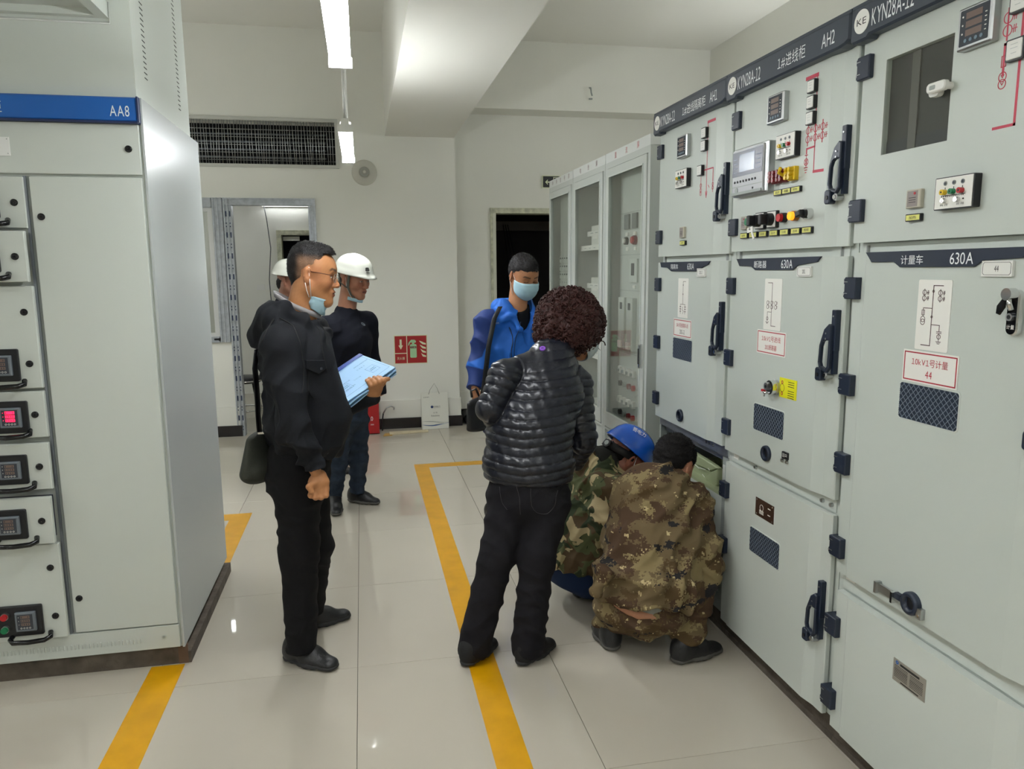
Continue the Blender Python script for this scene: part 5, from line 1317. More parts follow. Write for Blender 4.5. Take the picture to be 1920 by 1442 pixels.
# ---- shoes
def shoe(par, base, heel, toe, ank, m_, sole_m, w=.05, L=None, name='shoe', lift=0, lace=True, hh=.075, h=.004):
    heel = F3(*heel); toe = F3(*toe); f = toe-heel; f[2] = 0; L = np.linalg.norm(f); f /= L; r = np.cross(f, (0, 0, 1)); up = F3(0, 0, 1)
    pt = lambda a, b, c: heel+f*a*L+r*b+up*(c+lift)
    sp = [P(pt(.15, 0, .016), pt(.55, 0, .016), (w*.78, .016), (w*.98, .015), side=r, k=.02, rl=.04), P(pt(.5, 0, .015), pt(.82, .004, .015), (w*.98, .015), (w*.82, .015), side=r, k=.02, rl=.045)]
    sp += [Cut(pt(0, 0, .001), (0, 0, -1))]
    up_ = [P(pt(.17, 0, .04), pt(.2, 0, hh), (w*.72, .042), (w*.62, .040), side=r, k=.03), P(pt(.2, 0, .04), pt(.55, 0, .034), (w*.74, .04), (w*.84, .032), side=r, k=.03, rl=.04), P(pt(.5, 0, .03), pt(.83, .003, .024), (w*.86, .036), (w*.76, .022), side=r, k=.03, rl=.04),
           P(pt(.25, 0, hh), pt(.55, 0, .05), .036, .026, k=.03), P(pt(.19, 0, hh-.01), F3(*ank), .038, .035, k=.025), Cut(pt(0, 0, .012), (0, 0, -1)), Cut(pt(0, 0, hh+.045), (0, 0, 1))]
    V, Q = surf(up_, h); V = smooth(V, Q, 2, .5); s = mesh_np(name, V, Q, [m_], par, base)
    V, Q = surf(sp, h); t = (V-heel)@f/L; V = V+np.outer(.0015*np.sin(t*46)*(V[:, 2] < .03+lift), up); so = mesh_np('sole', V, Q, [sole_m], s, base)
    if lace:
        mb = MB()
        for k in range(5):
            a = .34+.07*k; z = .098-.0125*k+(.004 if hh > .07 else -.004); mb.tube([tuple(pt(a, -.028, z-.012)), tuple(pt(a+.012, 0, z+.002)), tuple(pt(a+.02, .028, z-.012))], .0024, BLACK, 5)
        mb.tube([tuple(pt(.36, 0, .100)), tuple(pt(.30, .045, .10)), tuple(pt(.38, .055, .07))], .002, BLACK, 5)
        me = mb.build('laces', s, base)
    return s
def helmet(par, base, hd, m_, tilt=0, text=None, name='hard_hat', strap=None, brim=.032, rib=True):
    s = 1.0; V = []; Qd = []
    nu, nv = 56, 18
    def shell(off):
        out = []
        for j in range(nv+1):
            a = j/nv*PI/2
            for i in range(nu):
                t = 2*PI*i/nu; cx, cy = math.cos(t), math.sin(t)
                rr = math.sin(a)**.85
                flare = 0
                if a > 1.35: flare = (a-1.35)/(PI/2-1.35)*.008
                rx = .111+off; ry = .130+off
                x = (rx*rr+flare)*cx; y = (ry*rr+flare)*cy-.006; z = .052+(.112+off)*math.cos(a)**.95
                if rib and cy > -.9: z += .004*math.exp(-(x/.012)**2)*math.cos(a)
                out.append((x, y, z))
        return out
    o = shell(0); 
    # brim ring
    for j, (dr, dz) in enumerate(((.004, -.006), (.010, -.012))):
        for i in range(nu):
            t = 2*PI*i/nu; cy = math.sin(t); fr = max(0, cy)**3
            rx = .1175+dr*.5; ry = .1365+dr*.5+fr*brim*(j+.6)/1.6
            o.append((rx*math.cos(t), ry*math.sin(t)-.006, .052+dz-fr*.008*j))
    n1 = len(o); inn = [(x*.965, (y+.006)*.965-.006, z-.003) for x, y, z in o]
    A = np.array(o+inn); Wd = np.array([hd.w(*(p[0]/hd.sc, p[1]/hd.sc, p[2]/hd.sc)) for p in A])
    f = []
    rows = nv+3
    for j in range(rows-1):
        for i in range(nu):
            k = (i+1) % nu; q = (j*nu+i, (j+1)*nu+i, (j+1)*nu+k, j*nu+k); f.append(q); f.append(tuple(v+n1 for v in q[::-1]))
    for i in range(nu):
        k = (i+1) % nu; f.append(((rows-1)*nu+i, n1+(rows-1)*nu+i, n1+(rows-1)*nu+k, (rows-1)*nu+k))
    return mesh_np(name, Wd, np.array(f), [m_], par, base)
def ribbon(par, base, name, pts, wv, m_, th=.0012):
    'flat strap through points with width vectors'
    mb = MB(); pts = [F3(*p) for p in pts]; vs = []
    n = len(pts)
    for i, p in enumerate(pts):
        t = unit(pts[min(i+1, n-1)]-pts[max(i-1, 0)]); w = F3(*(wv[i] if isinstance(wv, list) else wv)); nn = unit(np.cross(t, w))*th
        vs += [tuple(p-w-nn), tuple(p+w-nn), tuple(p+w+nn), tuple(p-w+nn)]
    fs = [(4*i+a, 4*i+(a+1) % 4, 4*i+4+(a+1) % 4, 4*i+4+a) for i in range(n-1) for a in range(4)]+[(3, 2, 1, 0), (4*n-4, 4*n-3, 4*n-2, 4*n-1)]
    mb.add(vs, fs, m_, True); return mb.build(name, par, base)
def patch(hd, grid, th=.0012):
    'thin sheet from a grid of head-local points'
    G = np.array([[hd.w(*p) for p in row] for row in grid]); a, b = G.shape[:2]
    V = G.reshape(-1, 3); q = [(i*b+j, (i+1)*b+j, (i+1)*b+j+1, i*b+j+1) for i in range(a-1) for j in range(b-1)]
    Q = np.array(q); N = vnorm(V, Q); V2 = np.concatenate([V, V+N*th]); n = len(V)
    Q2 = np.concatenate([Q, Q[:, ::-1]+n]); rim = []
    for i in range(a-1): rim += [(i*b, i*b+n, (i+1)*b+n, (i+1)*b), (i*b+b-1, (i+1)*b+b-1, (i+1)*b+b-1+n, i*b+b-1+n)]
    for j in range(b-1): rim += [(j, j+1, j+1+n, j+n), ((a-1)*b+j, (a-1)*b+j+n, (a-1)*b+j+1+n, (a-1)*b+j+1)]
    return V2, np.concatenate([Q2, np.array(rim)])

def mesh_hit(o, px, py, B):
    'nearest garment vertex seen at a pixel: position and outward normal in world space'
    me = o.data; n = len(me.vertices); V = np.empty(n*3); me.vertices.foreach_get('co', V); V = V.reshape(-1, 3)+F3(*B)
    N = np.empty(n*3); me.vertices.foreach_get('normal', N); N = N.reshape(-1, 3)
    C = F3(0, 0, H); d = unit(W(px, py, 3.)-C); q = V-C; t = q@d; r = np.linalg.norm(q-t[:, None]*d, axis=1)
    ok = (r < .012) & ((N@d) < 0)
    if not ok.any(): ok = r < r.min()+.01
    i = np.where(ok)[0][np.argmin(t[ok])]
    return V[i], N[i]
def plane_at(o, px, py, B, off=.002, tilt=0):
    p, n = mesh_hit(o, px, py, B); n = unit(n); r = unit(np.cross((0, 0, 1), n)); u = np.cross(n, r); p = p+n*off
    return Matrix([[r[i], u[i], n[i], p[i]] for i in range(3)]+[[0, 0, 0, 1]])@Matrix.Rotation(tilt, 4, 'Z')
def seam(par, B, name, o, pts, r, m_, off=.001):
    'thin raised line following a garment through photo points'
    mb = MB(); P_ = []; q = []
    for (a, b), (c, d) in zip(pts[:-1], pts[1:]):
        n = max(1, int(math.hypot(c-a, d-b)/7)); q += [(a+(c-a)*i/n, b+(d-b)*i/n) for i in range(n)]
    q.append(pts[-1])
    for px, py in q:
        p, n = mesh_hit(o, px, py, B); P_.append(tuple(p+n*off))
    P_ = [P_[0]]+[tuple((F3(*P_[i-1])+2*F3(*P_[i])+F3(*P_[i+1]))/4) for i in range(1, len(P_)-1)]+[P_[-1]]
    mb.tube(P_, r, m_, 5); return mb.build(name, par, B)
def mask_rows(nx=17, nz=11, out=0.0):
    rows = []
    for i in range(nz):
        v = i/(nz-1); yc = np.interp(v, [0, .25, .5, .78, 1], [.112, .132, .128, .116, .090])+out
        row = []
        for k in range(nx):
            s = 2*k/(nx-1)-1; a = abs(s)
            x = .074*math.sin(min(a, 1)*PI/2)*(1 if s > 0 else -1)*(1-.16*v*v)
            y = yc*(1-a**2.3)+.024*a**2.3+.0028*math.sin(v*PI*7)*(1-a*.6)
            z = (.004-.012*a)*(1-v)+(-.116+.036*a**1.5)*v
            row.append((x, y, z))
        rows.append(row)
    return rows
# ------------------------------------------------------------------ people
def camo(name, base, layers, pix=0, rough=.9):
    M = bpy.data.materials.new(name); M.use_nodes = True; MATS[name] = M
    N = M.node_tree.nodes; L = M.node_tree.links; b = N['Principled BSDF']; b.inputs['Roughness'].default_value = rough; b.inputs['Specular IOR Level'].default_value = .15
    tc = N.new('ShaderNodeTexCoord'); vec = tc.outputs['Object']
    fine = N.new('ShaderNodeTexNoise'); fine.inputs['Scale'].default_value = 95 if pix else 30; fine.inputs['Detail'].default_value = 3
    if pix:
        sn = N.new('ShaderNodeVectorMath'); sn.operation = 'SNAP'; sn.inputs[1].default_value = (pix,)*3; L.new(vec, sn.inputs[0]); vec = sn.outputs[0]
    L.new(vec, fine.inputs['Vector'])
    col = None; cur = lin(base)
    for i, (c, sc, thr, off, jit, st) in enumerate(layers):
        ad = N.new('ShaderNodeVectorMath'); ad.operation = 'MULTIPLY_ADD'; L.new(vec, ad.inputs[0]); ad.inputs[1].default_value = st; ad.inputs[2].default_value = (off, off*1.7, -off)
        n = N.new('ShaderNodeTexNoise'); n.inputs['Scale'].default_value = sc; n.inputs['Detail'].default_value = 2 if pix else 2.5; n.inputs['Distortion'].default_value = .0 if pix else .6
        L.new(ad.outputs[0], n.inputs['Vector'])
        j = N.new('ShaderNodeMath'); j.operation = 'MULTIPLY_ADD'; L.new(fine.outputs[0], j.inputs[0]); j.inputs[1].default_value = jit; L.new(n.outputs[0], j.inputs[2])
        g = N.new('ShaderNodeMath'); g.operation = 'GREATER_THAN'; L.new(j.outputs[0], g.inputs[0]); g.inputs[1].default_value = thr+jit*.5
        mx = N.new('ShaderNodeMix'); mx.data_type = 'RGBA'; L.new(g.outputs[0], mx.inputs[0])
        if col is None: mx.inputs[6].default_value = cur
        else: L.new(col, mx.inputs[6])
        mx.inputs[7].default_value = lin(c); col = mx.outputs[2]
    L.new(col, b.inputs['Base Color'])
    n2 = N.new('ShaderNodeTexNoise'); n2.inputs['Scale'].default_value = 420; L.new(tc.outputs['Object'], n2.inputs['Vector'])
    bp = N.new('ShaderNodeBump'); bp.inputs['Strength'].default_value = .2; bp.inputs['Distance'].default_value = .004; L.new(n2.outputs[0], bp.inputs['Height']); L.new(bp.outputs[0], b.inputs['Normal'])
    return M
M_BLK = CLOTH('black_jacket_cloth', '17191e', .75, spec=.22, var=.08, vscale=6)
M_BTR = CLOTH('black_trouser_cloth', '151517', .85)
M_BTR2 = CLOTH('black_denim', '1c1b1f', .85, var=.15, vscale=25)
M_NVY = CLOTH('navy_knit', '14161f', .9)
M_JEAN = CLOTH('blue_denim', '2c3644', .85, var=.3, vscale=14)
M_PUF = mat('quilted_nylon', '1b1d26', .31, spec=.45, bump=.12, bscale=90)
M_PUFC = mat('quilted_collar', '3f4048', .5)
M_SHIRT = CLOTH('grey_shirt', '9a9798', .8)
M_HAIRK = mat('black_hair', '110e0e', .6, spec=.2, bump=.3, bscale=250)
M_HAIRG = mat('greying_hair', '2a2829', .6, spec=.25, var=.3, vscale=120)
M_HAIRR = mat('dark_red_hair', '3a1b18', .5, spec=.35, bump=.3, bscale=180, var=.25, vscale=30)
M_SHOE = mat('black_shoe_leather', '1d1d1f', .42, spec=.5, bump=.15, bscale=120)
M_SOLE = mat('black_rubber_sole', '2a2a2b', .7)
M_MASK = mat('light_blue_mask', 'a6c8d4', .8, bump=.1, bscale=200)
M_MASKW = mat('mask_white_lining', 'e3e8e8', .8)
M_LOOP = mat('white_elastic', 'f0ece6', .6)
M_HELW = mat('white_helmet_shell', 'c6c8bd', .2, spec=.5, coat=.3)
M_HELB = mat('blue_helmet_shell', '1559c4', .2, spec=.5, coat=.5)
M_STRAP = mat('grey_webbing', '55554e', .8)
M_DIGI = camo('digital_camouflage', '6a5b42', [('4f3d2e', 7, .53, 1.3, .22, (1, 1, 1.5)), ('857654', 8, .585, 5.1, .30, (1, 1, 1.4)), ('57462f', 9, .60, 9.4, .25, (1, 1, 1.7)), ('2c2a2b', 8.5, .645, 14.2, .22, (.8, .8, 1.8)), ('b5a37a', 22, .69, 3.3, .25, (1, 1, 1.2))], pix=.0055)
M_WOOD = camo('woodland_camouflage', '5d6244', [('5a4a36', 9, .50, 2.2, .05, (1, 1, 1)), ('39422f', 8, .54, 7.7, .05, (1, 1, 1)), ('bcab84', 9.5, .575, 11.3, .05, (1, 1, 1)), ('a89a72', 12, .64, 4.4, .05, (1, 1, 1))])
def zf(*a): return F3(*a)
def limb(pts, rs, k=.03): return [P(pts[i], pts[i+1], rs[i], rs[i+1], k=k) for i in range(len(pts)-1)]
LEGF = [((0, 0, 34), .0045), ((18, 6, 24), .004), ((-14, 10, 42), .003), ((30, -20, 60), .0018)]
JKF = [((8, 5, 20), .006), ((-22, 12, 16), .005), ((26, 18, -14), .004), ((-30, 22, 40), .0022)]
def mask_loop(par, B, hd, a, b, c, sg=1, r=.0016):
    mb = MB(); mb.tube([tuple(hd.w(*p)) for p in (a, b, c)], r, M_LOOP, 6); return mb.build('ear_loop', par, B)
# ======== man in the black jacket
def man_black():
    lab = 'person in black hooded jacket and black trousers holding a stack of blue papers'
    HC = W(587, 518, 3.07); hd = Head(HC, (.965, -.12, -.12), (.10, .0, 1), 1.01, .87)
    nb = W(556, 606, 3.08)
    shR, elR, wrR = W(529, 648, 2.90), W(546, 790, 2.83), W(594, 888, 2.845)
    shL, elL, wrL = W(588, 640, 3.25), W(610, 775, 3.27), W(693, 752, 3.235)
    pel = W(563, 870, 3.09); B = (pel[0], pel[1], 0)
    fac = unit((.97, .22, 0)); rt = unit((.22, -.97, 0))
    arms = limb([nb-zf(0, 0, .1), shR, elR, wrR], [.04, .04, .03, .022])+limb([nb-zf(0, 0, .1), shL, elL, wrL], [.04, .04, .03, .022])
    T2 = lambda x, y, Y: W(440+x/2.757, 640+y/2.757, Y)
    hR = [P(T2(438, 690, 2.85), T2(436, 722, 2.845), (.026, .020), (.034, .020), side=(1, 0, .2), k=.02), P(T2(436, 722, 2.845), T2(430, 762, 2.84), (.036, .018), (.042, .017), side=(1, 0, .2), k=.02)]
    for (mx, my), (qx, qy), (tx, ty) in (((472, 762), (472, 796), (462, 772)), ((449, 766), (447, 806), (440, 778)), ((425, 766), (419, 807), (416, 780)), ((402, 760), (394, 797), (396, 775))):
        a = T2(mx, my, 2.838); b = T2(qx, qy, 2.828); c = T2(qx-2, qy-2, 2.862); d_ = T2(tx, ty, 2.87)
        hR += [P(a, b, .0125, .0112, k=.006), P(b, c, .0110, .0105, k=.004), P(c, d_, .010, .009, k=.004)]
    hR += [P(T2(412, 735, 2.83), T2(384, 752, 2.81), .014, .0115, k=.008), P(T2(384, 752, 2.81), T2(398, 778, 2.808), .0112, .0098, k=.005)]
    T = lambda x, y, Y: W(600+x/10.3, 640+y/10.3, Y)
    hL = [P(T(985, 1075, 3.19), T(1010, 1000, 3.175), (.028, .022), (.030, .020), side=(1, 0, 0), k=.02), P(T(1010, 1000, 3.17), T(1060, 900, 3.165), (.033, .016), (.036, .014), side=(1, .2, .3), k=.02)]
    for mcp, pip, tip, Yt in (((965, 960), (985, 850), (905, 755), 3.19), ((1010, 950), (1060, 805), (955, 722), 3.195), ((1075, 920), (1145, 778), (1045, 697), 3.20), ((1130, 890), (1215, 752), (1120, 692), 3.21)):
        a = T(*mcp, 3.155); b = T(*pip, 3.135); c = T(*tip, Yt-.012); md = (b+c)/2+zf(0, -.006, .003)
        hL += [P(a, b, .0115, .0105, k=.006), P(b, md, .0105, .0098, k=.004), P(md, c, .0098, .0085, k=.004)]
    hL += [P(T(1090, 960, 3.17), T(1215, 800, 3.17), .015, .012, k=.012), P(T(1215, 800, 3.17), T(1255, 738, 3.18), .0115, .0105, k=.006), P(T(1255, 738, 3.18), T(1318, 728, 3.19), .0105, .0095, k=.006)]
    core = [P(nb-zf(0, 0, .06), pel, (.06, .05), (.11, .09), side=rt)]
    o = body_mesh('person', [(hd.prims(nb-zf(0, 0, .04), .058), .0026), (arms+core, .011), (hR, .0026), (hL, .0026)], B,
        lambda V: hd.color(V, 'b07a50', lip='84483c', brow='1c1512'), lab, 'person')
    def cut(L):
        x, y, z = L.T
        low = np.where(y < -.02, -.062-z, .000-z)
        line = np.maximum(np.where(z > .090, (y-.092)*.8, np.where(z > .022, (y-.044)*.8, (y-.016)*.8)), low)
        return np.maximum(0, np.maximum(line, (np.abs(x) > .06)*(.030-np.sqrt((y+.008)**2+(z-.0)**2))))*1.6
    def hcol(L):
        c = np.tile(L3('141213'), (len(L), 1)); x, y, z = L.T
        f = sst(-z, -.088, -.050)*sst(np.abs(x), .030, .060)
        c = mixc(c, L3('8a6a53'), f*.9*sst(y, -.075, -.04)); return mixc(c, L3('2e241f'), f*.35*(1-sst(y, -.075, -.04)))
    q = hd.sc; M_HF = mat('faded_hair', '1a1717', .55, spec=.3, bump=.35, bscale=260, attr=True)
    hp = [P(hd.w(0, -.018, .043), hd.w(0, -.018, .043), (.0775*q, .0900*q), side=hd.r, rl=.085*q), P(hd.w(0, -.03, .070), hd.w(0, .044, .082), .060*q, .040*q, k=.03), P(hd.w(0, -.045, .0), hd.w(0, -.045, -.03), .050*q, .042*q, k=.03)]
    hp[0].a = hd.w(0, -.012, .043); hp[0].b = hp[0].a
    hp[0].F = np.stack([hd.r, hd.f, hd.u])
    hair(o, B, hd, hp, .003, M_HF, cut, 6500, .0065, 3, .0010, dirf=(0, .5, .3), colf=hcol)
    # glasses
    GF = mat('brown_spectacle_frame', '4a2018', .3); gl = MB()
    for sg in (-1, 1):
        gl.tube([tuple(hd.w(sg*.079, .0, .018)), tuple(hd.w(sg*.076, .05, .016)), tuple(hd.w(sg*.066, .098, .012))], .0015, GF, 6)
        c = [hd.w(sg*(.034+.024*math.cos(a*PI/8)), .104-.10*(abs(.034+.024*math.cos(a*PI/8)))**1.6*1.2, .002+.017*math.sin(a*PI/8)) for a in range(17)]
        gl.tube([tuple(x) for x in c], .0011, STEEL, 5); gl.add([tuple(x) for x in c[:-1]], [tuple(range(16))], GLASS)
    gl.tube([tuple(hd.w(-.011, .106, .004)), tuple(hd.w(0, .112, .007)), tuple(hd.w(.011, .106, .004))], .0012, STEEL, 5)
    gl.build('glasses', o, B)
    # mask pulled under the chin
    rows = []
    for i in range(9):
        v = i/8; row = []
        for k in range(13):
            s_ = k/6-1; a = abs(s_); row.append((.064*math.sin(a*PI/2)*(1 if s_ > 0 else -1)*(1-.22*v), (.080-.02*v)*(1-a**2.2)+.006*a**2.2+.004*math.sin(v*9+k), -.084-.010*(1-a)-.038*v-.018*(1-a*a)*v+.012*a*(1-v)))
        rows.append(row)
    V, Q = patch(hd, rows, .002); fm_ = mesh_np('face_mask', V, Q, [M_MASK], o, B)
    mask_loop(fm_, B, hd, (.080, -.004, .034), (.086, .006, -.02), (.066, .012, -.078)); mask_loop(fm_, B, hd, (.083, -.014, -.026), (.078, -.006, -.055), (.066, .004, -.080))
    # shirt collar
    cc = nb+zf(.000, 0, .062); ring_ = []; wv_ = []
    for k in range(33):
        t = 2*PI*k/32; cx_, sy_ = math.cos(t), math.sin(t); ring_.append(cc+zf(.078*cx_+(.016 if cx_ > 0 else 0)*cx_, (.086 if sy_ < 0 else .074)*sy_, -.046*cx_+.010)); wv_.append(zf(.10*cx_, .10*sy_, 1)*.0105)
    ribbon(o, B, 'shirt_collar', ring_, wv_, M_SHIRT, .0025)
    # jacket
    ch = W(556, 668, 3.08); wa = W(577, 775, 3.085); hm = W(571, 838, 3.09)
    jk = [P(ch, wa, (.205, .140), (.200, .165), side=rt, k=.05, rl=.16), P(wa, hm, (.195, .165), (.180, .150), side=rt, k=.05, rl=.06),
          P(nb-zf(0, 0, .03), ch, (.10, .09), (.19, .13), side=rt, k=.05)]
    jk += limb([nb+rt*.06-zf(0, 0, .05), shR+zf(0, 0, -.005), elR, wrR-zf(.006, 0, -.022)], [.065, .084, .068, .046], .010)
    jk += limb([nb-rt*.06-zf(0, 0, .05), shL, elL, T(985, 1060, 3.19)], [.065, .080, .062, .042], .035)
    jk += [P(W(505, 594, 3.04), W(484, 632, 3.12), .055, .046, k=.03), P(W(538, 572, 2.985), W(508, 590, 3.12), .026, .045, k=.03), P(W(515, 600, 2.98), W(515, 600, 3.22), .052, k=.03), P(W(530, 579, 2.985), W(566, 598, 2.975), .022, .022, k=.02), P(W(566, 598, 2.975), W(604, 632, 2.98), .022, .020, k=.02), P(W(556, 590, 3.17), W(610, 620, 3.13), .024, .018, k=.03)]
    jk += [P(nb-zf(-.03, 0, .08), nb+zf(.0, 0, .10), .070, .078, op=2, k=.008), Cut(wrR+zf(-.004, 0, .012), wrR-elR, wrR, .085), Cut(hm-zf(0, 0, .045), (0, 0, -1), hm, .35)]
    g_ = garment(o, B, 'jacket', jk, .0058, M_BLK, JKF, 1.7, 5)
    FK_ = plane_at(g_, 600, 690, B, .003)
    mb = MB(FK_); mb.prism([(-.05, .028), (.03, .020), (.036, -.012), (.0, -.030), (-.052, -.005)], -.006, .004, M_BLK, ch=.002); mb.cyl((.012, -.010), .0055, .004, .006, SCRN, 12); mb.build('pocket_flap', g_, B)
    SM = mat('dark_seam', '0d0e10', .8)
    seam(g_, B, 'placket_edge', g_, [(597, 607), (606, 640), (612, 668), (618, 700)], .0022, SM); seam(g_, B, 'pocket_edge', g_, [(582, 700), (583, 730), (590, 752)], .0018, SM)
    seam(g_, B, 'sleeve_seam', g_, [(528, 592), (552, 606), (568, 640), (575, 690), (572, 740)], .0022, SM)
    seam(g_, B, 'hood_edge', g_, [(512, 592), (498, 612), (486, 640)], .003, SM)
    c_ = W(604, 846, 2.955)
    sh_ = MB(Matrix.Translation(tuple(c_))@Matrix.Rotation(PI/2, 4, 'X')); sh_.prism([(-.04, -.004), (.045, .012), (.02, -.012)], 0, .003, CARD); sh_.build('shirt_hem', o, B)
    # trousers
    aR = zf(-.298, 2.985, .075); aL = zf(-.285, 3.315, .075); kR = W(561, 1030, 2.99); kL = W(590, 1025, 3.17); hpR = W(557, 885, 3.0); hpL = W(570, 885, 3.17)
    tr = [P(W(563, 850, 3.09), W(558, 905, 3.09), (.165, .125), (.17, .13), side=rt, k=.04, rl=.1)]+limb([hpR, kR, aR], [.098, .078, .062])+limb([hpL, kL, aL], [.098, .076, .060])+[Cut((0, 0, .065), (0, 0, -1))]
    garment(o, B, 'trousers', tr, .0064, M_BTR, LEGF, .65, 9)
    shoe(o, B, (-.375, 3.055, 0), (-.150, 2.905, 0), (-.302, 3.0, .13), M_SHOE, M_SOLE, .052)
    shoe(o, B, (-.355, 3.29, 0), (-.108, 3.385, 0), (-.285, 3.315, .13), M_SHOE, M_SOLE, .050)
    # papers
    BR = zf(.129, 3.235, 1.190); BL = zf(-.080, 3.059, 1.075); TR = zf(.017, 3.402, 1.248)
    u = unit(BL-BR); v = TR-BR; v = unit(v-u*(v@u)); n = unit(np.cross(v, u))
    if n[2] < 0: n = -n
    fr = Matrix([[u[0], v[0], n[0], BR[0]], [u[1], v[1], n[1], BR[1]], [u[2], v[2], n[2], BR[2]], [0, 0, 0, 1]])
    cen = BR+u*.148+v*.105; PB_ = tuple(cen); e = empty('document', PB_, 'stack of pale blue stapled documents held in the hand of the man in black', 'papers')
    PAP = mat('pale_blue_paper', 'a6cff5', .6); PAPD = mat('blue_paper_edge', '3f6f96', .7); BIND = mat('blue_binding', '24469c', .35)
    N_ = 5
    for k in range(N_):
        mb = MB(fr); z = -.005*k; du = .003*math.sin(k*2.1); nn = 12; vs = []
        for i in range(nn+1):
            a = i/nn*.297; w_ = .0022*math.sin(a*26+k)*(1 if k == 0 else 1.5); 
            for b in (0+du, .21): vs += [(a, b, z+w_-(.010*(k+1)*.25 if b < .1 else 0)), (a, b, z-.0034+w_-(.012*(k+1)*.25 if b < .1 else 0))]
        fs = []
        for i in range(nn):
            o_ = 4*i; fs += [(o_, o_+4, o_+6, o_+2), (o_+1, o_+3, o_+7, o_+5), (o_, o_+1, o_+5, o_+4), (o_+2, o_+6, o_+7, o_+3)]
        fs += [(0, 2, 3, 1), (4*nn, 4*nn+1, 4*nn+3, 4*nn+2)]
        mb.add(vs, fs, PAP if k in (0,) else (PAPD if k % 2 else PAP)); mb.build('booklet', e, PB_)
    mb = MB(fr); mb.box((0, .196, -.024), (.297, .216, .0035), BIND); mb.build('binding', e, PB_)
    INKG = mat('faint_ink', '5f86ad', .7)
    mb = MB(fr); T_ = .0032
    flip = lambda a, b: (a, b)
    mb.line([(.015, .02), (.282, .02), (.282, .19), (.015, .19), (.015, .02)], .0012, T_-.0002, T_, INKG)
    mb.build('border_print', e, PB_)
    frt = fr@Matrix.Rotation(PI, 4, 'Z')
    for s, x, y, h in (('继电保护装置调试报告', -.06, -.150, .008), ('公 用 部 分', -.085, -.125, .009), ('山西电力工程', -.20, -.10, .008), ('批准 审核 校核', -.215, -.055, .008), ('二〇二〇年', -.15, -.08, .008)):
        q_ = MB(frt); text_geo(q_, s, x, y, h, T_, INKG); q_.build('print_line', e, PB_)
    mb = MB(fr)
    for (x0, y0, x1, y1) in ((.20, .05, .25, .09), (.04, .05, .085, .10)): mb.line([(x0, y0), (x1, y0), (x1, y1), (x0, y1), (x0, y0)], .001, T_-.0002, T_, INKG); mb.line([(x0+.008, y0+.02), (x1-.008, y0+.02)], .003, T_-.0002, T_, INKG); mb.line([(x0+.008, y0+.03), (x1-.014, y0+.03)], .003, T_-.0002, T_, INKG)
    mb.build('stamp_print', e, PB_)
    # shoulder bag
    bc = W(499, 852, 3.17); e = empty('shoulder_bag', tuple(bc), 'dark olive shoulder bag hanging behind the man in the black jacket', 'bag')
    M_OL = mat('olive_bag_fabric', '34372f', .75, bump=.2, bscale=300)
    V, Q = surf([P(W(492, 820, 3.16), W(488, 880, 3.16), (.12, .032), (.135, .055), side=(0.35, .9, 0), k=.03), P(W(505, 870, 3.16), W(505, 870, 3.16), (.12, .05), side=(.35, .9, 0), k=.03)], .007)
    mesh_np('bag_body', V, Q, [M_OL], e, tuple(bc))
    ribbon(e, tuple(bc), 'strap', [W(489, 835, 3.12), W(484, 780, 3.11), W(482, 735, 3.09), W(478, 690, 3.09), W(482, 655, 3.07)], (0.006, .020, 0), BLACK, .002)
    mb = MB(); mb.box(tuple(W(489, 812, 3.09)-zf(.012, .004, .004)), tuple(W(489, 812, 3.09)+zf(.012, .004, .004)), CHROME); mb.build('buckle', e, tuple(bc))
man_black()
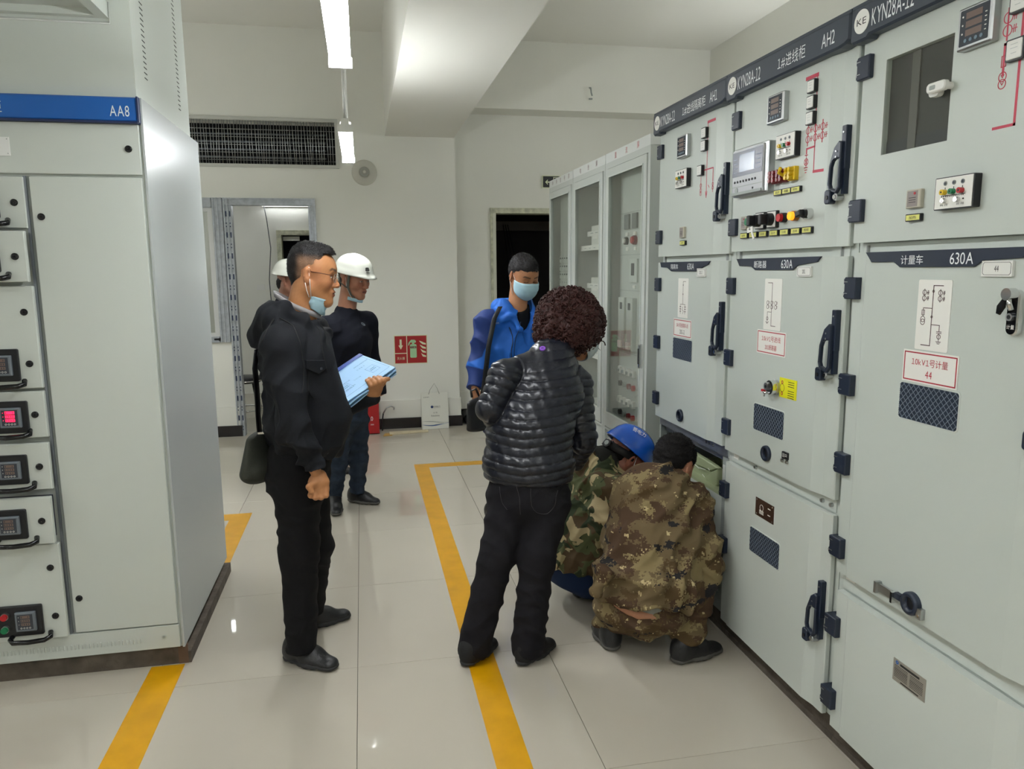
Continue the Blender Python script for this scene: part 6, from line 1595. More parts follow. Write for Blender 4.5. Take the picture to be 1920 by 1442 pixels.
# ======== young man in white helmet and jeans
def man_jeans():
    HC = W(663, 524, 4.95); hd = Head(HC, (.74, -.62, -.20), (.12, -.10, 1), 1.05)
    nb = W(648, 584, 4.98); B = (W(655, 760, 5.0)[0], 5.0, 0)
    shR, elR = W(615, 615, 4.84), W(622, 690, 4.85); shL, elL, wrL = W(688, 606, 5.08), W(697, 680, 5.18), W(714, 735, 5.12)
    rt = unit((-.45, -.89, 0)); pel = W(655, 765, 5.04)
    o = body_mesh('person', [(hd.prims(nb-zf(0, 0, .03), .055), .0032), ([P(nb-zf(0, 0, .06), pel, (.05, .05), (.1, .08), side=rt)]+limb([nb-zf(0, 0, .08), shL, elL, wrL], [.04, .04, .035, .03]), .013)], B,
        lambda V: hd.color(V, 'a5735a', lip='8e4c44'), 'person in white helmet, dark knit top and blue jeans looking down', 'person')
    hp = [P(hd.w(0, -.02, .03), hd.w(0, -.05, -.02), .078, .056, k=.03)]
    hair(o, B, hd, hp, .005, M_HAIRK, lambda L: np.maximum(0, np.maximum(L[:, 1]-.02, np.where(np.abs(L[:, 0]) > .05, .03-np.abs(L[:, 1]+.008)-np.abs(L[:, 2])*.4, -1)))*1.5, 0)
    hl = helmet(o, B, hd, M_HELW)
    ribbon(o, B, 'chin_strap', [hd.w(.086, .034, .05), hd.w(.083, .030, .0), hd.w(.077, .026, -.04), hd.w(.058, .040, -.085), hd.w(.0, .060, -.120), hd.w(-.058, .04, -.085), hd.w(-.083, .03, .0)], hd.f*.010, M_STRAP, .0015)
    ribbon(o, B, 'strap_fork', [hd.w(.084, -.05, .04), hd.w(.090, -.028, -.02), hd.w(.078, .018, -.045)], hd.f*.007, M_STRAP, .0015)
    V, Q = patch(hd, [[((u-.5)*.11, .086-.07*abs((u-.5)*2)**1.7, -.100-.020*v-.008*math.sin(u*PI)) for u in [k/8 for k in range(9)]] for v in (0, .5, 1)], .002); mk = mesh_np('face_mask', V, Q, [M_MASK], o, B)
    mask_loop(mk, B, hd, (.078, .0, .02), (.077, .016, -.04), (.05, .045, -.108))
    mb = MB(Matrix([list(hd.r)+[0], list(hd.f)+[0], list(hd.u)+[0], [0, 0, 0, 1]]).inverted())
    FH = Matrix([[hd.r[i], hd.u[i], hd.f[i], hd.w(.03, .118, .075)[i]] for i in range(3)]+[[0, 0, 0, 1]])
    mb = MB(FH@Matrix.Rotation(math.radians(14), 4, 'Y')@Matrix.Rotation(math.radians(-25), 4, 'X')); mb.prism([(-.012, 0), (.012, 0), (.008, .02), (-.008, .02)], 0, .012, TXTK); text_geo(mb, '国家电网', 0, -.012, .008, .012, TXTK); mb.build('helmet_emblem', hl, B)
    ch = W(655, 640, 4.97); wa = W(653, 715, 5.02); hm = W(655, 748, 5.04)
    jk = [P(ch, wa, (.195, .125), (.17, .125), side=rt, k=.05, rl=.15), P(wa, hm, (.17, .125), (.17, .13), side=rt, k=.04, rl=.05), P(nb-zf(0, 0, .03), ch, (.08, .07), (.18, .12), side=rt, k=.05)]
    jk += limb([nb+rt*.05-zf(0, 0, .045), shR, elR, W(640, 735, 5.0)], [.06, .070, .06, .05], .035)+limb([nb-rt*.05-zf(0, 0, .045), shL, elL, wrL], [.06, .070, .058, .042], .035)
    jk += [P(nb-zf(0, 0, .03), nb+zf(.01, -.005, .10), .058, .064, op=2, k=.01), P(nb-zf(0, 0, .01), nb-zf(0, 0, .009), .071, k=.02), Cut(wrL-zf(0, 0, .02), (0.1, 0, -1), wrL, .1), Cut(hm-zf(0, 0, .05), (0, 0, -1), hm, .3)]
    g_ = garment(o, B, 'sweater', jk, .0068, M_NVY, JKF, .8, 2)
    mb = MB(plane_at(g_, 682, 606, B, .003)); BG = mat('grey_stitching', 'b5c4d0'); mb.ring((0, 0), .013, .0148, 0, .001, BG, 20); text_geo(mb, 'F', 0, .005, .008, .001, BG); text_geo(mb, 'BDDG', 0, -.005, .005, .001, BG); mb.build('round_badge', g_, B)
    tr = [P(W(655, 750, 5.04), W(655, 785, 5.04), (.16, .115), side=rt, k=.04, rl=.09)]
    aL = zf(-.085, 5.14, .08); aR = zf(-.235, 5.06, .08)
    tr += limb([W(668, 790, 5.09), W(672, 862, 5.12), aL], [.088, .066, .052])+limb([W(640, 790, 4.99), W(634, 862, 5.02), aR], [.088, .066, .052])+[Cut((0, 0, .075), (0, 0, -1))]
    garment(o, B, 'jeans', tr, .0068, M_JEAN, LEGF, .75, 4)
    for hl_, to, an in (((-.150, 5.20, 0), (.070, 5.07, 0), aL), ((-.240, 5.10, 0), (-.215, 4.865, 0), aR)):
        shoe(o, B, hl_, to, an+zf(0, 0, .05), M_SHOE, mat('grey_rubber_sole', '56544f', .7), .046, h=.006)
man_jeans()
# ======== helmeted person behind the man in black
def man_back():
    HC = W(545, 528, 5.7); hd = Head(HC, (.85, -.35, -.12), (.1, 0, 1), 1.02); nb = W(536, 568, 5.72); B = (nb[0], 5.7, 0)
    rt = unit((-.5, -.86, 0)); pel = nb-zf(0, 0, .62)
    o = body_mesh('person', [(hd.prims(nb-zf(0, 0, .03), .055), .004), ([P(nb-zf(0, 0, .06), pel, (.04, .04), (.06, .05), side=rt)], .015)], B, lambda V: hd.color(V, '8f6450'), 'person in white helmet mostly hidden behind the man in the black jacket', 'person')
    hair(o, B, hd, [P(hd.w(0, -.02, .03), hd.w(0, -.05, -.02), .078, .056, k=.03)], .007, M_HAIRK, lambda L: np.maximum(0, L[:, 1]-.01)*1.5, 0)
    helmet(o, B, hd, M_HELW)
    sh = [nb+rt*.18-zf(0, 0, .08), nb-rt*.18-zf(0, 0, .08)]
    jk = [P(nb-zf(0, 0, .16), nb-zf(0, 0, .60), (.19, .125), (.17, .13), side=rt, k=.05, rl=.1), P(nb-zf(0, 0, .02), nb-zf(0, 0, .17), (.085, .08), (.18, .12), side=rt, k=.05)]
    for s_ in (0, 1): jk += limb([nb-zf(0, 0, .05), sh[s_], sh[s_]-zf(0.02*(1-2*s_), 0, .30), sh[s_]+zf(.06, -.08, -.52)], [.06, .072, .06, .05])
    jk += [P(nb+zf(0, 0, .0), nb+zf(0, 0, .02), .074, .066, k=.02), P(nb-zf(0, 0, .01), hd.w(0, -.02, -.04), .055, .058, op=2, k=.01)]
    garment(o, B, 'jacket', jk, .0095, M_NVY, JKF, .6, 3)
    aL = zf(-.28, 6.0, .08); aR = zf(-.62, 5.75, .08)
    tr = [P(pel+zf(0, 0, .04), pel-zf(0, 0, .06), (.16, .115), side=rt, k=.04, rl=.09)]+limb([pel+zf(.07, .05, -.05), pel+zf(.20, .08, -.42), aL], [.088, .066, .055])+limb([pel+zf(-.07, -.05, -.05), pel+zf(-.06, -.05, -.42), aR], [.088, .066, .055])
    garment(o, B, 'trousers', tr, .012, M_BTR, LEGF, 1, 1)
    shoe(o, B, (aL[0]-.07, aL[1]+.03, 0), (aL[0]+.17, aL[1]-.06, 0), aL+zf(0, 0, .04), M_SHOE, M_SOLE, .048, h=.008, lace=False); shoe(o, B, (-.66, 5.78, 0), (-.44, 5.68, 0), aR+zf(0, 0, .04), M_SHOE, M_SOLE, .048, h=.008, lace=False)
man_back()
# ======== man in the blue jacket
def man_blue():
    HC = W(981, 519, 4.55); hd = Head(HC, (.30, -.86, -.38), (.10, -.30, .95), 1.04)
    nb = W(968, 585, 4.58); B = (W(965, 760, 4.58)[0], 4.58, 0)
    rt = unit((-.94, -.33, 0)); ch = W(966, 655, 4.58); wa = W(964, 745, 4.60); hm = W(964, 805, 4.60); pel = hm
    shR, elR, wrR = W(914, 606, 4.52), W(899, 680, 4.52), W(890, 728, 4.44); shL, elL, wrL = W(1022, 606, 4.66), W(1045, 680, 4.68), W(1040, 740, 4.55)
    hR = hand(wrR, (.05, -.15, -.98), (.8, .3, 0), 1, (.4, .5, .6, .7))
    o = body_mesh('person', [(hd.prims(nb-zf(0, 0, .03), .056), .003), ([P(nb-zf(0, 0, .06), pel, (.05, .05), (.1, .08), side=rt)]+limb([nb-zf(0, 0, .08), shR, elR, wrR], [.035, .035, .028, .024]), .011), (hR, .0035)], B,
        lambda V: hd.color(V, 'ae7a56', lip='8e4c44', brow='211a17', shut=True), 'person in bright blue jacket and face mask looking down, in front of the dark doorway', 'person')
    q = hd.sc
    def cut(L):
        x, y, z = L.T
        a = np.maximum(np.where(z > .050, (y-.084-(z-.09)*.2)*.8, (y-.020)*.8), np.where(y < -.02, -.05-z, .008-z))
        return np.maximum(0, np.maximum(a, (np.abs(x) > .06)*(.030-np.sqrt((y+.008)**2+z**2))))*1.6
    hp = [P(hd.w(0, -.018, .046), hd.w(0, -.018, .046), (.080*q, .099*q), side=hd.r, rl=.090*q), P(hd.w(0, .025, .062), hd.w(0, .052, .080), .066*q, .046*q, k=.03), P(hd.w(0, -.05, .0), hd.w(0, -.055, -.03), .058*q, .048*q, k=.03)]
    hp[0].F = np.stack([hd.r, hd.f, hd.u])
    hair(o, B, hd, hp, .004, M_HAIRG, cut, 3600, .010, 3, .0018, dirf=(.1, .4, .2), th=.0009)
    # mask
    rows = mask_rows()
    V, Q = patch(hd, rows, .002); mk = mesh_np('face_mask', V, Q, [M_MASK], o, B)
    for sg in (-1, 1): mask_loop(mk, B, hd, (sg*.076, -.01, .030), (sg*.075, .015, .012), (sg*.072, .035, -.006)); mask_loop(mk, B, hd, (sg*.078, -.02, -.02), (sg*.076, .0, -.05), (sg*.070, .030, -.095))
    DKC = CLOTH('black_shirt', '15161a', .85)
    cp = [P(nb-zf(0, 0, .09), hd.w(0, -.03, -.085), .09, .066), P(nb-zf(0, 0, .02), nb+zf(0, -.01, .06), .056, .053, op=2, k=.004), Cut(nb+zf(0, 0, .035), unit((0, -.5, 1)))]
    garment(o, B, 'shirt', cp, .006, DKC)
    ff = unit((.33, -.94, 0))
    jk = [P(ch, wa, (.215, .140), (.20, .145), side=rt, k=.05, rl=.16), P(wa, hm, (.20, .145), (.205, .15), side=rt, k=.05, rl=.06), P(nb-zf(0, 0, .03), ch, (.11, .10), (.20, .135), side=rt, k=.05)]
    jk += limb([nb+rt*.06-zf(0, 0, .04), shR, elR, wrR], [.07, .082, .074, .050], .025)+limb([nb-rt*.06-zf(0, 0, .04), shL, elL, wrL], [.07, .078, .068, .048], .035)
    jk += [P(nb+rt*.09+zf(0, 0, .025)-ff*.01, nb-rt*.09+zf(0, 0, .025)-ff*.01, .05, k=.03), P(nb+rt*.095+zf(0, 0, .060), nb+rt*.06+ff*.14-zf(0, 0, .09), .030, .020, k=.02), P(nb-rt*.095+zf(0, 0, .060), nb-rt*.06+ff*.14-zf(0, 0, .09), .030, .020, k=.02), P(nb-ff*.09+rt*.07+zf(0, 0, .03), nb-ff*.09-rt*.07+zf(0, 0, .03), .055, k=.04), P(nb+rt*.10+ff*.09-zf(0, 0, .02), nb+rt*.16+ff*.06-zf(0, 0, .05), .022, .014, k=.02)]
    jk += [P(nb-zf(0, 0, .05)+ff*.02, hd.w(0, .0, -.05), .068, .075, op=2, k=.008), P(nb+ff*.10-zf(0, 0, .03), nb+ff*.16-zf(0, 0, .20), .052, .012, op=2, k=.008), Cut(wrR, wrR-elR, wrR, .09)]
    M_B = CLOTH('blue_shell_fabric', '1f66c0', .6, spec=.35, attr=True)
    def cf(V):
        c = np.tile(L3('1b62be'), (len(V), 1)); dk = L3('16306e')
        x = (V-ch)@rt; z = V[:, 2]
        out = np.linalg.norm(V-shR, axis=1)
        da = sst(x, .150, .156)
        c = mixc(c, dk, da*sst(z-(elR[2]+.075)+.5*(x-.2), -.004, .004)*sst(x-.2+.35*(z-shR[2]), -.012, -.006)); c = mixc(c, dk, da*sst(-(z-elR[2]+.05-.3*(x-.2)), -.003, .003))
        return c
    g_ = garment(o, B, 'jacket', jk, .0055, M_B, JKF, 1.4, 8, colf=cf)
    mb = MB(plane_at(g_, 932, 603, B, .003)); text_geo(mb, 'Welcont', 0, 0, .014, 0, mat('grey_stitching', 'b5c4d0'), w=.05); mb.build('chest_lettering', g_, B)
    seam(g_, B, 'zip', g_, [(958, 612), (960, 640), (962, 680), (964, 720)], .0035, mat('navy_zip', '14284f')); seam(g_, B, 'storm_flap', g_, [(978, 588), (975, 610), (968, 640), (967, 690)], .0025, mat('navy_zip', '14284f'))
    tr = [P(hm+zf(0, 0, .02), hm-zf(0, 0, .08), (.165, .12), side=rt, k=.04, rl=.09)]
    aR = zf(.80, 4.57, .08); aL = zf(1.05, 4.66, .08)
    tr += limb([hm+rt*.08-zf(0, 0, .1), (aR+hm)/2+zf(0, -.03, .0), aR], [.092, .07, .056])+limb([hm-rt*.08-zf(0, 0, .1), (aL+hm)/2+zf(0, -.03, .0), aL], [.092, .07, .056])
    garment(o, B, 'trousers', tr, .011, M_BTR, LEGF, 1, 2)
    shoe(o, B, (.765, 4.66, 0), (.79, 4.42, 0), aR+zf(0, 0, .04), M_SHOE, M_SOLE, .05, h=.007, lace=False); shoe(o, B, (1.04, 4.74, 0), (1.10, 4.50, 0), aL+zf(0, 0, .04), M_SHOE, M_SOLE, .05, h=.008, lace=False)
    bc = W(902, 778, 4.40); e = empty('laptop_bag', tuple(bc), 'black laptop bag carried at the side of the man in blue', 'bag')
    V, Q = surf([P(W(904, 752, 4.40), W(906, 798, 4.40), (.13, .030), (.14, .045), side=(.75, .6, 0), k=.02, rl=.03)], .007); mesh_np('bag_body', V, Q, [BLACK], e, tuple(bc))
    ribbon(e, tuple(bc), 'strap', [W(901, 765, 4.37), W(908, 720, 4.36), W(916, 650, 4.355), W(927, 597, 4.375), W(938, 575, 4.46)], (.015, .004, 0), BLACK, .002)
    mb = MB(); mb.tube([tuple(W(885, 745, 4.40)), tuple(W(883, 733, 4.40)), tuple(W(892, 729, 4.40)), tuple(W(900, 745, 4.40))], .008, BLACK, 8); mb.build('handle', e, tuple(bc))
man_blue()
# ======== woman in the quilted jacket
def woman():
    HC = W(1089, 621, 3.27); hd = Head(HC, (.66, .50, -.56), (.55, .30, .78), .97)
    nb = W(1034, 664, 3.16); pel = W(990, 925, 2.96); B = (pel[0], pel[1], 0)
    shL, elL, wrL = W(946, 706, 3.04), W(918, 766, 2.99), W(962, 822, 3.18); shR, elR, wrR = W(1082, 722, 3.12), W(1092, 825, 3.06), W(1074, 872, 3.14)
    rt = unit((.93, -.37, 0)); ff = unit((.37, .93, 0))
    o = body_mesh('person', [(hd.prims(nb-zf(0, 0, .03), .050), .0032), ([P(nb-zf(0, -.02, .05), pel, (.05, .05), (.09, .07), side=rt)]+limb([nb-zf(0, 0, .10), shL, elL, wrL], [.035, .035, .03, .025])+limb([nb-zf(0, 0, .10), shR, elR, wrR], [.035, .035, .03, .025]), .011)], B,
        lambda V: hd.color(V, 'a5724f', lip='8e4c44'), 'person with short curly dark red hair in a dark quilted jacket, bending forward', 'person')
    # curly hair
    hc = W(1069, 610, 3.25)
    hp = [P(W(1066, 600, 3.24), W(1068, 608, 3.28), .142, .140, k=.05), P(W(1040, 625, 3.22), W(1045, 632, 3.22), .085, .08, k=.04), P(W(1093, 604, 3.3), W(1093, 612, 3.3), .088, .08, k=.05)]
    rng = np.random.RandomState(4)
    def cut(L): return np.maximum(0, (L[:, 1]-.06))*1.2*(L[:, 2] < .05)
    hr = hair(o, B, hd, hp, .0050, M_HAIRR, cut, 0, .02, 6, .011, nk=85)
    mb = MB(); V, Q = surf(hp, .012); N = vnorm(V, Q); pk = rng.choice(len(V), min(len(V), 1600), replace=False)
    for i in pk:
        if hd.loc(V[i:i+1])[0, 1] > .07: continue
        n = N[i]; a = unit(np.cross(n, rng.normal(0, 1, 3))); b = np.cross(n, a); r = rng.uniform(.007, .015); ph = rng.uniform(0, 6); pts = []
        c = V[i]-n*.003
        for k in range(9):
            t = ph+k*.65; pts.append(tuple(c+a*(math.cos(t)*r+(k-4)*.0022)+n*(math.sin(t)*r*.7+.007)+b*((k-4)*.003)))
        mb.tube(pts, .0034, M_HAIRR, 5, r1=.0014)
    for (px, py) in ((1128, 632), (1130, 648), (1122, 590), (1088, 556), (1016, 585), (1078, 553)):
        c = W(px-2, py, 3.27); mb.tube([tuple(c+zf(.018*math.cos(t), 0, .022*math.sin(t))) for t in [q*.55 for q in range(9)]], .0030, M_HAIRR, 5, r1=.001)
    mb.build('curls', hr, B)['kind'] = 'stuff'
    V, Q = patch(hd, mask_rows(), .002)
    mk = mesh_np('face_mask', V, Q, [mat('pale_grey_mask', 'b8c4c4', .8)], o, B); mask_loop(mk, B, hd, (.076, -.02, -.02), (.076, .0, -.045), (.068, .032, -.09), r=.002)
    # jacket
    up0 = W(1012, 735, 3.07); mid = W(992, 800, 3.00); low = W(991, 868, 2.97); hm = W(990, 893, 2.965)
    jk = [P(up0, mid, (.185, .120), (.172, .125), side=rt, k=.05, rl=.14), P(mid, low, (.172, .125), (.184, .135), side=rt, k=.06, rl=.07), P(low, hm, (.184, .135), (.182, .14), side=rt, k=.05, rl=.05), P(nb-zf(0, 0, .015), up0, (.10, .088), (.18, .115), side=rt, k=.05)]
    jk += limb([nb-rt*.05-zf(0, 0, .040), shL, elL, wrL], [.062, .066, .052, .036], .022)
    na = len(jk); jk += limb([nb+rt*.05-zf(0, 0, .045), shR, elR, wrR], [.06, .066, .062, .046], .022)
    colr = [P(W(1020, 668, 3.10), W(1062, 690, 3.14), (.045, .045), k=.03)]
    jk += [P(nb-zf(0, 0, .02), nb+unit(HC-nb)*.06, .076, .070, k=.02), P(nb-zf(0, 0, .0), hd.w(0, -.03, -.06), .054, .058, op=2, k=.004), Cut(nb+unit(HC-nb)*.082, unit(HC-nb)), Cut(hm-zf(0, 0, .028), (0, 0, -1), hm, .4)]
    sp = [hm-zf(0, 0, .06), mid, up0, nb]
    def arc(V, pts):
        best = np.full(len(V), 1e9); s = np.zeros(len(V)); acc = 0
        for a, b in zip(pts[:-1], pts[1:]):
            d = b-a; L_ = np.linalg.norm(d); t = np.clip((V-a)@d/L_**2, 0, 1); q = np.linalg.norm(V-(a+t[:, None]*d), axis=1)
            m_ = q < best; best[m_] = q[m_]; s[m_] = (acc+t*L_)[m_]; acc += L_
        return s, best
    tors = jk[:4]; armL = jk[4:na]; armR = jk[na:na+3]
    def dispf(V, N):
        dt = np.min([p.ev(V) for p in tors], 0); dl = np.min([p.ev(V) for p in armL[1:]], 0); dr = np.min([p.ev(V) for p in armR[1:]], 0)
        st, _ = arc(V, sp); lat = np.abs((V-mid)@rt)
        st = st-.16*np.maximum(0, lat-.05)
        # straight height measure for even seams
        s2 = (V[:, 2]-hm[2])*1.04+.10*np.maximum(0, .19-lat)-.02
        sl, _ = arc(V, [shL+zf(0, 0, .05), elL, wrL]); sr, _ = arc(V, [shR+zf(0, 0, .05), elR, wrR])
        lam = .0375
        def puff(s): return np.abs(np.sin(PI*s/lam))**.30
        arm = (np.minimum(dl, dr) < dt-.004)
        sa = np.where(dl < dr, sl, sr)
        p = np.where(arm, puff(sa+.01), puff(s2))
        top = sst(V[:, 2]-shL[2], .0, .03)*(~arm)
        seam = np.exp(-((np.minimum(dl, dr)-dt)/.006)**2)*(V[:, 2] > wrL[2])
        s = np.where(arm, sa, s2)
        wr = .0011*np.sin(V@(rt*210)+3*np.sin(s*60))*(1-p)*1.6+.0012*np.sin(V@(rt*120+zf(0, 0, 60)))
        return (.0115*(p-.75)*(1-top*.6)+wr)*(1-.6*seam)-.006*seam
    g_ = garment(o, B, 'quilted_jacket', jk, .0041, M_PUF, None, 1, 1, 1, dispf, fin=False)
    mb = MB(plane_at(g_, 1016, 649, B, .002)); mb.cyl((0, 0), .013, -.004, .002, mat('purple_emblem', '8f55cc', .5), 20); mb.prism([(-.006, -.004), (-.003, .005), (.002, .001), (.006, .004), (.004, -.004), (0, -.001)], .002, .003, mat('purple_dark', '3d2260')); mb.build('round_emblem', g_, B)
    # trousers
    aL = zf(.400, 2.87, .06); aR = zf(.615, 2.82, .06); kL, kR = W(932, 1040, 2.90), W(1008, 1045, 2.86); hL, hR = W(957, 940, 2.97), W(1027, 940, 2.93)
    tr = [P(W(990, 880, 2.97), W(990, 935, 2.96), (.165, .13), (.172, .135), side=rt, k=.04, rl=.1)]+limb([hL, kL, aL], [.098, .072, .070])+limb([hR, kR, aR], [.098, .072, .070])+[Cut((0, 0, .030), (0, 0, -1))]
    tr += [P(W(996, 950, 2.80), W(994, 905, 2.80), .002, .002, k=.03)]
    jn = garment(o, B, 'jeans', tr, .0062, M_BTR2, LEGF, 1.0, 11)
    ST_ = mat('dark_stitching', '3c3a3c', .8)
    seam(jn, B, 'back_pocket', jn, [(992, 912), (994, 945), (1008, 968), (1030, 968), (1046, 950), (1048, 915)], .0012, ST_); seam(jn, B, 'back_pocket', jn, [(932, 912), (936, 945), (946, 955)], .0012, ST_); seam(jn, B, 'centre_seam', jn, [(966, 912), (970, 940), (976, 970)], .0014, ST_)
    shoe(o, B, (.350, 2.815, 0), (.500, 2.985, 0), aL+zf(0, .0, .04), mat('black_suede', '141415', .8), M_SOLE, .046, lace=False); shoe(o, B, (.568, 2.775, 0), (.745, 2.925, 0), aR+zf(0, 0, .04), mat('black_suede', '141415', .8), M_SOLE, .046, lace=False)
woman()
# ======== crouching man in digital camouflage
def croucher():
    HC = W(1262, 872, 2.98); hd = Head(HC, (.62, .50, -.60), (.50, .35, .78), 1.0)
    nb = W(1235, 905, 2.92); B = (1.12, 2.78, 0)
    rt = unit((.86, -.5, 0)); ff = unit((.5, .86, 0))
    up0 = W(1228, 930, 2.90); mid = W(1228, 1010, 2.84); low = W(1212, 1088, 2.77); hm = W(1208, 1125, 2.755)
    shL, shR = W(1188, 952, 2.92), W(1298, 944, 2.86); elR, wrR = W(1316, 1030, 2.77), W(1316, 1000, 2.98); elL, wrL = W(1160, 1010, 2.99), W(1230, 960, 3.08)
    o = body_mesh('person', [(hd.prims(nb, .056), .0032), ([P(nb-zf(0, 0, .08), mid, (.06, .05), (.15, .10), side=rt), P(mid, hm, (.14, .09), (.160, .114), side=rt, k=.02, rl=.04), P(hm, W(1202, 1146, 2.768), (.168, .124), (.160, .114), side=rt, k=.01, rl=.04)]+limb([nb, shR, elR, wrR], [.05, .05, .04, .03])+limb([nb, shL, elL, wrL], [.05, .05, .04, .03]), .009)], B,
        lambda V: hd.color(V, 'ad7a5c'), 'person crouching in brown digital camouflage with bare head beside the open compartment', 'person')
    q = hd.sc
    def cut(L):
        x, y, z = L.T
        a = np.maximum(np.where(z > .050, (y-.08)*.8, (y-.025)*.8), np.where(y < -.02, -.062-z, .0-z))
        return np.maximum(0, np.maximum(a, (np.abs(x) > .06)*(.028-np.sqrt((y+.008)**2+z**2))))*1.6
    hp = [P(hd.w(0, -.018, .044), hd.w(0, -.018, .044), (.084*q, .104*q), side=hd.r, rl=.092*q), P(hd.w(0, .02, .058), hd.w(0, .045, .075), .070*q, .048*q, k=.03), P(hd.w(0, -.05, .0), hd.w(0, -.055, -.035), .064*q, .052*q, k=.03)]
    hp[0].F = np.stack([hd.r, hd.f, hd.u])
    hair(o, B, hd, hp, .0035, M_HAIRK, cut, 6500, .0085, 5, .0022, dirf=(0, .4, .2))
    jk = [P(up0, mid, (.170, .130), (.200, .16), side=rt, k=.06, rl=.14), P(mid, low, (.205, .16), (.220, .160), side=rt, k=.06, rl=.10), P(low, hm, (.220, .16), (.216, .158), side=rt, k=.05, rl=.06), P(nb-zf(0, 0, .01), up0, (.095, .09), (.165, .125), side=rt, k=.06)]
    jk += limb([nb+rt*.06-zf(0, 0, .03), shR, elR, wrR], [.07, .085, .076, .06], .04)+limb([nb-rt*.06-zf(0, 0, .03), shL, elL, wrL], [.07, .085, .076, .06], .04)
    jk += [P(W(1133, 1080, 2.70), W(1120, 1105, 2.70), .035, .03, k=.04)]
    cn = unit(hm-low); jk += [P(nb, hd.w(0, -.02, -.03), .056, .06, op=2, k=.006), Cut(hm+cn*.022+unit((0, -.3, .9))*.0, unit(cn+zf(0, -.10, 0)), hm, .5)]
    garment(o, B, 'jacket', jk, .0064, M_DIGI, JKF, 1.9, 21)
    mb = MB(); pts = []
    aR = zf(1.262, 2.70, .085); aL = zf(.990, 2.90, .085); kR = W(1317, 1062, 2.76); kL = W(1170, 1060, 3.03); hR, hL = W(1265, 1135, 2.80), W(1165, 1130, 2.84)
    tr = [P(W(1207, 1118, 2.78), W(1207, 1150, 2.77), (.195, .152), (.192, .150), side=rt, k=.05, rl=.092)]+limb([hR, kR], [.11, .088], .05)+limb([kR, aR], [.085, .066], .02)+limb([hL, kL], [.11, .085], .05)+limb([kL, aL], [.08, .066], .02)
    gc = W(1184, 1124, 2.60)
    tr += [P(gc, gc, (.160, .20), side=rt, op=2, k=.006, rl=.106), Cut((0, 0, .075), (0, 0, -1))]
    garment(o, B, 'trousers', tr, .0062, M_DIGI, LEGF, 1.8, 8)
    gc2 = W(1184, 1104, 2.60)
    ur = [P(W(1206, 1118, 2.78), W(1204, 1148, 2.77), (.180, .137), (.172, .128), side=rt, k=.03, rl=.055), P(gc2, gc2, (.150, .20), side=rt, op=2, k=.006, rl=.090)]
    garment(o, B, 'waistband', ur, .007, CLOTH('grey_underwear', '8d8d84', .85))
    shoe(o, B, (.985, 2.80, 0), (.985, 3.05, 0), aL+zf(0, 0, .03), M_SHOE, mat('grey_rubber_sole', '56544f', .7), .05)
    shoe(o, B, (1.185, 2.665, 0), (1.432, 2.735, 0), aR+zf(0, 0, .03), M_SHOE, mat('grey_rubber_sole', '56544f', .7), .05)
croucher()
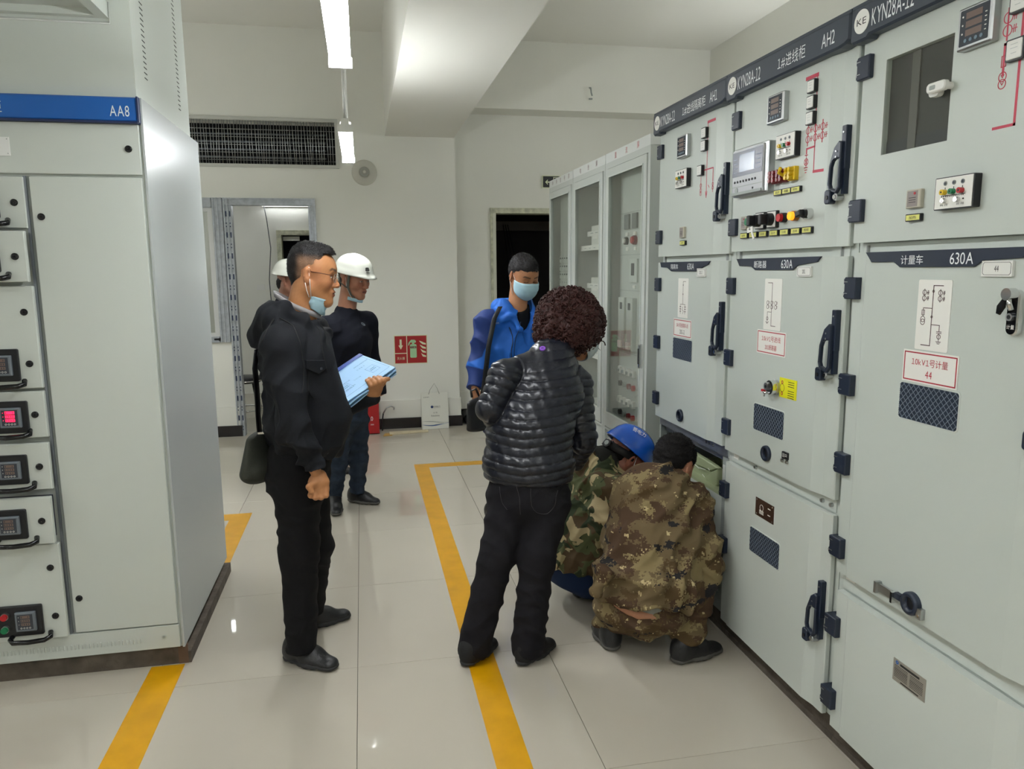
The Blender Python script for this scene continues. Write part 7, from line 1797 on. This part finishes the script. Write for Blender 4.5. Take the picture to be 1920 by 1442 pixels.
# ======== crouching man with the blue helmet
def croucher_blue():
    HC = W(1170, 858, 3.38); hd = Head(HC, (.74, .10, -.67), (.67, .05, .74), 1.05)
    nb = W(1128, 872, 3.38); B = (.98, 3.3, 0)
    rt = unit((.25, -.97, 0)); up0 = W(1120, 915, 3.38); mid = W(1098, 990, 3.34); hm = W(1088, 1055, 3.30)
    shR, elR, wrR = W(1140, 918, 3.20), W(1135, 985, 3.14), W(1200, 960, 3.2); shL, elL, wrL = W(1130, 905, 3.56), W(1190, 980, 3.55), W(1240, 940, 3.5)
    o = body_mesh('person', [(hd.prims(nb, .055), .0034), ([P(nb-zf(.03, 0, .08), hm, (.06, .05), (.15, .1), side=rt)]+limb([nb, shR, elR, wrR], [.05, .05, .04, .03]), .013)], B,
        lambda V: hd.color(V, '9c6450', flush=.5), 'person crouching in green camouflage jacket and blue helmet', 'person')
    q = hd.sc
    hp = [P(hd.w(0, -.02, .03), hd.w(0, -.055, -.025), .080, .060, k=.03)]
    hair(o, B, hd, hp, .0048, M_HAIRK, lambda L: np.maximum(0, np.maximum(L[:, 1]-.03, np.where(np.abs(L[:, 0]) > .05, .030-np.sqrt((L[:, 1]+.008)**2+L[:, 2]**2), -1)))*1.5, 1500, .012, 2, .002)
    hl = helmet(o, B, hd, M_HELB, brim=.022)
    side = unit(hd.r*.72-hd.f*.38+hd.u*.55); rr_ = unit(hd.f+hd.r*.15); rr_ = unit(rr_-side*(rr_@side)); up_ = np.cross(side, rr_); c = hd.w(.078, -.066, .124)
    FH = Matrix([[rr_[i], up_[i], side[i], c[i]] for i in range(3)]+[[0, 0, 0, 1]]); mb = MB(FH); text_geo(mb, '晋电力', 0, 0, .024, .004, TXTW, w=.070); mb.build('lettering', hl, B)
    cr = mat('black_headband', '1b1b1d', .6)
    ribbon(o, B, 'headband', [hd.w(.082, .0, .02), hd.w(.075, -.06, .01), hd.w(.04, -.112, .0), hd.w(0, -.125, -.005), hd.w(-.04, -.112, .0)], hd.u*.018, cr, .003)
    fk = MB(); c = hd.w(.03, -.128, -.004); n = unit(-hd.f*.9+hd.r*.4); a = unit(np.cross(n, hd.u)); b = np.cross(n, a); FK = Matrix([[a[i], b[i], n[i], c[i]] for i in range(3)]+[[0, 0, 0, 1]]); fk.fr = FK; fk.cyl((0, 0), .02, -.006, .012, cr, 18); fk.cyl((0, 0), .012, .012, .015, FRAME, 18); fk.build('adjuster_knob', o, B)
    V, Q = patch(hd, mask_rows(), .002)
    mk = mesh_np('face_mask', V, Q, [mat('pale_grey_mask', 'b8c4c4', .8)], o, B); mask_loop(mk, B, hd, (.080, .006, .030), (.080, .022, -.01), (.072, .036, -.05), r=.0018)
    jk = [P(up0, mid, (.19, .135), (.205, .165), side=rt, k=.06, rl=.14), P(mid, hm, (.205, .165), (.225, .175), side=rt, k=.05, rl=.08), P(nb-zf(.02, 0, .01), up0, (.105, .095), (.19, .13), side=rt, k=.06)]
    jk += limb([nb+rt*.06-zf(0, 0, .03), shR, elR, wrR], [.07, .082, .075, .06], .025)+limb([nb-rt*.06-zf(0, 0, .03), shL, elL, wrL], [.07, .082, .07, .055], .03)
    jk += [P(nb-zf(0, 0, .02), nb+unit(HC-nb)*.03+zf(-.01, 0, 0), .085, .080, k=.03), P(nb, hd.w(0, -.02, -.03), .062, .066, op=2, k=.006), Cut(hm-zf(0, 0, .05), (0, 0, -1), hm, .5)]
    garment(o, B, 'jacket', jk, .0066, M_WOOD, JKF, 2.0, 33)
    garment(o, B, 'jacket_collar', [P(nb-zf(.03, 0, .0), nb+unit(HC-nb)*.05-zf(.01, 0, -.005), .092, .082, k=.02), P(nb, hd.w(0, -.02, -.03), .066, .072, op=2, k=.006), Cut(nb+unit(HC-nb)*.070, unit(HC-nb)), Cut(nb-unit(HC-nb)*.02, -unit(HC-nb))], .0055, CLOTH('dark_collar', '2c2c29', .9))
    M_NT = CLOTH('navy_trousers', '1b2c4a', .85)
    aR = zf(1.04, 3.33, .09); aL = zf(1.06, 3.55, .09)
    tr = [P(hm-zf(0, 0, .0), hm-zf(0, 0, .06), (.185, .15), side=rt, k=.04, rl=.06)]+limb([hm+rt*.09-zf(0, 0, .04), hm+rt*.10+zf(.27, -.02, .03), aR], [.10, .08, .062])+limb([hm-rt*.09-zf(0, 0, .04), hm-rt*.10+zf(.27, .05, .03), aL], [.10, .08, .062])
    garment(o, B, 'trousers', tr, .009, M_NT, LEGF, 1, 2)
    TAN = mat('tan_shoe_leather', '6d5a44', .7)
    shoe(o, B, (.965, 3.37, 0), (1.21, 3.30, 0), aR+zf(0, 0, .03), TAN, M_SOLE, .05, lace=False); shoe(o, B, (.98, 3.56, 0), (1.23, 3.53, 0), aL+zf(0, 0, .03), TAN, M_SOLE, .05, h=.007, lace=False)
croucher_blue()
